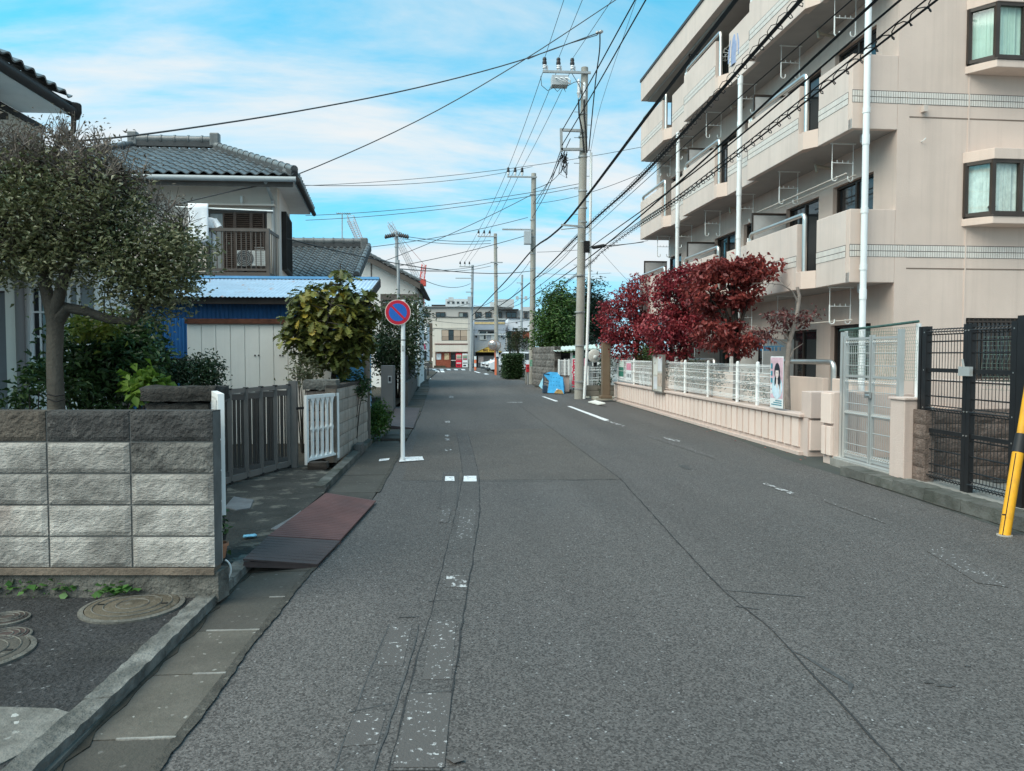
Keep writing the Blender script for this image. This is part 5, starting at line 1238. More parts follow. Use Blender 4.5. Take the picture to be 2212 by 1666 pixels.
# ---------------------------------------------------------------- no-parking sign
sw = mk('sign_pole_white', (.76, .79, .79), .45, .04, 2, streaks=.05); sred = mk('sign_red', (.55, .02, .045), .4, .08, 3); sblue = mk('sign_blue', (.02, .13, .5), .4, .06, 3); sring = mk('sign_edge', (.75, .65, .6), .5)
b0 = G(870, 994); ns = thing('road_sign', 'round red and blue no-parking sign on a white pole', 'sign', b0)
tp = PY(871, 648, b0.y); MB().tube([b0, Vector((tp.x, b0.y, tp.z))], .032, 16).build('pole', sw, ns, smooth=True)
c = PY(859.5, 675, b0.y - .06); rr = 27.2 * (b0.y) / 1620 * 1.0
ax = (c - EYEV).normalized() * -1; ax.z = 0; ax = Vector((.1, -1, 0)).normalized()
MB().lathe(c, [(rr, -.012), (rr, .0)], 40, ax=ax).build('edge', sring, ns)
MB().lathe(c, [(rr * .95, .0), (rr * .95, .0025)], 40, ax=ax).build('red_disc', sred, ns)
MB().lathe(c, [(rr * .70, .0025), (rr * .70, .005)], 40, ax=ax).build('blue_disc', sblue, ns)
u_ = Vector((-ax.y, ax.x, 0)); dgn = (u_ * 1 + Vector((0, 0, -1))).normalized(); per = dgn.cross(ax)
cc = c + ax * .0052; h1, w1 = rr * .74, rr * .085
MB().prism([cc + dgn * h1 + per * w1, cc + dgn * h1 - per * w1, cc - dgn * h1 - per * w1, cc - dgn * h1 + per * w1], ax * .0015).build('slash', sred, ns)
for zc in (660, 690): q = PY(866, zc, b0.y - .03); MB().box(q.x - .05, q.x + .06, b0.y - .045, b0.y + .04, q.z - .012, q.z + .012).build('clamp', galv, ns)
q = PY(871, 736, b0.y); MB().tube([(q.x, b0.y, q.z), (q.x, b0.y, q.z + .015)], .0335, 16).build('band', blk, ns)
q = PY(871, 752, b0.y); MB().box(q.x - .018, q.x + .02, b0.y - .0345, b0.y - .031, q.z - .05, q.z + .035).build('sticker', mk('sticker_grey', (.4, .42, .42), .6, .3, 40), ns)
b1 = PY(861, 700, 34.0); tq = PY(861, 562, 34.0); tag(MB().tube([(b1.x, 34, 0), (b1.x, 34, tq.z)], .065, 10).build('steel_pole', polem2, None, smooth=True), 'thin grey steel pole rising behind the no-parking sign', 'pole')

# ---------------------------------------------------------------- houses on the left
plaster_w = mk('plaster_white', (.78, .77, .75), .9, .05, 1.2, .25, 50, streaks=.12, bdist=.01); plaster_b = mk('plaster_beige', (.70, .63, .56), .9, .06, 1.2, .35, 60, streaks=.1, bdist=.012)
sidingm = mk('siding_cream', (.66, .63, .56), .6, .06, 2, streaks=.15); roofm = mk('roof_tile', (.125, .135, .138), .38, .22, 5, .2, 30, rnd=.14, spec=.5, grime=((.055, .06, .062), 4, .5, .72, .6)); roofj = mk('roof_tile_under', (.05, .054, .057), .7, .2, 5)
darkw = mk('wood_dark', (.028, .024, .022), .7, .25, 5); trimb = mk('trim_brown', (.10, .085, .075), .55, .15, 4); louv = mk('louvre_brown', (.075, .055, .045), .55, .2, 8); whitewin = mk('window_white', (.68, .7, .7), .45, .05, 4)
def corr(mb, p0, p1, z0, z1, pitch, amp, zz=None):
    p0, p1 = Vector(p0), Vector(p1); d = p1 - p0; ln = d.length; d.normalize(); n = Vector((d.y, -d.x, 0)); k = int(ln / pitch * 4); pv = None
    for i in range(k + 1):
        s_ = ln * i / k; o = amp * math.sin(i * math.pi / 2)
        q = p0 + d * s_ + n * o; ids = (mb.pt((q.x, q.y, z0)), mb.pt((q.x, q.y, z1)))
        if pv: mb.f.append([pv[0], ids[0], ids[1], pv[1]])
        pv = ids
    return mb
def tile_proto(w, l, amp=.03):
    mb = MB(); n = 8; top = []; bot = []
    for j, (y_, dz) in enumerate(((0, .028), (l * 1.12, 0))):
        for i in range(n + 1):
            t = i / n; z = amp * math.sin(2 * math.pi * t + .6)
            top.append(mb.pt((w * (t - .5), y_, z + dz + .012))); bot.append(mb.pt((w * (t - .5), y_, z + dz - .012)))
    m_ = n + 1
    for i in range(n):
        mb.f.append([top[i], top[i+1], top[m_+i+1], top[m_+i]]); mb.f.append([bot[i+1], bot[i], top[i], top[i+1]][::-1])
    return mb.build('roof_tile', roofm, None, origin=(0, 0, 0), smooth=True)
def tile_roof(parent, e0, e1, r0, r1, cols, rows, keep=lambda s, t: True):
    """front slope: eave from e0 to e1, ridge points r0..r1; tiles laid as separate pieces"""
    e0, e1, r0, r1 = map(Vector, (e0, e1, r0, r1)); ux = (e1 - e0).normalized(); mid = (r0 + r1) / 2; uy = (mid - e0); uy = (uy - ux * uy.dot(ux)); sl = uy.length; uy.normalize(); un = ux.cross(uy)
    Mx = Matrix((ux, uy, un)).transposed(); w = (e1 - e0).length / cols; l = sl / rows; pr = tile_proto(w, l)
    sa, sb = (r0 - e0).dot(ux) / (e1 - e0).length, (r1 - e0).dot(ux) / (e1 - e0).length
    for j in range(rows):
        for i in range(cols):
            s_, t = (i + .5) / cols, (j + .5) / rows
            if not (sa * t - .01 <= s_ <= 1 - (1 - sb) * t + .01) or not keep(s_, t): continue
            piece(pr, parent, e0 + ux * (w * (i + .5)) + uy * (l * j) + un * .035, Mx, None, 'roof_tile')
    bpy.data.objects.remove(pr)
    return un
def ridge(parent, a, b, r=.09, n=None, name='ridge_tile'):
    a, b = Vector(a), Vector(b); n = n or max(2, int((b - a).length / .3)); d = (b - a) / n
    MB().bar(a - Vector((0, 0, .06)), b - Vector((0, 0, .06)), .16, .16).build('ridge_bed', roofj, parent)
    o = None
    for k in range(n):
        p = a + d * k + Vector((0, 0, .05))
        o = MB().tube([p, p + d * .14, p + d * .145, p + d * .98], [r * 1.18, r * 1.18, r, r], 10).build(name, roofm, parent, smooth=True)

# house 1: far-left two-storey house with a tiled eave
h1 = thing('house', 'white two-storey house at the far left with corrugated siding and a dark tiled eave', 'house', (-8.5, 9, 0))
XW, YE = -6.2, 11.86; zt1 = PX(92, 275, XW).z
MB().box(-11.5, XW, 4.5, YE, zt1 + .02, PX(148, 238, -5.55).z - .052).build('upper_wall', plaster_w, h1)
MB().box(-11.5, XW - .03, 4.5, YE - .02, 2.62, zt1 - .05).build('lower_wall', sidingm, h1)
corr(MB(), (XW, 4.5, 0), (XW, YE, 0), 2.62, zt1 - .06, .075, .012).build('corrugated_siding', sidingm, h1)
MB().box(XW - .3, XW + .03, 4.5, YE + .03, zt1 - .06, zt1 + .02).build('trim', darkw, h1)
ea = PX(148, 238, -5.55); ze = ea.z
MB().prism([(-5.55, ea.y, ze - .02), (-5.55, ea.y, ze + .12), (-8.6, ea.y, ze + 1.35), (-8.6, ea.y, ze + 1.2)], (0, 4.2 - ea.y, 0)).build('roof', roofj, h1)
MB().prism([(-5.52, ea.y + .01, ze - .08), (-5.52, ea.y + .01, ze + .13), (-8.6, ea.y + .01, ze + 1.38), (-8.6, ea.y + .01, ze + 1.15)], (0, .05, 0)).build('verge_board', darkw, h1)
MB().box(-6.2, -5.56, 4.2, ea.y, ze - .05, ze - .022).build('soffit', plaster_w, h1)
MB().tube([(-5.47, 4.2, ze - .03), (-5.47, ea.y + .06, ze - .03)], .062, 10).build('gutter', darkw, h1, smooth=True)
MB().lathe((-5.47, ea.y + .02, ze - .12), [(.05, 0), (.09, .1), (.09, .2), (.075, .22)], 8).build('hopper', darkw, h1)
MB().tube([(-5.47, ea.y - .02, ze - .1), (-5.48, ea.y - .02, ze - .3), (-5.6, ea.y, ze - .38), (XW + .06, YE - .08, ze - .62), (XW + .06, YE - .08, 2.4)], .037, 8).build('downpipe', darkw, h1, smooth=True)
proto = tile_proto(.26, .3)
yy = 4.4
while yy < ea.y - .05:
    piece(proto, h1, (-5.5, yy, ze + .15), (R(-22) * 0, 0, 0) if False else Matrix(((0, -math.cos(R(22)), math.sin(R(22))), (1, 0, 0), (0, math.sin(R(22)), math.cos(R(22))))), None, 'roof_tile'); yy += .26
for k in range(1, 9): piece(proto, h1, (-5.5 - .27 * k, ea.y - .12, ze + .15 + .11 * k), Matrix(((0, -math.cos(R(22)), math.sin(R(22))), (1, 0, 0), (0, math.sin(R(22)), math.cos(R(22))))), None, 'roof_tile')
bpy.data.objects.remove(proto)
a = PX(0, 247, -6.0); MB().box(-6.25, -5.95, a.y - 1.5, a.y + .1, a.z - .04, a.z + .04).build('window_hood', darkw, h1)
# ground-floor annex facing the camera
YA = 9.4; gx = lambda px, py=700: PY(px, py, YA).x; gz = lambda py: PY(100, py, YA).z
MB().box(-12, gx(214), YA + .32, YA + .9, 0.05, 2.6).build('annex_wall', plaster_w, h1)
an = MB(); openings(an, gx(-240), gx(214), .05, gz(580), YA, YA + .3, [(gx(-60), gx(21), .1, gz(629)), (gx(64), gx(104), gz(782), gz(620)), (gx(122), gx(205), gz(700), gz(607))], 'a'); an.build('annex_front', plaster_w, h1)
MB().box(gx(-240), gx(222), YA - .45, YA + 2, gz(578), gz(565)).build('annex_eave', plaster_w, h1)
dr = MB().box(gx(-60), gx(19), YA + .06, YA + .1, .1, gz(632)).build('door', mk('door_grey', (.16, .165, .175), .5, .05, 3), h1)
MB().box(gx(19), gx(22), YA + .02, YA + .12, .1, gz(629)).box(gx(-60), gx(19), YA + .02, YA + .12, gz(632), gz(629)).build('frame', trimb, dr); MB().box(gx(15.5), gx(18.5), YA + .03, YA + .06, gz(690), gz(660)).build('hinge', galv, dr)
MB().box(gx(23), gx(46), YA - .1, YA - .001, .05, gz(585)).build('corner_board', sidingm, h1)
MB().tube([(gx(55), YA - .1, .1), (gx(54), YA - .1, gz(570))], .05, 12).build('downpipe', mk('pipe_taupe', (.19, .175, .17), .5, .06, 3), h1, smooth=True)
wn = MB().box(gx(63), gx(107), YA - .03, YA - .001, gz(795), gz(786)).build('window', whitewin, h1)
m = MB(); x0, x1, z0, z1 = gx(65), gx(103), gz(780), gz(621)
for x in (x0, x1): m.box(x - .025, x + .025, YA + .03, YA + .08, z0, z1)
for k in range(4): z = z0 + (z1 - z0) * k / 3; m.box(x0, x1, YA + .032, YA + .078, z - .012, z + .012)
m.box((x0 + x1) / 2 - .012, (x0 + x1) / 2 + .012, YA + .034, YA + .076, z0, z1); m.build('frame', whitewin, wn)
for i in range(2):
    for k in range(3): MB().box(x0 + (x1 - x0) * i / 2 + .013, x0 + (x1 - x0) * (i + 1) / 2 - .013, YA + .05, YA + .054, z0 + (z1 - z0) * k / 3 + .013, z0 + (z1 - z0) * (k + 1) / 3 - .013).build('pane', dark_glass, wn)
w2 = MB().box(gx(120), gx(207), YA - .04, YA - .001, gz(706), gz(700)).build('window', whitewin, h1)
x0, x1, z0, z1 = gx(122), gx(205), gz(700), gz(607); m = MB()
for t in (0, .3, .55, 1): m.box(x0 + (x1 - x0) * t - .02, x0 + (x1 - x0) * t + .02, YA + .03, YA + .08, z0, z1)
m.box(x0, x1, YA + .032, YA + .078, z1 - .04, z1); m.build('frame', whitewin, w2)
for a_, b_ in ((0, .3), (.3, .55), (.55, 1)): MB().box(x0 + (x1 - x0) * a_ + .021, x0 + (x1 - x0) * b_ - .021, YA + .05, YA + .054, z0, z1 - .041).build('pane', mk('frosted', (.16, .18, .19), .2, .2, 2, spec=.5), w2)
cat_ = thing('figurine', 'orange and white ornament on the sill inside the small paned window', 'ornament', (gx(84), YA + .2, gz(779)))
MB().lathe((gx(82), YA + .2, gz(779)), [(.05, 0), (.075, .05), (.06, .12), (.03, .16)], 12).build('body', mk('ornament_orange', (.55, .18, .05), .6), cat_, smooth=True); MB().lathe((gx(78), YA + .17, gz(779)), [(.04, 0), (.045, .05), (.02, .09)], 10).build('chest', white_p, cat_, smooth=True)

# house 2: beige house with balcony and hipped tile roof
h2 = thing('house', 'beige two-storey house with hipped grey tile roof and brown balcony', 'house', (-6.5, 20, 0))
YF = 18.0; fx = lambda px, py=500: PY(px, py, YF).x; fz = lambda py, px=500: PY(px, py, YF).z
XR = fx(599)
hl = [(fx(444), fx(577), fz(600), fz(453))]
openings(MB(), -10, XR, .05, fz(398), YF, YF + .25, hl, 'a').build('front_wall', plaster_b, h2)
MB().prism([(XR - .2, YF + .252, .05), (XR, YF + .252, .05), (XR - .34, 20.9, .05), (XR - .54, 20.9, .05)], (0, 0, fz(398) - .05)).build('side_wall', plaster_w, h2)
MB().box(-10, XR - .55, 20.7, 20.9, .05, fz(398)).box(-10, -9.8, YF + .26, 20.7, .05, fz(398)).build('rear_wall', plaster_b, h2)
MB().box(-9.7, XR - .3, YF + .9, YF + .95, .1, 5.4).build('interior', dark_room, h2)
zE = PY(632, 384, 17.3).z; xE = PY(634, 384, 17.3).x; xL = xE - 6.2; rz = PY(465, 326, 20.4).z; rxr = PY(465, 326, 20.4).x; rxl = PY(288, 320, 20.4).x
YR = 21.4; xB = xE - .42
MB().prism([(xL, 17.3, zE - .07), (xE, 17.3, zE - .07), (xB, YR, zE - .07), (xL, YR, zE - .07)], (0, 0, .04)).build('soffit', plaster_w, h2)
m = MB(); e = [(xL, 17.3, zE - .028), (xE, 17.3, zE - .028), (xB, YR, zE - .028), (xL, YR, zE - .028)]
m.f.append([m.pt(p) for p in (e[0], e[1], (rxr, 20.4, rz), (rxl, 20.4, rz))]); m.face(e[1], e[2], (rxr, 20.5, rz), (rxr, 20.4, rz)); m.face(e[2], e[3], (rxl, 20.5, rz), (rxr, 20.5, rz)); m.face(e[3], e[0], (rxl, 20.4, rz), (rxl, 20.5, rz)); m.face((rxl, 20.4, rz), (rxr, 20.4, rz), (rxr, 20.5, rz), (rxl, 20.5, rz)); m.face(*e[::-1])
m.build('roof', roofj, h2)
tile_roof(h2, (xL, 17.22, zE), (xE + .03, 17.22, zE), (rxl, 20.4, rz), (rxr, 20.4, rz), 25, 11)
for k in range(13): t_ = (k + .5) / 13; MB().tube([(xE + .1 - .42 * t_, 17.3 + 4.1 * t_, zE + .03), (xE - .25 - .42 * t_, 17.3 + 4.1 * t_, zE + .16)], .1, 8).build('eave_tile', roofm, h2, smooth=True)
ridge(h2, (rxl, 20.4, rz + .22), (rxr, 20.4, rz + .22), .1); ridge(h2, (xE + .03, 17.25, zE + .12), (rxr, 20.4, rz + .1), .08); ridge(h2, (xL, 17.25, zE + .12), (rxl, 20.4, rz + .1), .08)
for x in (rxl, rxr): MB().box(x - .12, x + .12, 20.3, 20.5, rz + .1, rz + .45).build('ridge_end', roofm, h2, bevel=.03)
MB().tube([(xL, 17.2, zE - .06), (xE + .08, 17.2, zE - .06)], .06, 10).build('gutter', mk('gutter_grey', (.33, .36, .37), .5, .06, 3), h2, smooth=True)
MB().tube([(xE + .1, 17.2, zE - .06), (xB + .1, YR, zE - .06)], .06, 10).build('gutter', darkw, h2, smooth=True)
MB().box(xL + .1, xE - .02, 17.32, 17.36, zE - .2, zE - .075).build('fascia', trimb, h2)
MB().tube([(XR - .08, 17.3, zE - .1), (XR - .08, YF - .05, zE - .4), (XR - .07, YF - .05, .3)], .04, 8).build('downpipe', mk('gutter_grey2', (.42, .44, .44), .5), h2, smooth=True)
# windows, louvred shutters
x0, x1, z0, z1 = hl[0]; wn = MB().box(x0, x0 + .06, YF + .05, YF + .13, z0, z1).box(x1 - .06, x1, YF + .05, YF + .13, z0, z1).box(x0, x1, YF + .05, YF + .13, z1 - .07, z1).build('window', trimb, h2)
xm = fx(482); MB().box(x0 + .06, xm, YF + .11, YF + .115, z0, z1 - .07).build('pane', mk('curtained_pane', (.3, .33, .33), .25, .15, 3, spec=.5, st=(6, 1, .3)), wn)
edges = [xm, fx(508), fx(543), fx(577) - .06]
for a_, b_ in zip(edges, edges[1:]):
    sh_ = MB().box(a_, a_ + .035, YF - .02, YF + .02, z0, z1 - .07).box(b_ - .035, b_, YF - .02, YF + .02, z0, z1 - .07).build('shutter', louv, h2)
    m = MB(); n = 34
    for k in range(n): zc = z0 + (z1 - .07 - z0) * (k + .5) / n; m.prism([(a_ + .036, YF - .016, zc - .012), (a_ + .036, YF - .012, zc - .018), (a_ + .036, YF + .016, zc + .012), (a_ + .036, YF + .012, zc + .018)], (b_ - a_ - .072, 0, 0))
    m.build('slats', louv, sh_)
MB().box(fx(440), XR - .02, YF - .2, YF - .001, fz(447), fz(443)).build('window_hood', plaster_b, h2)
SW = lambda p: Vector((XR - .129 * (p[1] - YF - .252) + p[0], p[1], p[2])); s0, s1 = 18.65, 20.2
o = MB(SW).box(.001, .12, s0, s1, 3.66, 3.72).box(.001, .12, s0, s1, 5.0, 5.06).box(.001, .12, s0, s0 + .06, 3.72, 5.0).box(.001, .12, s1 - .06, s1, 3.72, 5.0).build('window', darkw, h2); MB(SW).box(.002, .03, s0 + .06, s1 - .06, 3.72, 5.0).build('pane', dark_glass, o)
m = MB()
for k in range(10): m.bar(SW((.1, s0 + .12 + .145 * k, 3.72)), SW((.1, s0 + .12 + .145 * k, 5.0)), .02, .02)
m.build('grille', darkw, h2)
lq = PY(522, 435, YF - .06); MB().box(lq.x - .03, lq.x + .03, YF - .09, YF - .001, lq.z - .02, lq.z + .12).lathe((lq.x, YF - .07, lq.z - .12), [(.03, .1), (.025, 0)], 8).build('wall_lamp', whitem, h2)
# balcony
YB = 17.0; bxp = lambda px, py=500: PY(px, py, YB).x; bzp = lambda py: PY(500, py, YB).z
bal = MB().box(-8.6, bxp(580), YB, YF - .002, bzp(601), bzp(588)).build('balcony', trimb, h2)
zr = bzp(497)
MB().box(-8.6, bxp(580), YB - .02, YB + .05, zr - .03, zr + .04).build('rail', trimb, bal); MB().box(-8.6, bxp(578), YB - .01, YB + .04, bzp(588) + .03, bzp(588) + .08).build('bottom_rail', trimb, bal)
MB().box(bxp(575), bxp(582), YB - .03, YB + .06, bzp(616) - .9, zr + .04).build('post', trimb, bal); MB().box(bxp(577), bxp(580), YB + .06, YF - .01, zr - .03, zr + .04).build('side_rail', trimb, bal)
x = bxp(573)
while x > -8.5: MB().box(x - .009, x + .009, YB + .005, YB + .025, bzp(588) + .08, zr - .03).build('baluster', trimb, bal); x -= .105
for k in range(6): y_ = YB + .15 * (k + 1); MB().box(bxp(578), bxp(579.5), y_, y_ + .02, bzp(588), zr - .03).build('baluster', trimb, bal)
MB().box(-8.6, bxp(580), YB + .2, YF - .01, 3.0, bzp(601) - .001).build('balcony_beams', darkw, h2)
# air conditioner on the balcony
acw = mk('ac_white', (.66, .66, .63), .5, .04, 3); a, b = PY(511, 541, 17.4), PY(574, 578, 17.4)
ac = thing('air_conditioner', 'white air conditioner unit with round fan grille on the brown balcony', 'air conditioner', ((a.x + b.x) / 2, 17.5, b.z))
MB().box(a.x, b.x, 17.4, 17.7, b.z + .03, a.z).build('casing', acw, ac, bevel=.012)
cx_ = PY(529, 560, 17.4); MB().lathe((cx_.x, 17.4, (a.z + b.z) / 2 + .01), [(.19, -.004), (.19, .012), (.17, .014)], 28, ax=(0, -1, 0)).build('fan_guard', mk('fan_dark', (.1, .1, .1), .6), ac)
m = MB()
for r_ in (.05, .09, .13, .17): m.tube([(cx_.x + r_ * math.cos(t), 17.383, (a.z + b.z) / 2 + .01 + r_ * math.sin(t)) for t in [2 * math.pi * i / 20 for i in range(21)]], .003, 4, cap=False)
m.build('guard_rings', acw, ac)
m = MB()
for k in range(9): m.box(b.x - .24, b.x - .03, 17.394, 17.3995, b.z + .08 + .045 * k, b.z + .09 + .045 * k)
m.build('vents', mk('vent_grey', (.45, .45, .43), .5), ac)
for d in (.05, .3): MB().box(a.x + d, a.x + d + .1, 17.4, 17.7, bzp(588), b.z + .029).build('foot', blackm, ac)
# washing on the balcony
tow = mk('towel_white', (.82, .83, .85), .9, .04, 8, .3, 25)
lp = tag(MB().tube([PY(380, 447, 16.95), PY(590, 456, 16.95)], .016, 8).build('drying_pole', whitem, None, smooth=True), 'white laundry pole in front of the brown balcony', 'pole')
m = MB(); a, b = PY(407, 440, 16.95), PY(452, 522, 16.95); ids = []
for i in range(13):
    r_ = []
    for k in range(9): t = k / 8; r_.append(m.pt((a.x + (b.x - a.x) * i / 12, 16.93 + .012 * math.sin(i * 1.1) * t - .01, a.z + (b.z - a.z) * t - .03 * math.sin(math.pi * i / 12) * t)))
    ids.append(r_)
for i in range(12):
    for k in range(8): m.f.append([ids[i][k], ids[i+1][k], ids[i+1][k+1], ids[i][k+1]])
o = m.build('towel', tow, None, smooth=True); tag(o, 'long white towel hanging over the balcony rail', 'towel'); sm = o.modifiers.new('thickness', 'SOLIDIFY'); sm.thickness = .006
ts = PY(447, 470, 17.1); tsh = thing('t_shirt', 'white t-shirt hanging beside the long towel', 't-shirt', (ts.x, 17.1, ts.z - .5))
m = MB(); ids = []
for z_, hw_, d in ((.0, .09, .03), (-.03, .2, .04), (-.2, .19, .05), (-.62, .2, .05)): ids.append([m.pt((ts.x + hw_ * math.cos(2 * math.pi * i / 14), 17.1 + d * math.sin(2 * math.pi * i / 14), ts.z + z_)) for i in range(14)])
for A_, B_ in zip(ids, ids[1:]):
    for i in range(14): j = (i + 1) % 14; m.f.append([A_[i], A_[j], B_[j], B_[i]])
m.build('body', tow, tsh, smooth=True)
for s_ in (-1, 1): MB().tube([(ts.x + s_ * .16, 17.1, ts.z - .05), (ts.x + s_ * .27, 17.08, ts.z - .22)], [.06, .07], 8).build('sleeve', tow, tsh, smooth=True)

# blue corrugated shed
blu = mk('corrugated_blue', (.022, .13, .34), .5, .12, 3, streaks=.2); blu_r = mk('roof_blue_faded', (.38, .5, .62), .5, .1, 4, grime=((.42, .26, .2), 5, .6, .68, .8, (1, .5, 1)), spec=.4); blu_p = mk('panel_blue', (.09, .28, .48), .5, .08, 3); rustm = mk('rust_beam', (.11, .042, .025), .85, .4, 7, .5, 40); cream = mk('cream_panel', (.84, .80, .73), .7, .05, 1.5, streaks=.18)
sd_ = thing('shed', 'blue corrugated shed with faded rusty roof and cream sliding doors', 'shed', (-3.5, 15, 0))
YS = 13.8
corr(MB(), (-5.9, YS, 0), (-1.78, YS, 0), .05, 2.66, .075, .010).build('front_sheet', blu, sd_)
MB().box(-5.9, -1.79, YS + .02, 15.45, .05, 2.55).build('shed_core', blu, sd_)
for k in range(18): MB().prism([(-1.788, YS + .02, .08 + .145 * k), (-1.76, YS + .02, .08 + .145 * k), (-1.785, YS + .02, .225 + .145 * k)], (0, 1.6, 0)).build('lap_board', blu_p, sd_)
zE_ = PY(600, 642, 13.45).z; zT_ = PY(560, 603, 15.6).z; m = MB(); xa_, xb_ = -5.9, PY(792, 640, 13.45).x; k = int((xb_ - xa_) / .019); pv = None
for i in range(k + 1):
    x = xa_ + (xb_ - xa_) * i / k; o_ = .009 * math.sin(i * math.pi / 2); q = (m.pt((x, 13.45, zE_ + o_)), m.pt((x, 15.6, zT_ + o_)))
    if pv: m.f.append([pv[0], q[0], q[1], pv[1]])
    pv = q
o = m.build('roof_sheet', blu_r, sd_); sm = o.modifiers.new('thickness', 'SOLIDIFY'); sm.thickness = .004
MB().bar((xa_, 15.62, zT_ + .03), (xb_, 15.62, zT_ + .03), .16, .05).build('ridge_cap', mk('ridge_blue', (.12, .3, .5), .5), sd_)
MB().box(xa_, xb_ - .05, 13.5, 13.56, zE_ - .12, zE_ - .015).box(xa_, xb_ - .1, 13.56, 15.6, zE_ - .06, zE_ - .02).build('rafters', darkw, sd_)
MB().bar((xb_ + .01, 13.42, zE_ - .06), (xb_ + .01, 15.65, zT_ - .06), .03, .16).build('barge_board', darkw, sd_)
YD = 13.2; c0_, c1_ = PY(405, 760, YD).x, -2.2; zc = PY(500, 700, YD).z
MB().box(c0_, c1_, YD, YD + .03, .05, zc).build('door_backing', cream, sd_)
x = c0_; i = 0
while x < c1_ - .1: MB().box(x + .004, min(x + .236, c1_), YD - .018, YD - .001, .06, zc - .01).build('door_board', cream, sd_, bevel=.004); x += .242; i += 1
for px in (551, 559, 605, 611): q = PY(px, 768, YD - .02); MB().lathe(q, [(.014, 0), (.014, .012)], 8, ax=(0, -1, 0)).build('knob', blk, sd_)
MB().box(c0_ - .02, c1_ + .02, YD - .06, YD + .06, zc + .002, PY(500, 689, YD).z).build('door_beam', rustm, sd_)
MB().box(c0_ - .02, c1_, YD + .06, YS - .02, zc + .01, zc + .04).build('beam_roof', rustm, sd_)
corr(MB(), (PY(355, 700, 13.3).x, 13.3, 0), (c0_ - .03, 13.3, 0), PY(380, 775, 13.3).z, PY(380, 688, 13.3).z, .06, .010).build('side_sheet', blu, sd_)
MB().box(PY(330, 790, 13.1).x, c0_ - .02, 13.05, 13.3, PY(380, 790, 13.1).z - .3, PY(380, 774, 13.1).z).build('low_ledge', darkw, sd_)
a, b = PY(745, 770, 13.6), PY(786, 840, 13.6); MB().box(a.x, b.x, 13.6, 13.64, b.z, a.z).build('blue_panel', blu_p, sd_)
pp = PY(789, 760, 13.55); tag(MB().box(pp.x - .06, pp.x + .06, 13.66, 13.76, .05, PY(789, 745, 13.6).z).build('timber_post', mk('timber_grey', (.2, .175, .15), .9, .3, 6, .5, 30, st=(3, 3, .4)), None), 'weathered square post beside the blue shed wall', 'post')

# house 3: low tiled roof and house 4: white gables
h3 = thing('house', 'low house whose grey pantile roof shows behind the blue shed', 'house', (-4, 25, 0))
ya, yb = 21.4, 24.4; za, zb_ = PY(700, 603, ya).z, PY(700, 537, yb).z
xl_, xr_ = PY(598, 600, ya).x, PY(770, 600, ya).x
MB().prism([(xl_ - .5, ya, za - .12), (xl_ - .5, yb, zb_ - .12), (xl_ - .5, yb + .01, zb_ - .02), (xl_ - .5, ya, za - .02)], (xr_ - xl_ + .5, 0, 0)).build('roof', roofj, h3)
MB().box(xl_ - .5, xr_ - .3, ya + .5, yb + 3, .05, za - .13).build('wall', plaster_w, h3)
tile_roof(h3, (xl_ - .4, ya - .06, za), (xr_ + .02, ya - .06, za), (xl_ - .4, yb, zb_), (xr_ + .02, yb, zb_), 13, 14)
ridge(h3, (xl_ - .5, yb, zb_ + .18), (xr_ - .2, yb, zb_ + .18), .1); MB().box(xr_ - .25, xr_ - .03, yb - .12, yb + .1, zb_, zb_ + .34).build('ridge_end', roofm, h3, bevel=.03)
ridge(h3, (xr_, ya, za + .1), (xr_, yb, zb_ + .08), .07)
h4 = thing('house', 'white gabled house beside the road with brown shutters below its eave', 'house', (-4, 40, 0))
Y4 = 36.0; q4 = lambda px, py: PY(px, py, Y4)
ap, er = q4(757, 536), q4(909, 616); slp = (ap.z - er.z) / (er.x - ap.x); el = ap.x - (er.x - ap.x)
rx_ = q4(897, 640).x
MB().prism([(el + .3, Y4, er.z + slp * .3 - .22), (el + .3, Y4, .05), (rx_, Y4, .05), (rx_, Y4, er.z + slp * (er.x - rx_) - .14), (ap.x, Y4, ap.z - .14)], (0, 9, 0)).build('wall', plaster_w, h4)
for s0, s1 in (((er.x, er.z), (ap.x, ap.z)), ((el, er.z), (ap.x, ap.z))):
    MB().prism([(s0[0], Y4 - .55, s0[1] - .1), (s1[0], Y4 - .55, s1[1] - .1), (s1[0], Y4 - .55, s1[1] + .08), (s0[0], Y4 - .55, s0[1] + .08)], (0, 10, 0)).build('roof', roofj, h4)
    MB().prism([(s0[0], Y4 - .60, s0[1] - .24), (s1[0], Y4 - .60, s1[1] - .24), (s1[0], Y4 - .60, s1[1] + .02), (s0[0], Y4 - .60, s0[1] + .02)], (0, .048, 0)).build('barge_board', trimb, h4)
tn = 16
for k in range(tn):
    t = (k + .5) / tn; X_ = er.x + (ap.x - er.x) * t; Z_ = er.z + (ap.z - er.z) * t; MB().tube([(X_ + .12, Y4 - .62, Z_ + .10), (X_ - .1, Y4 - .62, Z_ + .19)], .07, 7).build('verge_tile', roofm, h4, smooth=True)
MB().tube([(er.x + .06, Y4 - .6, er.z - .05), (er.x + .06, Y4 + 9, er.z - .05)], .07, 8).build('gutter', darkw, h4, smooth=True)
a, b = q4(824, 637), q4(911, 650); MB().box(a.x, b.x - .1, Y4 - .5, Y4 - .02, b.z, a.z).build('canopy', trimb, h4); MB().box(a.x, b.x - .2, Y4 - .4, Y4 - .02, q4(0, 690).z, q4(0, 652).z).build('shutter_box', louv, h4)
for px in (827, 893, 905): q = q4(px, 660); MB().tube([(q.x, Y4 - .45, .1), (q.x, Y4 - .45, b.z)], .06, 8).build('post', whitem if px > 890 else trimb, h4, smooth=True)
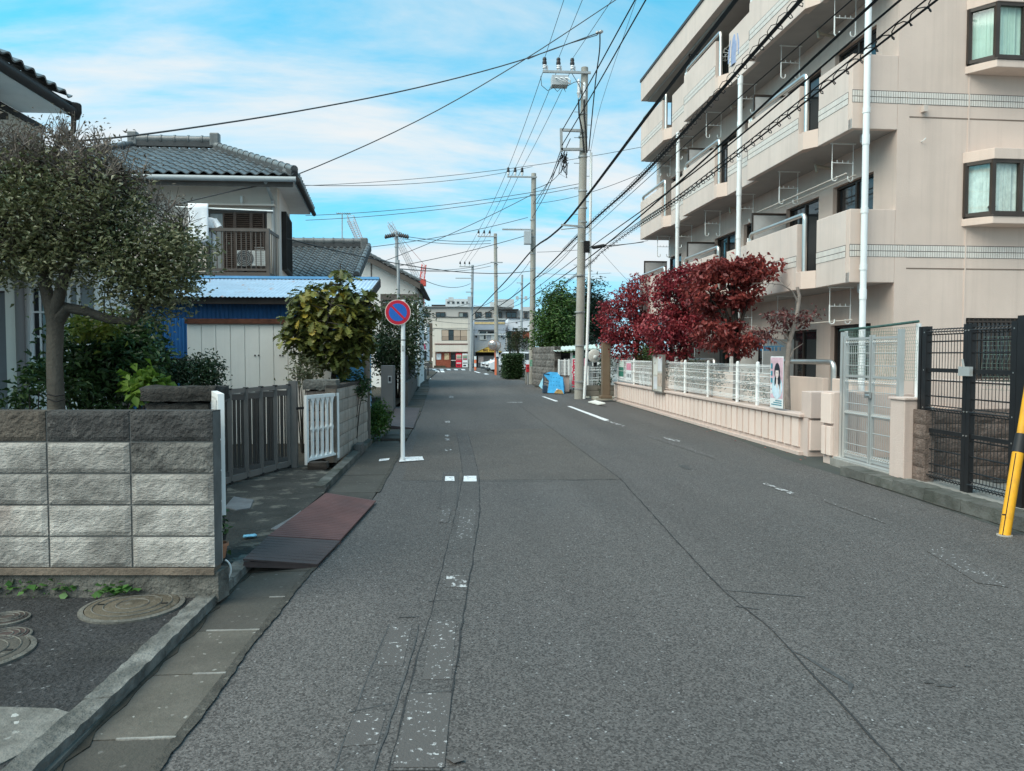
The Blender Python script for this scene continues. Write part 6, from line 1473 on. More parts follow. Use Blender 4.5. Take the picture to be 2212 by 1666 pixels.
MB().box(q4(801, 600).x, q4(803, 600).x, Y4 - .03, Y4 - .001, q4(0, 620).z, q4(0, 562).z).build('trim', trimb, h4)
# rear gable roof peeping over
h5 = thing('house', 'dark roof apex peeping over the low pantile house', 'house', (-6, 52, 0)); c = PY(733, 522, 52); e1 = PY(771, 543, 52); e2 = PY(690, 546, 52)
MB().prism([tuple(e2), tuple(e1), tuple(c)], (0, 5, 0)).build('roof', roofj, h5); MB().box(e2.x + .2, e1.x - .2, 52.2, 56.5, .05, e1.z - .02).build('wall', plaster_b, h5)
# television antenna
an_ = thing('antenna', 'thin rooftop television antenna behind the pantile ridge', 'antenna', PY(739, 540, 30)); q0, q1 = PY(739, 560, 30), PY(739, 462, 30)
MB().tube([q0, q1], .022, 5).build('mast', hw, an_); m = MB().tube([PY(727, 461, 30), PY(757, 463, 30)], .014, 4)
for k in range(7): c = PY(728 + 4.6 * k, 461.5, 30); m.tube([c + Vector((0, -.25, 0)), c + Vector((0, .25, 0))], .009, 4)
m.tube([PY(748, 543, 30), PY(775, 541, 30)], .012, 4).tube([PY(757, 540, 30), PY(757, 552, 30)], .012, 4); m.build('elements', hw, an_)

# grey gate posts, dark wall, farther along the left side
gp_ = mk('render_grey', (.15, .152, .15), .8, .06, 2, .2, 50); dkw = mk('wall_dark', (.04, .038, .038), .85, .15, 3, .4, 30); a = G(822, 880); 
x0, x1 = PY(823, 850, 21).x, PY(850, 850, 21).x
gp1 = thing('gate_post', 'grey rendered gate post with intercom beyond the shed', 'gate post', ((x0 + x1) / 2, 21.2, .05)); zt = PY(835, 790, 21).z
MB().box(x0, x1, 21.0, 21.6, .0, zt).build('post', gp_, gp1, bevel=.01); q0, q1 = PY(838, 812, 21), PY(846, 828, 21); MB().box(q0.x, q1.x, 20.985, 20.999, q1.z, q0.z).build('intercom', galv, gp1); MB().box(q0.x + .02, q1.x - .02, 20.975, 20.984, q1.z + .05, q0.z - .03).build('intercom_face', blk, gp1)
dw = thing('wall', 'dark boundary wall running along the road beyond the grey post', 'wall', (-1.9, 28, .0))
MB().prism([(-1.75, 23, 0), (-1.55, 23, 0), (-1.95, 36, 0), (-2.2, 36, 0)], (0, 0, .75)).build('base', mk('wall_base', (.1, .095, .09), .9, .25, 3, .3, 30), dw, bevel=.01)
for k in range(26): t = k / 26; xx_ = -1.64 - .42 * t; MB().box(xx_ - .03, xx_, 23.05 + 13 * t, 23.05 + 13 * t + .46, .76, 1.55).build('board', dkw, dw)
for k in range(5): t = k / 4; MB().box(-1.72 - .42 * t, -1.675 - .42 * t, 23.0 + 12.9 * t, 23.08 + 12.9 * t, .75, 1.6).build('fence_post', dkw, dw)
# ---------------------------------------------------------------- trees and shrubs
bark_g = mk('bark_grey', (.1, .088, .072), .9, .25, 7, .6, 40, st=(1, 1, .4), grime=((.07, .065, .055), 4, .5, .7, .6)); bark_d = mk('bark_dark', (.05, .042, .036), .95, .3, 8, .6, 40); bark_b = mk('bark_pale', (.24, .2, .175), .9, .25, 10, .4, 40)
def leaf_obj(name, P, L_, mat, parent, droop=0., aspect=.5, var=.3, upn=.6, fold=.18, seed=1, kind=None):
    r = np.random.default_rng(seed); n = len(P)
    d = r.normal(size=(n, 3)); d[:, 2] = d[:, 2] * .55 - droop; d /= np.linalg.norm(d, axis=1)[:, None]
    nn = r.normal(size=(n, 3)) * (1 - upn); nn[:, 2] += upn; nn -= d * (nn * d).sum(1)[:, None]; nn /= np.linalg.norm(nn, axis=1)[:, None] + 1e-9
    s = np.cross(d, nn); ln = (L_ * (1 + var * r.uniform(-1, 1, n)))[:, None]
    a = P; b = P + d * ln * .42 + s * ln * aspect * .5 + nn * ln * fold; c = P + d * ln - nn * ln * .12; e = P + d * ln * .42 - s * ln * aspect * .5 + nn * ln * fold
    V = np.stack([a, b, c, e], 1).reshape(-1, 3); og = P.mean(0); og[2] = P[:, 2].min()
    idx = (np.arange(n) * 4)[:, None]; F = np.concatenate([idx + [[0, 1, 2]], idx + [[0, 2, 3]]], 1).reshape(-1)
    me = bpy.data.meshes.new(name); me.vertices.add(len(V)); me.vertices.foreach_set('co', (V - og).astype(np.float32).reshape(-1))
    me.loops.add(len(F)); me.loops.foreach_set('vertex_index', F.astype(np.int32)); nt_ = len(F) // 3
    me.polygons.add(nt_); me.polygons.foreach_set('loop_start', np.arange(nt_, dtype=np.int32) * 3)
    me.update(calc_edges=True); me.validate(); me.materials.append(mat)
    o = bpy.data.objects.new(name, me); COL.objects.link(o); place(o, parent, Vector(og))
    if kind: o['kind'] = kind
    return o
def blob(px, py, Y, rx, ry, rd=None):
    c = PY(px, py, Y); k = Y / 1620 * 1.02; return (np.array(c), np.array([rx * k, (rd if rd else rx * k), ry * k]))
def clusters(blobs, dens, seed, hollow=.35):
    r = np.random.default_rng(seed); out = []
    for c, rad in blobs:
        n = max(2, int(dens * rad[0] * rad[1] * rad[2] * 4.2)); v = r.normal(size=(n, 3)); v /= np.linalg.norm(v, axis=1)[:, None]
        rr = (hollow + (1 - hollow) * r.uniform(0, 1, n) ** .5)[:, None]; out.append(c + v * rr * rad)
    return np.concatenate(out)
def spread(C, n, sp, seed, flat=1.):
    r = np.random.default_rng(seed); i = r.integers(0, len(C), n); g_ = r.normal(size=(n, 3)) * sp; g_[:, 2] *= flat; return C[i] + g_
def limbs_obj(name, limbs, mat, parent, n=9):
    m = MB()
    for pts, rad in limbs: m.tube(pts, rad, n)
    return m.build(name, mat, parent, smooth=True)
def twigs_obj(C, limbs, mat, parent, r0=.009, seed=2, every=1, tip=.25):
    q = random.Random(seed); m = MB(); L_ = []
    for pts, rad in limbs:
        for a, b in zip(pts, pts[1:]):
            for k in range(5): L_.append(Vector(a).lerp(Vector(b), k / 5))
        L_.append(Vector(pts[-1]))
    A = np.array([tuple(v) for v in L_])
    for c in C[::every]:
        d = ((A - c) ** 2).sum(1); j = int(np.argmin(d)); s_ = Vector(A[j]); e = Vector(c); mid = s_.lerp(e, .5) + Vector((q.uniform(-1, 1), q.uniform(-1, 1), q.uniform(-.3, 1))) * (e - s_).length * .18
        m.tube([s_, mid, e], [r0, r0 * .65, r0 * tip], 4, cap=False)
    o = m.build('twigs', mat, parent, smooth=True); o['kind'] = 'stuff'; return o
def tree(label, name, base, limbs, C, leaves, bark, group=None, cat='tree', twig=True, tw_every=1, tw_r=.009):
    t = thing(name, label, cat, base, group)
    if limbs: limbs_obj('trunk', limbs, bark, t)
    if twig and limbs: twigs_obj(C, limbs, bark, t, tw_r, every=tw_every)
    for (nm, P, L_, mat, kw) in leaves: leaf_obj(nm, P, L_, mat, t, **kw)
    return t
# big clipped evergreen behind the block wall
Y1 = 6.3; W_ = lambda x, y, dy=0.: PY(x, y, Y1 + dy)
leaf_a = mkleaf('leaf_osmanthus', [(.055, .068, .03), (.115, .13, .058), (.2, .207, .11), (.40, .39, .28)], .34, .3)
leaf_a2 = mkleaf('leaf_osmanthus_brown', [(.10, .08, .062), (.17, .14, .11), (.2, .175, .125), (.28, .25, .19)], .6, .15)
limbs = [([W_(122, 1010), W_(122, 880), W_(118, 780), W_(120, 700), W_(112, 655)], [.074, .066, .06, .064, .062]), ([W_(118, 700), W_(145, 665), W_(185, 672), W_(235, 690), W_(285, 695), W_(320, 660, .1)], [.062, .05, .04, .036, .032, .02]), ([W_(112, 662), W_(98, 620), W_(105, 560), W_(90, 480, .15), W_(110, 400, .2)], [.06, .045, .036, .026, .012]), ([W_(118, 680), W_(135, 610, -.1), W_(160, 540, -.15), W_(230, 440, -.1), W_(270, 380)], [.05, .042, .034, .024, .01]), ([W_(105, 600), W_(50, 560, -.2), W_(-10, 500, -.2)], [.036, .028, .015]), ([W_(285, 692), W_(330, 630, .1), W_(360, 560, .1), W_(390, 500, .15)], [.03, .025, .02, .01])]
bl = [blob(40, 480, 6.3, 130, 105, .5), blob(150, 455, 6.2, 120, 110, .5), blob(245, 480, 6.3, 80, 80, .4), blob(330, 570, 6.25, 105, 95, .4), blob(375, 580, 6.3, 75, 85, .35), blob(290, 610, 6.1, 85, 75, .35), blob(20, 560, 6.1, 90, 45, .4), blob(130, 560, 6.1, 80, 45, .4), blob(-60, 500, 6.5, 90, 100, .5)]
bt = [blob(60, 365, 6.35, 100, 60, .45), blob(150, 350, 6.3, 100, 60, .45), blob(240, 395, 6.3, 85, 50, .4), blob(350, 480, 6.35, 55, 50, .3), blob(0, 330, 6.4, 70, 50, .4)]
Cb, Ct = clusters(bl, 360, 11), clusters(bt, 520, 12, .2)
t = tree('large clipped evergreen tree leaning over the left block wall', 'garden_tree', W_(122, 1010), limbs, np.concatenate([Cb[::2], Ct]), [('crown', spread(Cb, 23000, .08, 13), .044, leaf_a, dict(seed=14, aspect=.45, droop=.1)), ('crown_top', spread(Ct, 4200, .07, 15, 1.3), .034, leaf_a2, dict(seed=16, aspect=.4, droop=-.3))], bark_g, 'garden trees on the left', tw_r=.008)
q = random.Random(5); m = MB()
for c in Ct:
    c = Vector(c)
    for _ in range(5):
        d = Vector((q.uniform(-.8, .8), q.uniform(-.8, .8), q.uniform(.3, 1.2))).normalized() * q.uniform(.08, .2); m.tube([c, c + d * .5 + Vector((q.uniform(-.01, .01), 0, 0)), c + d], [.0035, .0028, .0015], 3, cap=False)
for k in range(4):
    c = W_(155, 335); 
    for j in range(8): d = Vector((q.uniform(-.12, .12), q.uniform(-.1, .1), q.uniform(.12, .34))); m.tube([c, c + d * .5, c + d], [.005, .004, .0015], 3, cap=False)
m.build('bare_twigs', mk('twig_brown', (.17, .14, .12), .9, .2, 9), t)
MB().tube([W_(103, 852, -.09), W_(120, 856, -.1), W_(141, 852, -.09)], .006, 5).tube([W_(103, 862, -.09), W_(122, 868, -.1), W_(141, 862, -.09)], .006, 5).build('tie', cablem, t)
# garden shrubs behind the wall
def shrub(label, blobs, n, L_, mat, name='shrub', dens=160, sp=.09, seed=20, droop=.25, aspect=.38, group='garden shrubs', upn=.6, stems=True, hollow=.3, cat='shrub', **kw):
    C = clusters(blobs, dens, seed, hollow); lo = C[:, 2].min(); b = Vector((float(C[:, 0].mean()), float(C[:, 1].mean()), .05))
    t = thing(name, label, cat, b, group)
    if stems:
        r = random.Random(seed); m = MB()
        for c in C[::3]:
            c = Vector(c); s_ = Vector((b.x + (c.x - b.x) * .35, b.y + (c.y - b.y) * .35, .05)); m.tube([s_, s_.lerp(c, .6) + Vector((r.uniform(-.06, .06), r.uniform(-.06, .06), .05)), c], [.012, .008, .003], 4, cap=False)
        m.build('stems', bark_d, t, smooth=True)
    leaf_obj('foliage', spread(C, n, sp, seed + 1), L_, mat, t, droop=droop, aspect=aspect, seed=seed + 2, upn=upn, **kw); return t
nand = mkleaf('leaf_nandina', [(.014, .032, .012), (.032, .068, .022), (.06, .115, .034), (.11, .17, .055)], .4, .2); lime = mkleaf('leaf_lime', [(.06, .13, .015), (.12, .21, .025), (.2, .29, .05)], .5, .35); deepg = mkleaf('leaf_deep', [(.014, .03, .014), (.028, .058, .024), (.055, .095, .042)], .45, .15); yellg = mkleaf('leaf_yellowgreen', [(.09, .13, .02), (.16, .2, .03), (.24, .27, .06)], .5, .35)
shrub('dark nandina bush filling the space behind the clipped tree trunk', [blob(210, 770, 7.9, 90, 75, .4), blob(180, 830, 7.6, 75, 60, .35), blob(250, 810, 7.7, 85, 70, .35), blob(290, 770, 8, 50, 70, .35), blob(160, 730, 8.0, 35, 45, .3)], 5200, .085, nand, dens=140, sp=.1, seed=30)
shrub('yellow-green sprigs showing above the low branch', [blob(225, 695, 7.4, 62, 14, .25), blob(200, 715, 7.4, 50, 12, .2)], 420, .075, yellg, dens=400, sp=.06, seed=40, stems=False)
shrub('low nandina shoots between the downpipe and the tree trunk', [blob(85, 815, 7.0, 28, 30, .2), blob(70, 855, 7.0, 30, 25, .2)], 420, .075, nand, dens=300, sp=.06, seed=50)
shrub('bright lime-green seedling beside the dark stone cap', [blob(330, 828, 6.3, 30, 22, .15), blob(305, 850, 6.2, 14, 22, .1)], 260, .085, lime, dens=500, sp=.05, seed=60, aspect=.6)
shrub('deep green bush in front of the cream shed doors', [blob(425, 815, 10.5, 55, 30, .3), blob(400, 805, 10.5, 30, 20, .25), blob(455, 800, 10.6, 20, 25, .2)], 2600, .06, deepg, dens=200, sp=.08, seed=70)
shrub('dark vine mass beside the blue corrugated sheet', [blob(312, 745, 10.5, 34, 55, .3), blob(305, 800, 10.0, 42, 45, .3)], 1500, .09, deepg, dens=120, sp=.1, seed=80, aspect=.55)
shrub('sparse pale shrub at the foot of the lobed-leaf tree', [blob(645, 805, 12.0, 40, 22, .25), blob(672, 790, 12.0, 30, 20, .2)], 480, .07, mkleaf('leaf_pale', [(.09, .10, .05), (.16, .17, .09), (.25, .26, .16)], .5, .25), dens=250, sp=.07, seed=90, aspect=.3)
shrub('bright green weeds spilling over the kerb below the road sign', [blob(812, 905, 14.3, 18, 32, .3), blob(826, 915, 14.8, 16, 22, .3), blob(806, 940, 13.9, 9, 20, .2), blob(812, 870, 14.6, 10, 20, .25)], 1500, .075, mkleaf('leaf_weed', [(.03, .075, .012), (.065, .13, .022), (.12, .2, .04)], .5, .3), dens=160, sp=.08, seed=100)
shrub('green shrub between the lobed-leaf tree and the stained wall', [blob(735, 835, 12.3, 22, 18, .25), blob(770, 832, 12.6, 18, 20, .25)], 700, .075, nand, dens=300, sp=.07, seed=110)
shrub('dark leafy tree overhanging the road beyond the sign', [blob(850, 730, 27, 45, 75, 1.0), blob(885, 700, 28, 32, 55, .9), blob(870, 770, 27, 35, 45, .8), blob(830, 760, 26, 25, 50, .8)], 6500, .13, mkleaf('leaf_hedge', [(.018, .034, .013), (.04, .068, .024), (.08, .11, .045), (.14, .17, .08)], .4, .15), name='tree', cat='tree', dens=14, sp=.2, seed=120, group='garden trees on the left')
for k, (px, py, lab) in enumerate(((60, 1268, 'long patch of round-leaved weeds at the foot of the block wall'), (135, 1268, 'small clump of round-leaved weeds right of the long patch'), (262, 1272, 'clump of round-leaved weeds beside the large access cover'))):
    c = G(px, py + 22, .06); wd = .16 if k == 0 else .07
    P = np.array([c]) + rng.normal(size=(90 if k == 0 else 55, 3)) * [wd, .025, .02] + [0, .02, .06]
    t = thing('weed', lab, 'weed', (c.x, c.y + .05, .06), 'weeds in the side lot'); leaf_obj('foliage', P, .05, mkleaf('leaf_clover%d' % k, [(.05, .13, .03), (.09, .2, .05), (.13, .25, .07)], .5, .3), t, aspect=.95, upn=.85, seed=130 + k, fold=.06, droop=-.1)
leaf_obj('ivy', np.array([pq + Vector((0, 0, .12))]) + rng.normal(size=(70, 3)) * [.03, .03, .09] + [0, 0, .1], .04, nand, pt_, aspect=.8, seed=140)
# lobed-leaf tree: the largest leaves are separate pieces
oak_c = [[(.055, .07, .02), (.105, .12, .03), (.17, .175, .042)], [(.27, .21, .03), (.38, .28, .04), (.48, .34, .055)], [(.15, .155, .03), (.2, .195, .038), (.27, .235, .045)]]
oak_m = [mkleaf('leaf_lobed_%s' % n, c, .45, .22) for n, c in zip(('green', 'gold', 'olive'), oak_c)]
def lobed(L_, seed):
    r = random.Random(seed); mb = MB(); n = 7; pts = []
    prof = [(.0, .02), (.10, .10), (.17, .035), (.27, .17), (.34, .07), (.46, .26), (.54, .10), (.66, .33), (.75, .14), (.86, .26), (.93, .10), (1., .0)]
    bend = r.uniform(.1, .35); fo = r.uniform(.1, .3)
    def V(t, w): return mb.pt((w * L_, t * L_, -bend * t * t * L_ + fo * abs(w) * L_ * (1 if r.random() > .0 else -1)))
    mid = [V(t, 0) for t, w in prof]; le = [V(t, -w) for t, w in prof]; ri = [V(t, w) for t, w in prof]
    for i in range(len(prof) - 1):
        mb.f.append([mid[i], ri[i], ri[i+1], mid[i+1]]); mb.f.append([le[i], mid[i], mid[i+1], le[i+1]])
    return mb
YO = 12.4; Wo = lambda x, y, dy=0.: PY(x, y, YO + dy)
ol = [([Wo(718, 900), Wo(720, 820), Wo(728, 740), Wo(735, 650), Wo(735, 570)], [.05, .045, .036, .02, .007]), ([Wo(722, 790), Wo(680, 720, -.15), Wo(650, 670, -.1)], [.03, .02, .008]), ([Wo(725, 760), Wo(770, 690, -.1), Wo(790, 640)], [.03, .02, .008]), ([Wo(724, 780), Wo(700, 720, -.4), Wo(715, 660, -.5)], [.03, .018, .008]), ([Wo(728, 740), Wo(690, 660, .1), Wo(640, 640, .1)], [.024, .016, .006])]
oak = thing('lobed_leaf_tree', 'bushy young tree with big lobed green and gold leaves', 'tree', Wo(718, 900), 'garden trees on the left')
limbs_obj('trunk', ol, bark_d, oak)
ob = [blob(715, 700, YO, 92, 60, .55), blob(700, 650, YO, 70, 38, .45), blob(770, 660, YO, 45, 42, .4), blob(720, 750, YO, 70, 40, .45), blob(650, 720, YO - .1, 42, 40, .35), blob(780, 720, YO, 36, 40, .35), blob(735, 610, YO, 32, 22, .25), blob(735, 580, YO, 20, 16, .12), blob(710, 790, YO, 45, 22, .3)]
Co = clusters(ob, 215, 21, .5); twigs_obj(Co, ol, bark_d, oak, .01)
r = random.Random(9); protos = [lobed(.18, i) for i in range(5)]
pr_o = []
for mi in range(3): pr_o.append([p.build('leaf', oak_m[mi], None, origin=(0, 0, 0)) for p in protos])
rest = MB(); cand = []
for c in Co:
    for k in range(6):
        az = r.uniform(0, 2 * math.pi); tilt = r.uniform(-.9, .25); up = Vector((math.cos(az) * math.cos(tilt), math.sin(az) * math.cos(tilt), math.sin(tilt)))
        p = Vector(c) + Vector((r.uniform(-.05, .05), r.uniform(-.05, .05), r.uniform(-.05, .05))); cand.append((p.y, p, up))
cand.sort(key=lambda t: t[0])
def basis(d):
    x = d.cross(Vector((0, 0, 1))).normalized(); n = x.cross(d); a = r.uniform(-.5, .5)
    x2 = x * math.cos(a) + n * math.sin(a); return Matrix((x2, d, x2.cross(d))).transposed()
for i, (yy_, p, d) in enumerate(cand):
    hi = (p.z - PY(715, 790, YO).z) / 1.5 + r.uniform(-.35, .35) + (.25 if p.x < PY(660, 700, YO).x else 0)
    mi = 1 if hi > .72 and r.random() < .55 else (2 if hi > .42 else 0)
    if i < 300: piece(r.choice(pr_o[mi]), oak, p, basis(d), [r.uniform(.75, 1.15)] * 3, 'leaf')
    else:
        src = protos[i % 5]; B = basis(d) * r.uniform(.75, 1.1); k0 = len(rest.v); rest.v += [p + B @ v for v in src.v]; rest.f += [[q_ + k0 for q_ in f] for f in src.f]
for l_ in pr_o:
    for o in l_: bpy.data.objects.remove(o)
rest.build('leaves', oak_m[0], oak)['kind'] = 'stuff'
# red dogwoods behind the fence
redl = mkleaf('leaf_red', [(.07, .011, .022), (.19, .022, .034), (.32, .042, .052), (.46, .10, .10)], .4, .25); redb = mkleaf('leaf_rust', [(.09, .016, .02), (.22, .04, .036), (.38, .09, .07)], .42, .25)
def dog(label, X_, Yb, px, blobs, n, mat, seed, top):
    b = PX(px, 850, X_) if False else PY(px, 800, Yb); b = Vector((b.x, Yb, .05)); tp = PY(px - 2, top, Yb); j = Vector((b.x, b.y, 1.7))
    C = clusters(blobs, 46, seed, .3); lm = [([b, Vector((b.x + .02, b.y, 1.0)), j, tp.lerp(j, .4), tp], [.085, .075, .065, .04, .012])]
    for c, rad in blobs: c = Vector(c); lm.append(([j.lerp(tp, .1), j.lerp(c, .55) + Vector((0, 0, .12)), c], [.04, .026, .012]))
    return tree(label, 'red_dogwood', b, lm, C, [('crown', spread(C, n, .10, seed + 1, .6), .105, mat, dict(seed=seed + 2, droop=.75, aspect=.55, upn=.5, fold=.1))], bark_d, 'red dogwoods behind the white fence', tw_r=.012)
dog('left crimson dogwood nearest the brown steel post', 6.3, 25.6, 1375, [blob(1340, 690, 25.6, 48, 62, .9), blob(1390, 650, 25.4, 55, 60, .9), blob(1330, 740, 25.6, 35, 35, .7), blob(1390, 730, 25.3, 50, 50, .8), blob(1430, 620, 25.5, 45, 40, .8), blob(1375, 770, 25.5, 45, 25, .7)], 9500, redl, 200, 620)
dog('middle dark crimson dogwood behind the notice board', 6.3, 20.3, 1480, [blob(1470, 640, 20.2, 60, 60, .75), blob(1440, 700, 20.1, 60, 50, .75), blob(1500, 600, 20.3, 60, 38, .75), blob(1480, 720, 20.0, 50, 45, .7), blob(1460, 765, 20.0, 50, 20, .6), blob(1530, 660, 20.1, 45, 50, .6)], 9000, redl, 210, 580)
dog('right rust-red dogwood in front of the balconies', 6.4, 15.4, 1590, [blob(1570, 590, 15.4, 70, 36, .6), blob(1630, 582, 15.1, 62, 26, .5), blob(1540, 650, 15.3, 52, 36, .5), blob(1560, 720, 15.2, 58, 30, .5), blob(1620, 640, 15.1, 40, 30, .4), blob(1520, 610, 15.5, 40, 30, .5), blob(1600, 745, 15.1, 40, 22, .4), blob(1530, 570, 15.5, 25, 22, .3)], 8000, redb, 220, 570)
# nearly bare dogwood
Yb = 13.6; Wd = lambda x, y, dy=0.: PY(x, y, Yb + dy)
bd = [([Wd(1702, 900), Wd(1700, 800), Wd(1705, 740), Wd(1722, 680), Wd(1727, 640), Wd(1722, 620)], [.055, .05, .045, .04, .032, .028]), ([Wd(1727, 660), Wd(1712, 630), Wd(1690, 615, -.1), Wd(1655, 612, -.1), Wd(1625, 612, -.1)], [.024, .014, .01, .007, .003]), ([Wd(1708, 740), Wd(1690, 718, -.1), Wd(1660, 712, -.1), Wd(1635, 705, -.1)], [.02, .012, .008, .003]), ([Wd(1705, 745), Wd(1685, 735, .1), Wd(1650, 728, .2), Wd(1625, 722, .2)], [.018, .011, .007, .003]), ([Wd(1714, 715), Wd(1740, 690, -.1), Wd(1765, 680, -.15)], [.018, .01, .003]), ([Wd(1712, 720), Wd(1695, 690, -.1), Wd(1660, 680, -.1)], [.016, .01, .004]), ([Wd(1703, 780), Wd(1715, 755, -.1), Wd(1735, 742, -.2)], [.014, .008, .003]), ([Wd(1690, 615, -.1), Wd(1680, 600), Wd(1660, 595)], [.01, .006, .003])]
Cd = np.concatenate([clusters([blob(1650, 612, Yb, 40, 14, .2), blob(1690, 605, Yb, 25, 10, .2)], 260, 231), clusters([blob(1690, 685, Yb, 55, 15, .3), blob(1750, 682, Yb, 25, 12, .2)], 260, 232), clusters([blob(1645, 720, Yb, 40, 16, .3), blob(1720, 700, Yb, 40, 14, .25)], 200, 233)])
tree('nearly bare pale-barked dogwood beside the portrait poster', 'bare_dogwood', Wd(1702, 900), bd, Cd, [('crown', spread(Cd[len(Cd) // 4:], 620, .05, 234), .075, mkleaf('leaf_faded', [(.07, .022, .022), (.13, .04, .038), (.2, .085, .075)], .5, .25), dict(seed=235, droop=.6)), ], bark_b, 'red dogwoods behind the white fence', tw_r=.007)
# low planting inside the fence
shrub('dark green planting behind the white mesh fence', [blob(1490, 803, 19.2, 40, 20, .25), blob(1430, 800, 21.8, 25, 18, .25), blob(1540, 815, 17.4, 35, 18, .22), blob(1600, 830, 15.7, 28, 18, .2), blob(1650, 840, 14.5, 22, 18, .18)], 2300, .07, deepg, dens=120, sp=.09, seed=240, stems=False)
shrub('shrub squeezed between the brown post and the fence end', [blob(1312, 800, 27.0, 14, 32, .4), blob(1300, 830, 27, 10, 20, .3)], 700, .09, deepg, dens=60, sp=.1, seed=250)
shrub('green bush below the crimson dogwood', [blob(1405, 765, 24.5, 28, 20, .5), blob(1385, 772, 25, 20, 16, .5)], 800, .09, nand, dens=60, sp=.12, seed=255)
# evergreens beyond the pole, hedge, pine
cam_l = mkleaf('leaf_evergreen', [(.018, .045, .012), (.04, .09, .02), (.08, .15, .035), (.14, .22, .07)], .35, .2); pinel = mkleaf('leaf_pine', [(.006, .018, .012), (.013, .035, .02), (.028, .055, .03)], .6, .05)
def etree(label, px, Yb, blobs, n, L_, mat, seed, name='evergreen_tree', dens=14, sp=.22, droop=.0, aspect=.35):
    b = Vector((PY(px, 780, Yb).x, Yb, .05)); C = clusters(blobs, dens, seed, .35); tp = Vector(max((c for c, _ in blobs), key=lambda c: c[2])); lm = [([b, b.lerp(Vector((b.x, b.y, tp.z)), .5), tp], [.14, .1, .03])]
    return tree(label, name, b, lm, C, [('crown', spread(C, n, sp, seed + 1), L_, mat, dict(seed=seed + 2, droop=droop, aspect=aspect, upn=.4))], bark_d, 'trees beyond the near pole', tw_r=.02)
etree('bright glossy evergreen right of the second utility pole', 1190, 38, [blob(1195, 700, 38, 36, 55, 1.1), blob(1175, 735, 37.5, 24, 45, .9), blob(1210, 670, 38.4, 26, 40, .8), blob(1215, 730, 37.5, 24, 50, .8), blob(1190, 640, 38.5, 10, 14, .3), blob(1215, 625, 38.5, 7, 12, .25), blob(1238, 700, 38.8, 18, 45, .7)], 11000, .2, cam_l, 300, dens=14)
etree('tall dark pine behind the near utility pole', 1265, 43, [blob(1255, 690, 43, 36, 50, 1.3), blob(1285, 660, 44, 28, 20, .9), blob(1262, 630, 43.5, 16, 10, .5), blob(1278, 612, 43.8, 18, 9, .5), blob(1290, 700, 43, 25, 45, 1.0), blob(1240, 740, 41, 26, 36, .9), blob(1260, 760, 41, 30, 25, .9)], 13000, .22, pinel, 310, 'pine_tree', dens=12, sp=.26, aspect=.16)
etree('small bronze-green pine by the hedge', 1120, 62, [blob(1123, 745, 62, 22, 12, .9), blob(1112, 725, 62, 9, 18, .4), blob(1128, 728, 62, 14, 12, .6)], 1900, .17, mkleaf('leaf_bronze', [(.025, .03, .012), (.05, .06, .02), (.09, .1, .04)], .5, .1), 320, 'pine_tree', dens=6, sp=.25, aspect=.15)
etree('dark broadleaf behind the parked van', 1100, 64, [blob(1105, 740, 64, 14, 22, .7)], 700, .2, pinel, 330, dens=6, sp=.25)
# clipped hedge (solid mass of leaves)
hd = thing('hedge', 'clipped dark green hedge left of the red letter box', 'hedge', (PY(1112, 800, 50).x, 50, 0)); a, b = PY(1089, 768, 50), PY(1133, 820, 48)
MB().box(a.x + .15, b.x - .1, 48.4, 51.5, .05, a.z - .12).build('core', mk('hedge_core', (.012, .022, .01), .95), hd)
n = 5200; P = np.stack([rng.uniform(a.x, b.x, n), rng.uniform(48.2, 51.7, n), rng.uniform(.05, a.z, n)], 1); f_ = rng.integers(0, 4, n); P[f_ == 0, 1] = 48.2; P[f_ == 1, 2] = a.z; P[f_ == 2, 0] = a.x; P[f_ == 3, 1] = 48.2; P += rng.normal(size=P.shape) * .06
leaf_obj('foliage', P, .12, mkleaf('leaf_boxhedge', [(.012, .03, .009), (.025, .055, .014), (.05, .09, .025)], .5, .1), hd, seed=340)
# ---------------------------------------------------------------- right side beyond the ribbed wall
brp = mk('post_brown', (.16, .115, .075), .5, .1, 4, spec=.4)
c = G(*K2(1320, 825), .1); bp = thing('steel_post', 'tall brown square steel post of the entrance canopy', 'post', c)
tz = PY(*K2(1320, -60), c.y).z; MB().box(c.x - .13, c.x + .13, c.y - .02, c.y + .24, .1, tz).build('shaft', brp, bp, bevel=.012); MB().box(c.x - .2, c.x + .2, c.y - .09, c.y + .31, .1, .2).build('base', brp, bp, bevel=.012)
MB().box(c.x + .131, c.x + .16, c.y + .02, c.y + .2, .2, tz).build('fin', brp, bp)
# low concrete block planter
blk_c = mk('planter_block', (.2, .185, .16), .9, .15, 3, .3, 40, rnd=.14); a = G(*K2(1000, 785), .1)
block_wall('planter_wall', 'low grey block planter behind the near pole', (a.x, a.y), (a.x + 1.25, a.y + .02), .1, 2, .55, .2, .15, [[blk_c]], cat='planter', amp=.002)
# cycle shed with pale roof
sh2 = thing('bicycle_shed', 'open shed with pale green corrugated roof beyond the near pole', 'shed', (6.2, 33, 0)); rf = mk('roof_palegreen', (.52, .62, .58), .5, .06, 3)
YC = 31.5; e0, e1 = PY(*K2(540, 62), YC), PY(*K2(1290, 12), YC); m = MB(); k = 60; pv = None
for i in range(k + 1):
    x = e0.x + (e1.x + .5 - e0.x) * i / k; o_ = .02 * math.sin(i * math.pi / 2) + .14 * i / k; q = (m.pt((x, YC, e0.z - .06 + o_)), m.pt((x, YC + 4.5, e0.z + .16 + o_)), m.pt((x, YC, e0.z + o_)))
    if pv: m.f.append([pv[0], q[0], q[1], pv[1]]); m.f.append([pv[0], q[0], q[2], pv[2]])
    pv = q
m.build('roof_sheet', rf, sh2)
shw = mk('shed_white', (.55, .55, .55), .7, .06, 2, streaks=.15)
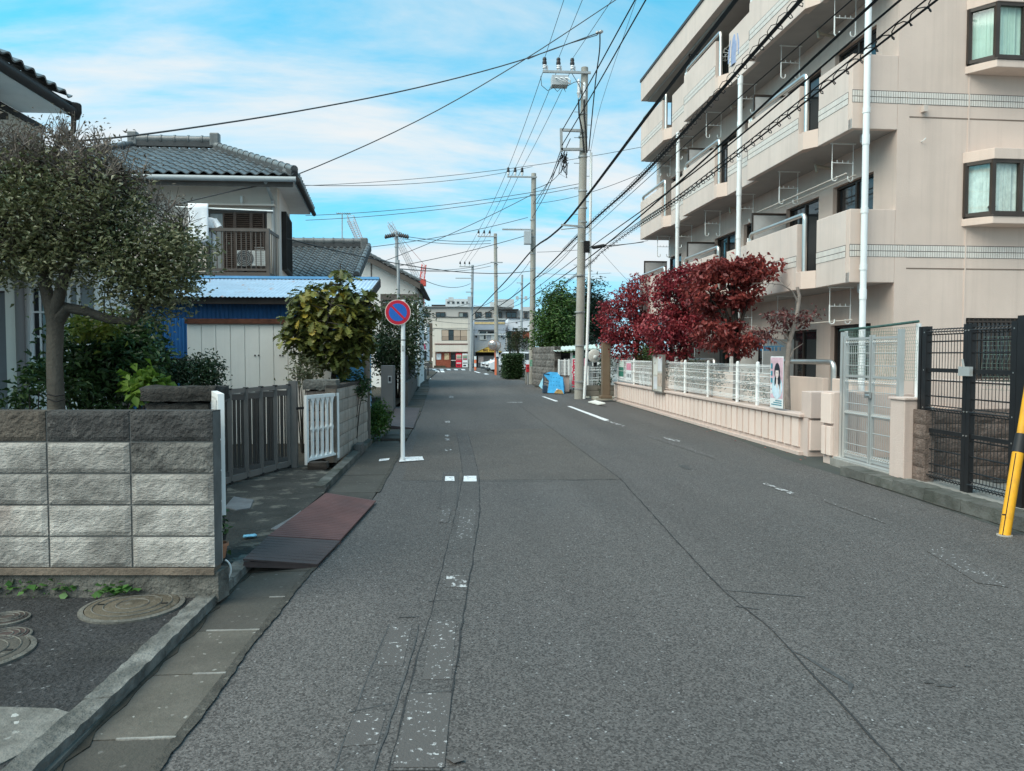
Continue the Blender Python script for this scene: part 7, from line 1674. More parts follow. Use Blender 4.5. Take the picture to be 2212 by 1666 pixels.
MB().box(e0.x + .9, e1.x + .6, YC + 1.6, YC + 1.7, .1, e0.z - .5).build('wall', shw, sh2); MB().box(e0.x + .3, e1.x + .6, YC + 1.75, YC + 1.85, e0.z - .6, e0.z - .1).build('dark_gable', dkw, sh2)
for px in (778, 1000): q = PY(*K2(px, 300), YC + .3); MB().box(q.x - .05, q.x + .05, YC + .25, YC + .35, .1, e0.z - .1).build('post', shw, sh2)
for k in range(3): z = .5 + .35 * k; MB().box(e0.x + 1.6, e1.x + .5, YC + 1.58, YC + 1.598, z, z + .02).build('batten', hw, sh2)
for k in range(4): q = PY(*K2(670 + 30 * k, 100), YC + 1.5); MB().box(q.x - .03, q.x + .03, YC + 1.5, YC + 1.56, e0.z - .75, e0.z - .35).build('slat', shw, sh2)
# banners and boards near the shed
def board(name, label, cat, q0, q1, Y, mat): 
    a, b = PY(*K2(*q0), Y), PY(*K2(*q1), Y); t = thing(name, label, cat, ((a.x + b.x) / 2, Y, b.z)); MB().box(a.x, b.x, Y, Y + .03, b.z, a.z).build('panel', mat, t); return t, a, b
t, a, b = board('banner', 'white banner with red characters behind the near pole', 'banner', (792, 148), (850, 485), 29.6, white_p)
MB().box(a.x, b.x, 29.59, 29.599, a.z - .09, a.z).build('strip', green_p, t)
for k, ch in enumerate('日戸日空'): text(ch, .30, red_p, t, ((a.x + b.x) / 2 + .05, 29.596, a.z - .30 - .28 * k), bold=.012, depth=.002)
t, a, b = board('notice', 'small white notice on the shed wall', 'notice', (1188, 248), (1265, 295), 31.0, white_p)
for k in range(2): MB().box(a.x + .06, b.x - .08, 30.992, 30.998, a.z - .14 - .1 * k, a.z - .10 - .1 * k).build('print', hair_p, t)
t, a, b = board('notice', 'narrow notice taped left of the small white one', 'notice', (1108, 240), (1135, 310), 31.0, white_p)
t, a, b = board('banner', 'pink and green leaflet half hidden behind the near pole', 'banner', (970, 150), (1005, 480), 30.2, mk('leaflet', (.6, .55, .55), .7, .1, 3)); MB().box(a.x, b.x, 30.19, 30.199, a.z - .1, a.z).build('strip', green_p, t); MB().box(a.x, b.x, 30.19, 30.199, b.z + .45, b.z + .8).build('strip', pink_p, t)
# round mirror-like convex lamp on dark post
c = PY(*K2(1140, 152), 28.6); rm = thing('round_reflector', 'round grey reflector on a dark post behind the entrance fence', 'reflector', (c.x, 28.6, .3))
MB().lathe(c, [(.0, .05), (.1, .045), (.2, .02), (.25, 0), (.26, -.02)], 26, ax=(-.1, -1, 0)).build('dish', mk('dish_grey', (.5, .48, .45), .35, .1, 5), rm, smooth=True); MB().lathe(c + Vector((.02, -.06, -.05)), [(.08, 0), (.06, .05), (.02, .07)], 16, ax=(-.1, -1, 0)).build('hub', mk('hub_pale', (.62, .62, .6), .4), rm, smooth=True)
q = PY(*K2(1150, 300), 28.7); MB().box(q.x - .06, q.x + .06, 28.68, 28.78, .3, c.z + .05).build('post', blk, rm)
# white picket mesh behind the planter
a, b = PY(*K2(975, 330), 28.4), PY(*K2(1440, 330), 28.4); f2 = thing('mesh_fence', 'low white mesh fence between the near pole and the brown post', 'fence', (a.x, 28.4, .5)); z0, z1 = PY(*K2(1000, 620), 28.4).z, a.z
mesh_panel((a.x, 28.4, 0), (b.x, 28.5, 0), z0, z1, 'mesh_panel', whitef, f2, [z0 + .1, z0 + .3, z0 + .5, z0 + .7], .07, .006, fold=(z0 + .2, z0 + .6)); 
for px in (1040, 1270): q = PY(*K2(px, 400), 28.4); MB().tube([(q.x, 28.4, .3), (q.x, 28.4, z1 + .05)], .04, 8).build('post', whitef, f2, smooth=True)
# white louvre box on pink pier, with fence slats
a, b = PY(*K2(565, 215), 31.0), PY(*K2(750, 450), 31.0); lv = thing('louvre_panel', 'white slatted panel above the pink pier beside the blue nets', 'panel', ((a.x + b.x) / 2, 31, b.z))
MB().box(a.x + .03, b.x - .06, 31.02, 31.06, b.z, a.z).build('backing', shw, lv)
for k in range(11): z = b.z + (a.z - b.z) * k / 11; MB().box(a.x, b.x - .07, 30.98, 31.018, z + .01, z + (a.z - b.z) / 11 - .03).build('slat', whitef, lv)
for x in (a.x, (a.x + b.x) / 2, b.x - .08): MB().box(x, x + .07, 30.95, 30.979, b.z - .02, a.z + .03).build('stile', whitef, lv)
a, b = PY(*K2(600, 470), 31.0), PY(*K2(750, 715), 31.0); pr_ = thing('pier', 'short pink rendered pier behind the blue nets', 'pier', ((a.x + b.x) / 2, 31.2, 0)); MB().box(a.x - .3, b.x, 31.08, 31.5, .05, a.z).build('body', pinkw, pr_, bevel=.01); MB().box(a.x - .34, b.x + .03, 31.04, 31.54, a.z + .001, a.z + .05).build('cap', pinkw, pr_, bevel=.01)
# grey rough block wall
gbl = mk('wall_grey_rough', (.15, .14, .13), .95, .25, 4, .8, 30, rnd=.2, grime=((.06, .058, .055), 3, .5, .7, .7), bdist=.03)
a, b = PY(*K2(225, 140), 36), PY(*K2(560, 140), 32.5)
block_wall('block_wall', 'old grey stone block wall between the second pole and the blue nets', (a.x, 36.5), (b.x, 32.5), .1, 6, .75, .31, .3, [[gbl]], amp=.03, half=True)
MB_ = MB().prism([(a.x - .05, 36.6, 0), (b.x - .1, 32.3, 0), (b.x + .3, 32.3, 0), (a.x + .4, 36.6, 0)], (0, 0, .3)); tag(MB_.build('footing_wall', concrete, None), 'pale concrete footing under the old grey block wall', 'wall')
# blue refuse nets / folding cages by the road
blue_n = mk('net_blue', (.05, .33, .62), .6, .12, 4, .3, 20); blue_l = mk('net_paleblue', (.25, .5, .62), .6, .12, 5, .3, 20); dkbl = mk('frame_darkblue', (.04, .07, .11), .6)
def cage(label, quads, slits, mats, frame_=None):
    base = G(*K2(*quads[0][0])); t = thing('refuse_net', label, 'refuse net', base, 'blue refuse nets by the kerb')
    for i, q in enumerate(quads):
        P = [PY(*K2(x, y), Y) for x, y, Y in q[1]]; a_, b_ = P[1] - P[0], P[-1] - P[0]; nrm = a_.cross(b_).normalized() * .012; MB().prism([tuple(p) for p in P], nrm).build('sheet', mats[i], t)
    m = MB()
    for (x, y, w, h, Y) in slits: p = PY(*K2(x, y), Y); p2_ = PY(*K2(x + w, y + h), Y); m.box(p.x, p2_.x, Y - .02, Y - .012, p2_.z, p.z)
    if slits: m.build('slits', mk('slit_dark', (.02, .16, .33), .7), t)
    for (A_, B_, r_) in (frame_ or ()): MB().tube([PY(*K2(A_[0], A_[1]), A_[2]), PY(*K2(B_[0], B_[1]), B_[2])], r_, 6).build('frame_bar', dkbl, t)
    return t
sl = [(450 + 42 * i, 480 + 62 * j + 6 * i, 14, 9, 30.35 - .05 * j) for i in range(4) for j in range(3)]
cage('front blue sheet-sided refuse cage with slits, leaning on the pier', [((400, 735), [(400, 733, 30.1), (660, 750, 30.1), (640, 485, 30.7), (440, 440, 30.7)]), ((660, 750), [(660, 745, 30.15), (672, 640, 30.9), (640, 488, 31.0), (620, 640, 30.5)])], sl, [blue_n, mk('net_midblue', (.02, .2, .42), .6)])
cage('rear blue net folded behind the slitted one', [((440, 600), [(330, 440, 30.9), (470, 600, 30.75), (600, 470, 30.9), (560, 415, 31.0), (440, 405, 31.0)]), ((270, 640), [(265, 625, 30.9), (325, 680, 30.8), (340, 470, 30.95)])], [], [blue_n, blue_l], [((335, 430, 30.9), (430, 440, 30.9), .02), ((340, 440, 30.9), (335, 680, 30.8), .03), ((325, 560, 30.85), (430, 590, 30.85), .02)])
bxm = mk('box_tan', (.42, .28, .12), .7, .12, 6); q = G(*K2(580, 745)); cb_ = thing('cardboard_box', 'flattened tan box leaning at the foot of the blue cage', 'box', q)
MB().prism([tuple(PY(*K2(505, 738), 29.95)), tuple(PY(*K2(655, 748), 29.95)), tuple(PY(*K2(625, 690), 30.0)), tuple(PY(*K2(555, 672), 30.0))], (0, .05, 0)).build('panel', bxm, cb_); MB().prism([tuple(PY(*K2(535, 690), 29.93)), tuple(PY(*K2(560, 690), 29.93)), tuple(PY(*K2(560, 668), 29.95)), tuple(PY(*K2(545, 668), 29.95))], (0, .02, 0)).build('flap', white_p, cb_)
m = MB().box(*sorted((PY(*K2(325, 600), 30.7).x, PY(*K2(395, 600), 30.7).x)), 30.6, 30.9, .02, PY(*K2(325, 615), 30.7).z); tag(m.build('refuse_bin', dkbl, None, bevel=.02), 'dark low bin under the rear blue net', 'bin')
# pale slab ramp at the entrance
P = [G(*K2(1040, 885), .02), G(*K2(1195, 925), .02), G(*K2(1310, 905), .1), G(*K2(1150, 862), .1)]; tag(MB().prism([tuple(p) for p in P], (0, 0, .03)).build('slab_ramp', mk('slab_white', (.62, .61, .57), .8, .06, 4), None), 'pale slab ramp on the kerb beside the near pole', 'ramp')
# letter box
c = PY(*K1(1925, 1500), 39.4); lb_ = thing('letter_box', 'red letter box on a thin post left of the second pole', 'letter box', (c.x, 39.4, 0)); red = mk('box_red', (.55, .04, .05), .45, .1, 3)
a, b = PY(*K1(1900, 1385), 39.4), PY(*K1(1953, 1512), 39.4); MB().box(a.x, b.x, 39.3, 39.6, b.z, a.z - .06).build('box', red, lb_, bevel=.02); MB().box(a.x - .02, b.x + .02, 39.28, 39.62, a.z - .059, a.z).build('lid', red, lb_, bevel=.02); MB().box(a.x + .04, b.x - .04, 39.285, 39.299, a.z - .2, a.z - .16).build('slot', blk, lb_); MB().tube([(b.x - .08, 39.45, 0), (b.x - .08, 39.45, b.z)], .03, 8).build('post', hw, lb_, smooth=True)
a, b = PY(*K1(1885, 1480), 40.8), PY(*K1(1910, 1650), 40.8); tag(MB().box(a.x, b.x + .1, 40.7, 40.9, 0, a.z).build('kerb_post', concrete, None, bevel=.02), 'short pale concrete post behind the letter box', 'post')

# ---------------------------------------------------------------- end of the street
def slab(name, mat, parent, q0, q1, Y, d=.1, q=K1):
    a, b = PY(*q(*q0), Y), PY(*q(*q1), Y); return MB().box(a.x, b.x, Y, Y + d, max(.0, b.z), a.z).build(name, mat, parent)
YA_ = 93.0
cream2 = mk('shop_cream', (.62, .57, .5), .9, .05, .5, streaks=.2); brick = mk('shop_brick', (.26, .075, .045), .85, .2, 5, .3, 20); shut = mk('shutter_beige', (.45, .35, .27), .6, .06, 3)
s_ = thing('shop_building', 'cream two-storey shop with brown brick front at the end of the street', 'building', (PY(*K1(640, 1440), YA_).x, YA_ + 4, 0))
a, b = PY(*K1(345, 605), YA_), PY(*K1(935, 1440), YA_)
holes = [(PY(*K1(497, 900), YA_).x, PY(*K1(922, 900), YA_).x, PY(*K1(0, 990), YA_).z, PY(*K1(0, 808), YA_).z), (PY(*K1(392, 900), YA_).x, b.x - .02, .0, PY(*K1(0, 1180), YA_).z)]
openings(MB(), a.x, b.x, 0, a.z, YA_, YA_ + .3, holes, 'a').build('front_wall', cream2, s_); MB().box(a.x, b.x, YA_ + .9, YA_ + 9, 0, a.z - .1).build('core', cream2, s_)
slab('parapet_cap', trimb, s_, (340, 598), (940, 606), YA_ - .1, .4); slab('ledge', mk('ledge_brown', (.2, .12, .11), .7), s_, (382, 1036), (930, 1055), YA_ - .25, .24); slab('fascia', cream2, s_, (385, 1065), (935, 1172), YA_ - .4, .38); slab('cornice', cream2, s_, (345, 770), (935, 780), YA_ - .06, .05)
wd = slab('window', trimb, s_, (495, 803), (925, 994), YA_ + .1, .06)
for x0, x1 in ((502, 610), (700, 805), (815, 918)): slab('shutter', shut, wd, (x0, 815), (x1, 918), YA_ + .04, .05); slab('shutter', mk('shutter_low', (.34, .26, .2), .6), wd, (x0, 922), (x1, 982), YA_ + .045, .05)
slab('pane', dark_glass, wd, (618, 815), (694, 985), YA_ + .07, .02)
fr3 = slab('brick_front', brick, s_, (395, 1182), (648, 1440), YA_ + .1, .2); slab('poster', mk('poster_pale', (.5, .56, .6), .7, .25, 3), fr3, (412, 1205), (490, 1305), YA_ + .06, .03); slab('poster', mk('poster_cream', (.6, .48, .3), .7, .3, 4), fr3, (545, 1200), (622, 1305), YA_ + .06, .03); slab('planter', mk('planter_brown', (.07, .055, .035), .9, .4, 3), fr3, (370, 1405), (560, 1448), YA_ - .5, .5)
dr = slab('door', brown_frame, s_, (650, 1190), (735, 1430), YA_ + .2, .05); slab('pane', dark_glass, dr, (662, 1225), (722, 1310), YA_ + .17, .02); slab('pane', dark_glass, dr, (662, 1325), (722, 1412), YA_ + .17, .02); slab('rail', whitem, dr, (652, 1312), (735, 1323), YA_ + .16, .03); slab('side_wall', brick, s_, (736, 1182), (934, 1440), YA_ + .25, .05)
def vending(label, q0, q1, mat, panel, red_):
    Y = YA_ - .9; a, b = PY(*K1(*q0), Y), PY(*K1(*q1), Y); t = thing('vending_machine', label, 'vending machine', ((a.x + b.x) / 2, Y, 0), 'vending machines by the shop'); MB().box(a.x, b.x, Y, Y + .75, .03, a.z).build('cabinet', mat, t, bevel=.03)
    w, h = b.x - a.x, a.z; MB().box(a.x + .08 * w, b.x - .08 * w, Y - .012, Y - .001, h * .55, h * .93).build('window', panel, t)
    for r_ in range(3):
        m = MB()
        for k in range(8): x = a.x + (.12 + .095 * k) * w; m.lathe((x + .03, Y - .02, h * (.58 + .12 * r_)), [(.03, 0), (.03, .1), (.015, .13)], 6)
        m.build('can_row', mk('cans%d' % r_, ((.5, .1, .1), (.2, .35, .2), (.5, .45, .3))[r_], .4, .4, 20), t)
    MB().box(a.x + .1 * w, b.x - .1 * w, Y - .014, Y - .001, h * .3, h * .36).build('button_strip', white_p if red_ else blk, t); MB().box(a.x + .15 * w, b.x - .3 * w, Y - .016, Y - .001, h * .1, h * .2).build('slot', blk if not red_ else mk('slot_red', (.2, .02, .03), .5), t)
    return t
vending('bright red drinks vending machine beside the shop door', (735, 1207), (833, 1446), mk('vending_red', (.6, .02, .05), .4, .06, 3), mk('display', (.55, .5, .48), .3, .2, 8), True)
vending('white drinks vending machine right of the red one', (842, 1207), (932, 1436), mk('vending_white', (.75, .76, .77), .4, .04, 3), mk('display_w', (.35, .38, .4), .3, .2, 8), False)
dk = thing('side_building', 'dark narrow wall left of the cream shop', 'building', (PY(*K1(300, 1400), 95).x, 97, 0)); slab('wall', mk('dark_side', (.09, .075, .065), .9, .2, .6), dk, (262, 700), (344, 1440), 95, 6); slab('meter_box', whitem, dk, (335, 1270), (362, 1330), 94.8, .15)
# blue-grey shop with yellow gable sign
gb_ = mk('shop_bluegrey', (.33, .37, .43), .85, .05, .5, streaks=.1); yl = mk('sign_yellow', (.72, .47, .09), .6, .08, 2)
s2_ = thing('shop_building', 'blue-grey shop with a yellow gabled sign', 'building', (PY(*K1(1300, 1300), 96).x, 100, 0)); slab('wall', gb_, s2_, (1040, 640), (1558, 1440), 96, 8); slab('parapet_cap', mk('cap_grey', (.42, .44, .44), .6), s2_, (1035, 622), (1562, 645), 95.8, .6); slab('stripe', mk('stripe_sand', (.62, .47, .24), .7), s2_, (1045, 680), (1545, 716), 95.95, .04)
slab('canopy_pipe', pvc, s2_, (1040, 878), (1555, 890), 95.7, .12)
wd = slab('window', whitewin, s2_, (1115, 830), (1390, 872), 95.94, .05); slab('hood', blk, s2_, (1108, 816), (1380, 830), 95.6, .35); slab('pane', dark_glass, wd, (1128, 838), (1240, 868), 95.92, .015); slab('pane', dark_glass, wd, (1260, 838), (1380, 868), 95.92, .015)
for x0 in (1130, 1325): wd = slab('window', whitewin, s2_, (x0, 892), (x0 + 112, 976), 95.9, .06); slab('pane', mk('frost%d' % x0, (.45, .48, .5), .25), wd, (x0 + 10, 902), (x0 + 60, 966), 95.88, .015); slab('pane', dark_glass, wd, (x0 + 66, 902), (x0 + 102, 966), 95.88, .015)
for x0 in (1072, 1498): q = PY(*K1(x0, 925), 95.8); MB().lathe(q, [(.02, .15), (.12, .1), (.13, 0), (.05, -.12)], 8).build('wall_lamp', blk, s2_, smooth=True)
a, b, c = PY(*K1(1060, 1180), 94.5), PY(*K1(1512, 1180), 94.5), PY(*K1(1286, 1082), 94.5)
gs_ = MB().prism([tuple(a), tuple(b), tuple(c)], (0, 1.5, 0)).build('gable_sign', yl, s2_); MB().bar(a + Vector((0, -.05, .05)), c + Vector((0, -.05, .08)), .1, .1).bar(c + Vector((0, -.05, .08)), b + Vector((0, -.05, .05)), .1, .1).build('gable_trim', hw, gs_)
q = PY(*K1(1292, 1150), 94.44); text('BIG WAVE', .40, mk('letter_brown', (.11, .045, .015), .6), gs_, (q.x + .12, 94.47, q.z), bold=.012, depth=.01)
slab('shopfront', dark_room, s2_, (1060, 1190), (1500, 1440), 95.7, .25); slab('counter', mk('shop_wall', (.2, .19, .19), .8), s2_, (1100, 1240), (1500, 1440), 95.4, .25)
slab('menu_board', mk('menu', (.55, .45, .42), .7, .2, 6), s2_, (1107, 1255), (1193, 1362), 95.2, .05)
# white house right
s3_ = thing('house', 'white boxy house with brown lower storey behind the distant pole', 'house', (PY(*K1(1780, 1000), 99).x, 102, 0)); slab('upper_wall', mk('house_white', (.66, .68, .72), .85, .04, .5), s3_, (1602, 618), (1970, 832), 98, 8); slab('roof_edge', darkw, s3_, (1600, 608), (1972, 620), 97.8, 8); slab('lower_wall', mk('house_grey', (.3, .31, .32), .85), s3_, (1640, 832), (1970, 1300), 98.3, 7); slab('brown_panel', brick, s3_, (1660, 838), (1965, 960), 98.2, .1); slab('vent', blk, s3_, (1730, 686), (1756, 700), 97.95, .05); slab('window', dark_glass, s3_, (1680, 780), (1760, 806), 97.95, .05); slab('window', dark_glass, s3_, (1865, 780), (1920, 806), 97.95, .05)
# long apartment block behind
Yk = 116.0; bb_ = mk('far_beige', (.47, .44, .41), .9, .06, .3, streaks=.1); k_ = thing('apartment_building', 'long beige apartment block rising behind the shops', 'building', (PY(*K1(1050, 700), Yk).x, Yk + 6, 0))
slab('wall', bb_, k_, (150, 432), (1560, 1300), Yk, 10); slab('wall', mk('far_grey', (.36, .35, .34), .9, .06, .3), k_, (1440, 480), (1975, 1300), Yk - 2, 10); slab('roof_edge', darkw, k_, (1380, 462), (1775, 482), Yk - 3, 4); slab('roof_edge', mk('edge_grey', (.35, .36, .37), .7), k_, (150, 420), (1560, 434), Yk - .4, 2); slab('gable', mk('gable_grey', (.5, .5, .5), .9), k_, (1840, 430), (1975, 500), Yk - 2.5, 3); slab('roof_edge', darkw, k_, (330, 392), (560, 412), Yk + 6, 2)
for (x0, x1, y0, y1) in ((195, 300, 520, 590), (400, 560, 515, 600), (780, 930, 518, 605), (1050, 1160, 510, 605), (1220, 1325, 512, 605), (1440, 1500, 515, 610), (1570, 1740, 510, 610), (1865, 1920, 528, 605)):
    w = slab('window', brown_frame, k_, (x0, y0), (x1, y1), Yk - 2.3 if x0 > 1430 else Yk - .15, .14); slab('pane', dark_glass if x0 != 780 else mk('pane_pale', (.25, .28, .27), .2), w, (x0 + 12, y0 + 18), ((x0 + x1) / 2 - 4, y1 - 6), Yk - 2.35 if x0 > 1430 else Yk - .2, .03); slab('pane', dark_glass, w, ((x0 + x1) / 2 + 4, y0 + 18), (x1 - 12, y1 - 6), Yk - 2.35 if x0 > 1430 else Yk - .2, .03)
for i, (x0, y0, x1, y1) in enumerate(((610, 268, 695, 296), (1310, 350, 1385, 405), (1450, 370, 1530, 405))): slab('roof_tank', mk('tank%d' % i, (.42, .44, .45), .8), k_, (x0, y0), (x1, y1 + 30), Yk + 5, 3)
far_w = thing('apartment_building', 'pale distant block on the horizon above the beige one', 'building', (PY(*K1(900, 330), 170).x, 172, 0)); slab('wall', mk('horizon_block', (.55, .57, .58), .9), far_w, (560, 296), (1010, 440), 168, 12); slab('wall', mk('horizon_block2', (.5, .51, .52), .9), far_w, (1440, 300), (1700, 440), 172, 12)
for k in range(5): slab('window', dark_glass, far_w, (590 + 80 * k, 340), (630 + 80 * k, 375), 167.9, .08)
# left far: white building with pink-red awning, shop clutter
lw = thing('shop_building', 'narrow white shop at left with a crimson awning', 'building', (PY(*K1(200, 1300), 74).x, 77, 0)); slab('wall', mk('shop_white', (.66, .68, .7), .85, .04, .6), lw, (60, 700), (258, 1330), 74, 6); slab('window', whitewin, lw, (190, 850), (240, 985), 73.9, .08); slab('pane', dark_glass, lw, (198, 860), (232, 978), 73.86, .03); slab('door', dark_glass, lw, (165, 1160), (248, 1310), 73.9, .05); slab('trim', trimb, lw, (60, 1040), (250, 1052), 73.7, .25)
awn = mk('awning_crimson', (.55, .03, .09), .7, .1, 2); A_, B_, C_, D_ = PY(*K1(40, 900), 70), PY(*K1(130, 880), 72.5), PY(*K1(235, 1095), 70.0), PY(*K1(75, 1090), 67.5)
MB().prism([tuple(A_), tuple(B_), tuple(C_), tuple(D_)], (0, 0, .05)).build('awning', awn, lw); MB().prism([tuple(D_), tuple(C_), tuple(C_ - Vector((0, 0, .25))), tuple(D_ - Vector((0, 0, .25)))], (0, .04, 0)).build('awning_valance', awn, lw)
wb2 = mk('board_white', (.7, .71, .74), .6, .05, 3); t = thing('shop_board', 'white standing board with dark legs beside the scooter', 'sign board', (PY(*K1(90, 1450), 50).x, 50, 0)); slab('panel', wb2, t, (10, 1310), (170, 1392), 50, .05)
for x in (20, 90, 150): slab('leg', mk('leg_purple', (.12, .08, .1), .7) if x == 90 else whitem, t, (x, 1392), (x + 22, 1500), 50.01, .04)
# scooter (mostly hidden behind the wall)
YS_ = 40.0; sc = thing('scooter', 'white scooter parked against the left wall', 'scooter', (PY(*K1(50, 1600), YS_).x, YS_, 0)); scw = mk('scooter_white', (.72, .73, .75), .3, .04, 3); q = lambda x, y, Y=YS_: PY(*K1(x, y), Y)
c = q(55, 1600); xs = c.x
def sp_(dx, dy, z): return (xs + dx, YS_ + dy, z)
for dy in (-.6, .6): o = MB().lathe(sp_(-.035, dy, .23), [(.1, -.01), (.22, 0), (.235, .035), (.22, .07), (.1, .08)], 20, ax=(1, 0, 0)).build('wheel', blk, sc, smooth=True); MB().lathe(sp_(-.04, dy, .23), [(.02, 0), (.11, .01), (.11, .07), (.02, .08)], 12, ax=(1, 0, 0)).build('rim', galv, o, smooth=True)
MB().tube([sp_(0, -.52, .55), sp_(0, -.42, .85), sp_(0, -.38, 1.0)], [.14, .13, .08], 10).build('front_shield', scw, sc, smooth=True); MB().tube([sp_(0, .0, .32), sp_(0, .35, .5), sp_(0, .75, .6), sp_(0, .9, .62)], [.14, .2, .18, .06], 12).build('rear_body', scw, sc, smooth=True); MB().tube([sp_(0, -.45, .3), sp_(0, .1, .3)], .12, 8).build('floorboard', blk, sc, smooth=True); MB().tube([sp_(0, .15, .74), sp_(0, .45, .8), sp_(0, .8, .76)], [.09, .12, .08], 10).build('seat', blk, sc, smooth=True); MB().tube([sp_(-.33, -.3, 1.03), sp_(0, -.4, 1.0), sp_(.33, -.3, 1.03)], .018, 7).build('handlebar', blk, sc, smooth=True); MB().lathe(sp_(0, -.53, .92), [(.02, .05), (.07, .03), (.08, 0)], 14, ax=(0, -1, 0)).build('headlight', mk('lens', (.6, .62, .63), .1), sc, smooth=True); MB().tube([sp_(0, -.62, .45), sp_(0, -.6, .48), sp_(0, -.45, .5)], [.06, .08, .06], 8).build('mudguard', scw, sc, smooth=True)
for s1 in (-1, 1): MB().tube([sp_(s1 * .25, -.33, 1.03), sp_(s1 * .3, -.35, 1.2)], .008, 5).lathe(sp_(s1 * .3, -.36, 1.22), [(.01, .02), (.06, .01), (.06, -.01)], 10, ax=(0, 1, 0)).build('mirror', blk, sc)
# low pier and bicycle
t = thing('pier', 'low grey block pier beside the parked bicycle', 'pier', (PY(*K1(165, 1560), 46).x, 46, 0)); a, b = PY(*K1(105, 1480), 46), PY(*K1(232, 1640), 46); MB().box(a.x, b.x, 46, 47.5, 0, a.z).build('body', mk('pier_grey', (.17, .165, .16), .9, .2, 2, .3, 30), t, bevel=.02); MB().box(a.x - .04, b.x + .04, 45.96, 47.54, a.z + .001, a.z + .06).build('cap', mk('pier_cap', (.25, .24, .23), .9), t, bevel=.01)
YBk = 56.0; c = PY(*K1(268, 1540), YBk); bk_ = thing('bicycle', 'black city bicycle with front basket seen from behind the pier', 'bicycle', (c.x, YBk, 0)); bm = mk('bike_black', (.02, .02, .022), .4)
def bq(dx, dy, z): return (c.x + dx, YBk + dy, z)
for dy in (-.5, .55):
    o = MB().tube([bq(.02, dy + .33 * math.cos(t_), .34 + .33 * math.sin(t_)) for t_ in [2 * math.pi * i / 24 for i in range(25)]], .022, 6).build('wheel', blk, bk_, smooth=True); m = MB()
    for i in range(10): t_ = math.pi * i / 5; m.tube([bq(.02, dy, .34), bq(.02, dy + .32 * math.cos(t_), .34 + .32 * math.sin(t_))], .003, 3)
    m.build('spokes', galv, o)
MB().tube([bq(0, -.5, .34), bq(0, -.38, .75), bq(0, -.33, 1.0)], .018, 6).tube([bq(0, -.37, .72), bq(0, .08, .32), bq(0, .2, .8)], .018, 6).tube([bq(0, .08, .32), bq(0, .55, .34), bq(0, .18, .66)], .012, 6).build('frame', bm, bk_, smooth=True); MB().tube([bq(-.3, -.2, 1.03), bq(-.12, -.33, 1.02), bq(.12, -.33, 1.02), bq(.3, -.2, 1.03)], .014, 6).build('handlebar', galv, bk_, smooth=True); MB().tube([bq(0, .05, .86), bq(0, .22, .87), bq(0, .33, .87)], [.03, .07, .09], 8).build('saddle', blk, bk_, smooth=True)
m = MB()
for (x0, x1, y0, y1) in ((-.18, -.17, -.75, -.45), (.17, .18, -.75, -.45), (-.17, .17, -.75, -.74), (-.17, .17, -.46, -.45)): m.box(c.x + x0, c.x + x1, YBk + y0, YBk + y1, .75, 1.0)
m.box(c.x - .17, c.x + .17, YBk - .74, YBk - .46, .75, .76); m.build('basket', mk('basket_wire', (.08, .08, .08), .5), bk_)
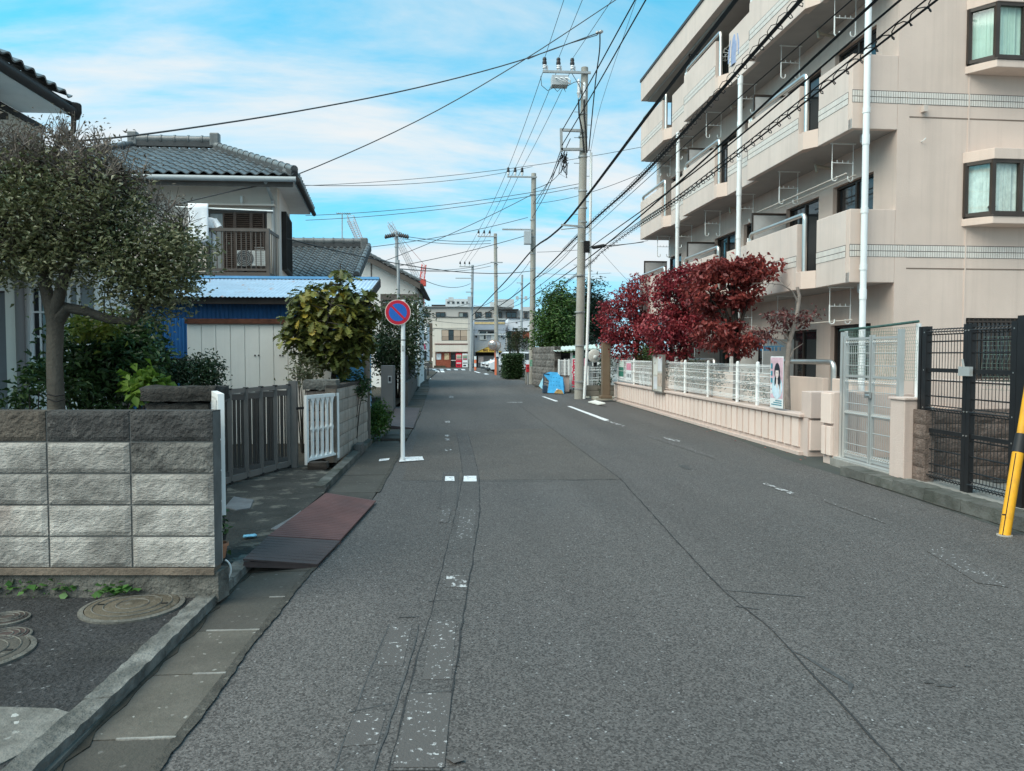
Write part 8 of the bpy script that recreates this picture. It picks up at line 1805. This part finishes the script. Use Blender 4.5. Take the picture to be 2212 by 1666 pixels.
# parked vehicles
def car(label, name, cx, cy, ang, L_, Wd_, H_, prof, glass_prof, paintm, wheel_r=.32):
    t = thing(name, label, 'car', (cx, cy, 0), 'cars parked at the junction'); ca, sa = math.cos(ang), math.sin(ang)
    F_ = lambda p: Vector((cx + ca * p[0] - sa * p[1], cy + sa * p[0] + ca * p[1], p[2])); hw_ = Wd_ / 2
    m = MB(F_); rows = []
    for s_, sc_ in ((-1, 1), (1, 1)): pass
    n = len(prof); ys_ = (-hw_, -hw_ * .93, 0, hw_ * .93, hw_); ids = []
    for yv_ in ys_:
        k = 1.0 if abs(yv_) < hw_ * .99 else .93; ids.append([m.pt((x * (1 if abs(yv_) < hw_ * .5 else .985), yv_ * (1 - .14 * max(0, (z - H_ * .55) / H_)), .22 + (z - .22) * (k if z > .5 else 1))) for x, z in prof])
    for A_, B_ in zip(ids, ids[1:]):
        for i in range(n): j = (i + 1) % n; m.f.append([A_[i], A_[j], B_[j], B_[i]])
    m.f.append(ids[0][::-1]); m.f.append(ids[-1]); m.build('body', paintm, t, smooth=True)
    for s_ in (-1, 1):
        for gp2 in glass_prof[0]: 
            P = [(x, s_ * (hw_ * (1 - .14 * max(0, (z - H_ * .55) / H_)) + .004), z) for x, z in gp2]; mm = MB(F_); mm.f.append([mm.pt(p) for p in P][::s_]); mm.build('side_window', dark_glass, t)
        for wx in (-L_ * .30, L_ * .31): o = MB(F_); o.lathe((wx, s_ * (hw_ - .09), wheel_r), [(wheel_r * .6, -.1), (wheel_r, -.09), (wheel_r, .09), (wheel_r * .6, .1)], 20, ax=F_((0, 1, 0)) - F_((0, 0, 0))); w_ = o.build('wheel', blk, t, smooth=True); MB(F_).lathe((wx, s_ * (hw_ + .012), wheel_r), [(wheel_r * .62, 0), (wheel_r * .6, .012 * s_), (.05, .02 * s_)], 14, ax=F_((0, 1, 0)) - F_((0, 0, 0))).build('rim', galv, w_, smooth=True)
        hx = prof[0][0]; MB(F_).box(hx - .05, hx + .25, s_ * hw_ * .62 - .16, s_ * hw_ * .62 + .16, .68, .86).build('headlight', mk('lamp_glass', (.5, .52, .55), .1, spec=.7), t, bevel=.03); MB(F_).box(glass_prof[1][0][0] - .02, glass_prof[1][0][0] + .1, s_ * (hw_ + .02) - .08, s_ * (hw_ + .02) + .08, glass_prof[1][0][1], glass_prof[1][0][1] + .14).build('mirror', paintm, t, bevel=.02)
    (xa_, za_), (xb_, zb2) = glass_prof[1]; d = .012; k1 = 1 - .14 * max(0, (za_ - H_ * .55) / H_); k2 = 1 - .14 * max(0, (zb2 - H_ * .55) / H_)
    MB(F_).face((xa_ - d, -hw_ * .84 * k1, za_ + d), (xa_ - d, hw_ * .84 * k1, za_ + d), (xb_ - d, hw_ * .82 * k2, zb2 + d), (xb_ - d, -hw_ * .82 * k2, zb2 + d)).build('windscreen', dark_glass, t)
    hx = prof[0][0]; MB(F_).box(hx - .04, hx + .1, -hw_ * .45, hw_ * .45, .52, .68).build('grille', blk, t, bevel=.02); MB(F_).box(hx - .03, hx + .2, -hw_ * .9, hw_ * .9, .2, .42).build('bumper', mk('bumper_dark', (.03, .035, .04), .4), t, bevel=.05); MB(F_).box(hx - .05, hx - .035, -.17, .17, .44, .52).build('number_plate', white_p, t)
    return t
vp = [(-2.3, .45), (-2.28, .85), (-1.95, 1.02), (-1.35, 1.15), (-.65, 1.78), (-.3, 1.86), (1.9, 1.84), (2.2, 1.6), (2.3, 1.0), (2.3, .4), (2.2, .25), (-2.2, .25)]
white_car = mk('paint_white', (.75, .76, .78), .25, .03, 2, spec=.6)
c = PY(*K1(1420, 1400), 68.0)
car('white van parked behind the third pole, nose towards the road', 'van', c.x + 1.35, 69.6, R(14), 4.6, 1.7, 1.86, vp, ([[(-1.2, 1.18), (-.6, 1.7), (-.1, 1.74), (-.1, 1.12)], [(0, 1.12), (0, 1.74), (1.0, 1.74), (1.0, 1.12)], [(1.1, 1.12), (1.1, 1.72), (1.9, 1.68), (2.05, 1.12)]], [(-1.33, 1.17), (-.68, 1.75)]), white_car)
cp = [(-2.0, .42), (-2.0, .7), (-1.8, .84), (-.95, .98), (-.35, 1.4), (.1, 1.48), (1.1, 1.44), (1.75, 1.05), (2.0, .95), (2.0, .4), (1.9, .22), (-1.9, .22)]
c = PY(*K1(1195, 1450), 73.5)
car('small white car beyond the van with its nose showing', 'car', c.x + 1.9, 75.0, R(18), 4.0, 1.65, 1.48, cp, ([[(-.85, 1.0), (-.3, 1.36), (.1, 1.42), (.1, .98)], [(.18, .98), (.18, 1.42), (1.0, 1.38), (1.5, 1.0)]], [(-.93, 1.0), (-.37, 1.39)]), white_car, .3)
# low orange-banded bollard and motorcycle clutter by the last pole
q = PY(*K1(1060, 1440), 74); o = thing('bollard', 'red and white banded bollard beside the last pole', 'bollard', (q.x, 74, 0))
for k in range(4): MB().lathe((q.x, 74, .05 + .35 * k), [(.11, 0), (.11, .34)], 12).build('band', org if k % 2 == 0 else white_p, o, smooth=True)
# tower crane on the horizon
YK = 240; crm = mk('crane_red', (.62, .1, .08), .6); kr_ = thing('tower_crane', 'red tower crane far away above the left gable', 'crane', (PY(912, 640, YK).x, YK, 0))
def lattice_t(a, b, w, n, r, name, mat):
    a, b = Vector(a), Vector(b); u_, v_ = frame(b - a); m = MB(); C4 = [u_ * w + v_ * w, u_ * -w + v_ * w, u_ * -w - v_ * w, u_ * w - v_ * w]
    for c4 in C4: m.tube([a + c4, b + c4 * .7], r * .6, 4)
    for k in range(n):
        p, q_ = a.lerp(b, k / n), a.lerp(b, (k + 1) / n)
        for i in range(4): m.tube([p + C4[i], q_ + C4[(i + 1) % 4]], r * .35, 3); m.tube([p + C4[i], p + C4[(i + 1) % 4]], r * .35, 3)
    return m.build(name, mat, kr_)
lattice_t(PY(911, 760, YK), PY(911, 625, YK), .9, 14, .14, 'mast', crm); lattice_t(PY(909, 625, YK), PY(916, 572, YK), .8, 6, .16, 'tower_head', crm); lattice_t(PY(907, 612, YK), PY(842, 483, YK - 30), .75, 24, .10, 'jib', mk('crane_white', (.6, .55, .55), .6)); MB().box(*sorted((PY(903, 600, YK).x, PY(920, 600, YK).x)), YK - 2, YK + 2, PY(0, 612, YK).z, PY(0, 598, YK).z).build('machine_deck', crm, kr_); MB().tube([PY(918, 574, YK), PY(842, 485, YK - 30)], .06, 3).tube([PY(918, 574, YK), PY(905, 606, YK)], .08, 3).build('stay', crm, kr_)
kr_ = thing('tower_crane', 'pale crane jib far away left of the bushy pole', 'crane', (PY(795, 640, YK + 40).x, YK + 40, 0)); lattice_t(PY(757, 472, YK), PY(797, 566, YK + 40), 1.0, 22, .12, 'jib', mk('crane_pale', (.6, .45, .43), .6)); lattice_t(PY(797, 760, YK + 40), PY(797, 566, YK + 40), 1.0, 20, .14, 'mast', crm)

# fallen red leaves along the kerb
P = np.stack([rng.uniform(4.85, 5.35, 46), rng.uniform(11, 24, 46), np.full(46, .012)], 1); P[:, 0] = 5.38 - np.abs(rng.normal(size=46)) * .16
lf = leaf_obj('fallen_leaves', P, .075, redb, None, upn=.97, droop=0, seed=400, fold=.03, kind='stuff'); tag(lf, 'scattered red leaves fallen along the foot of the ribbed wall', 'leaf litter')
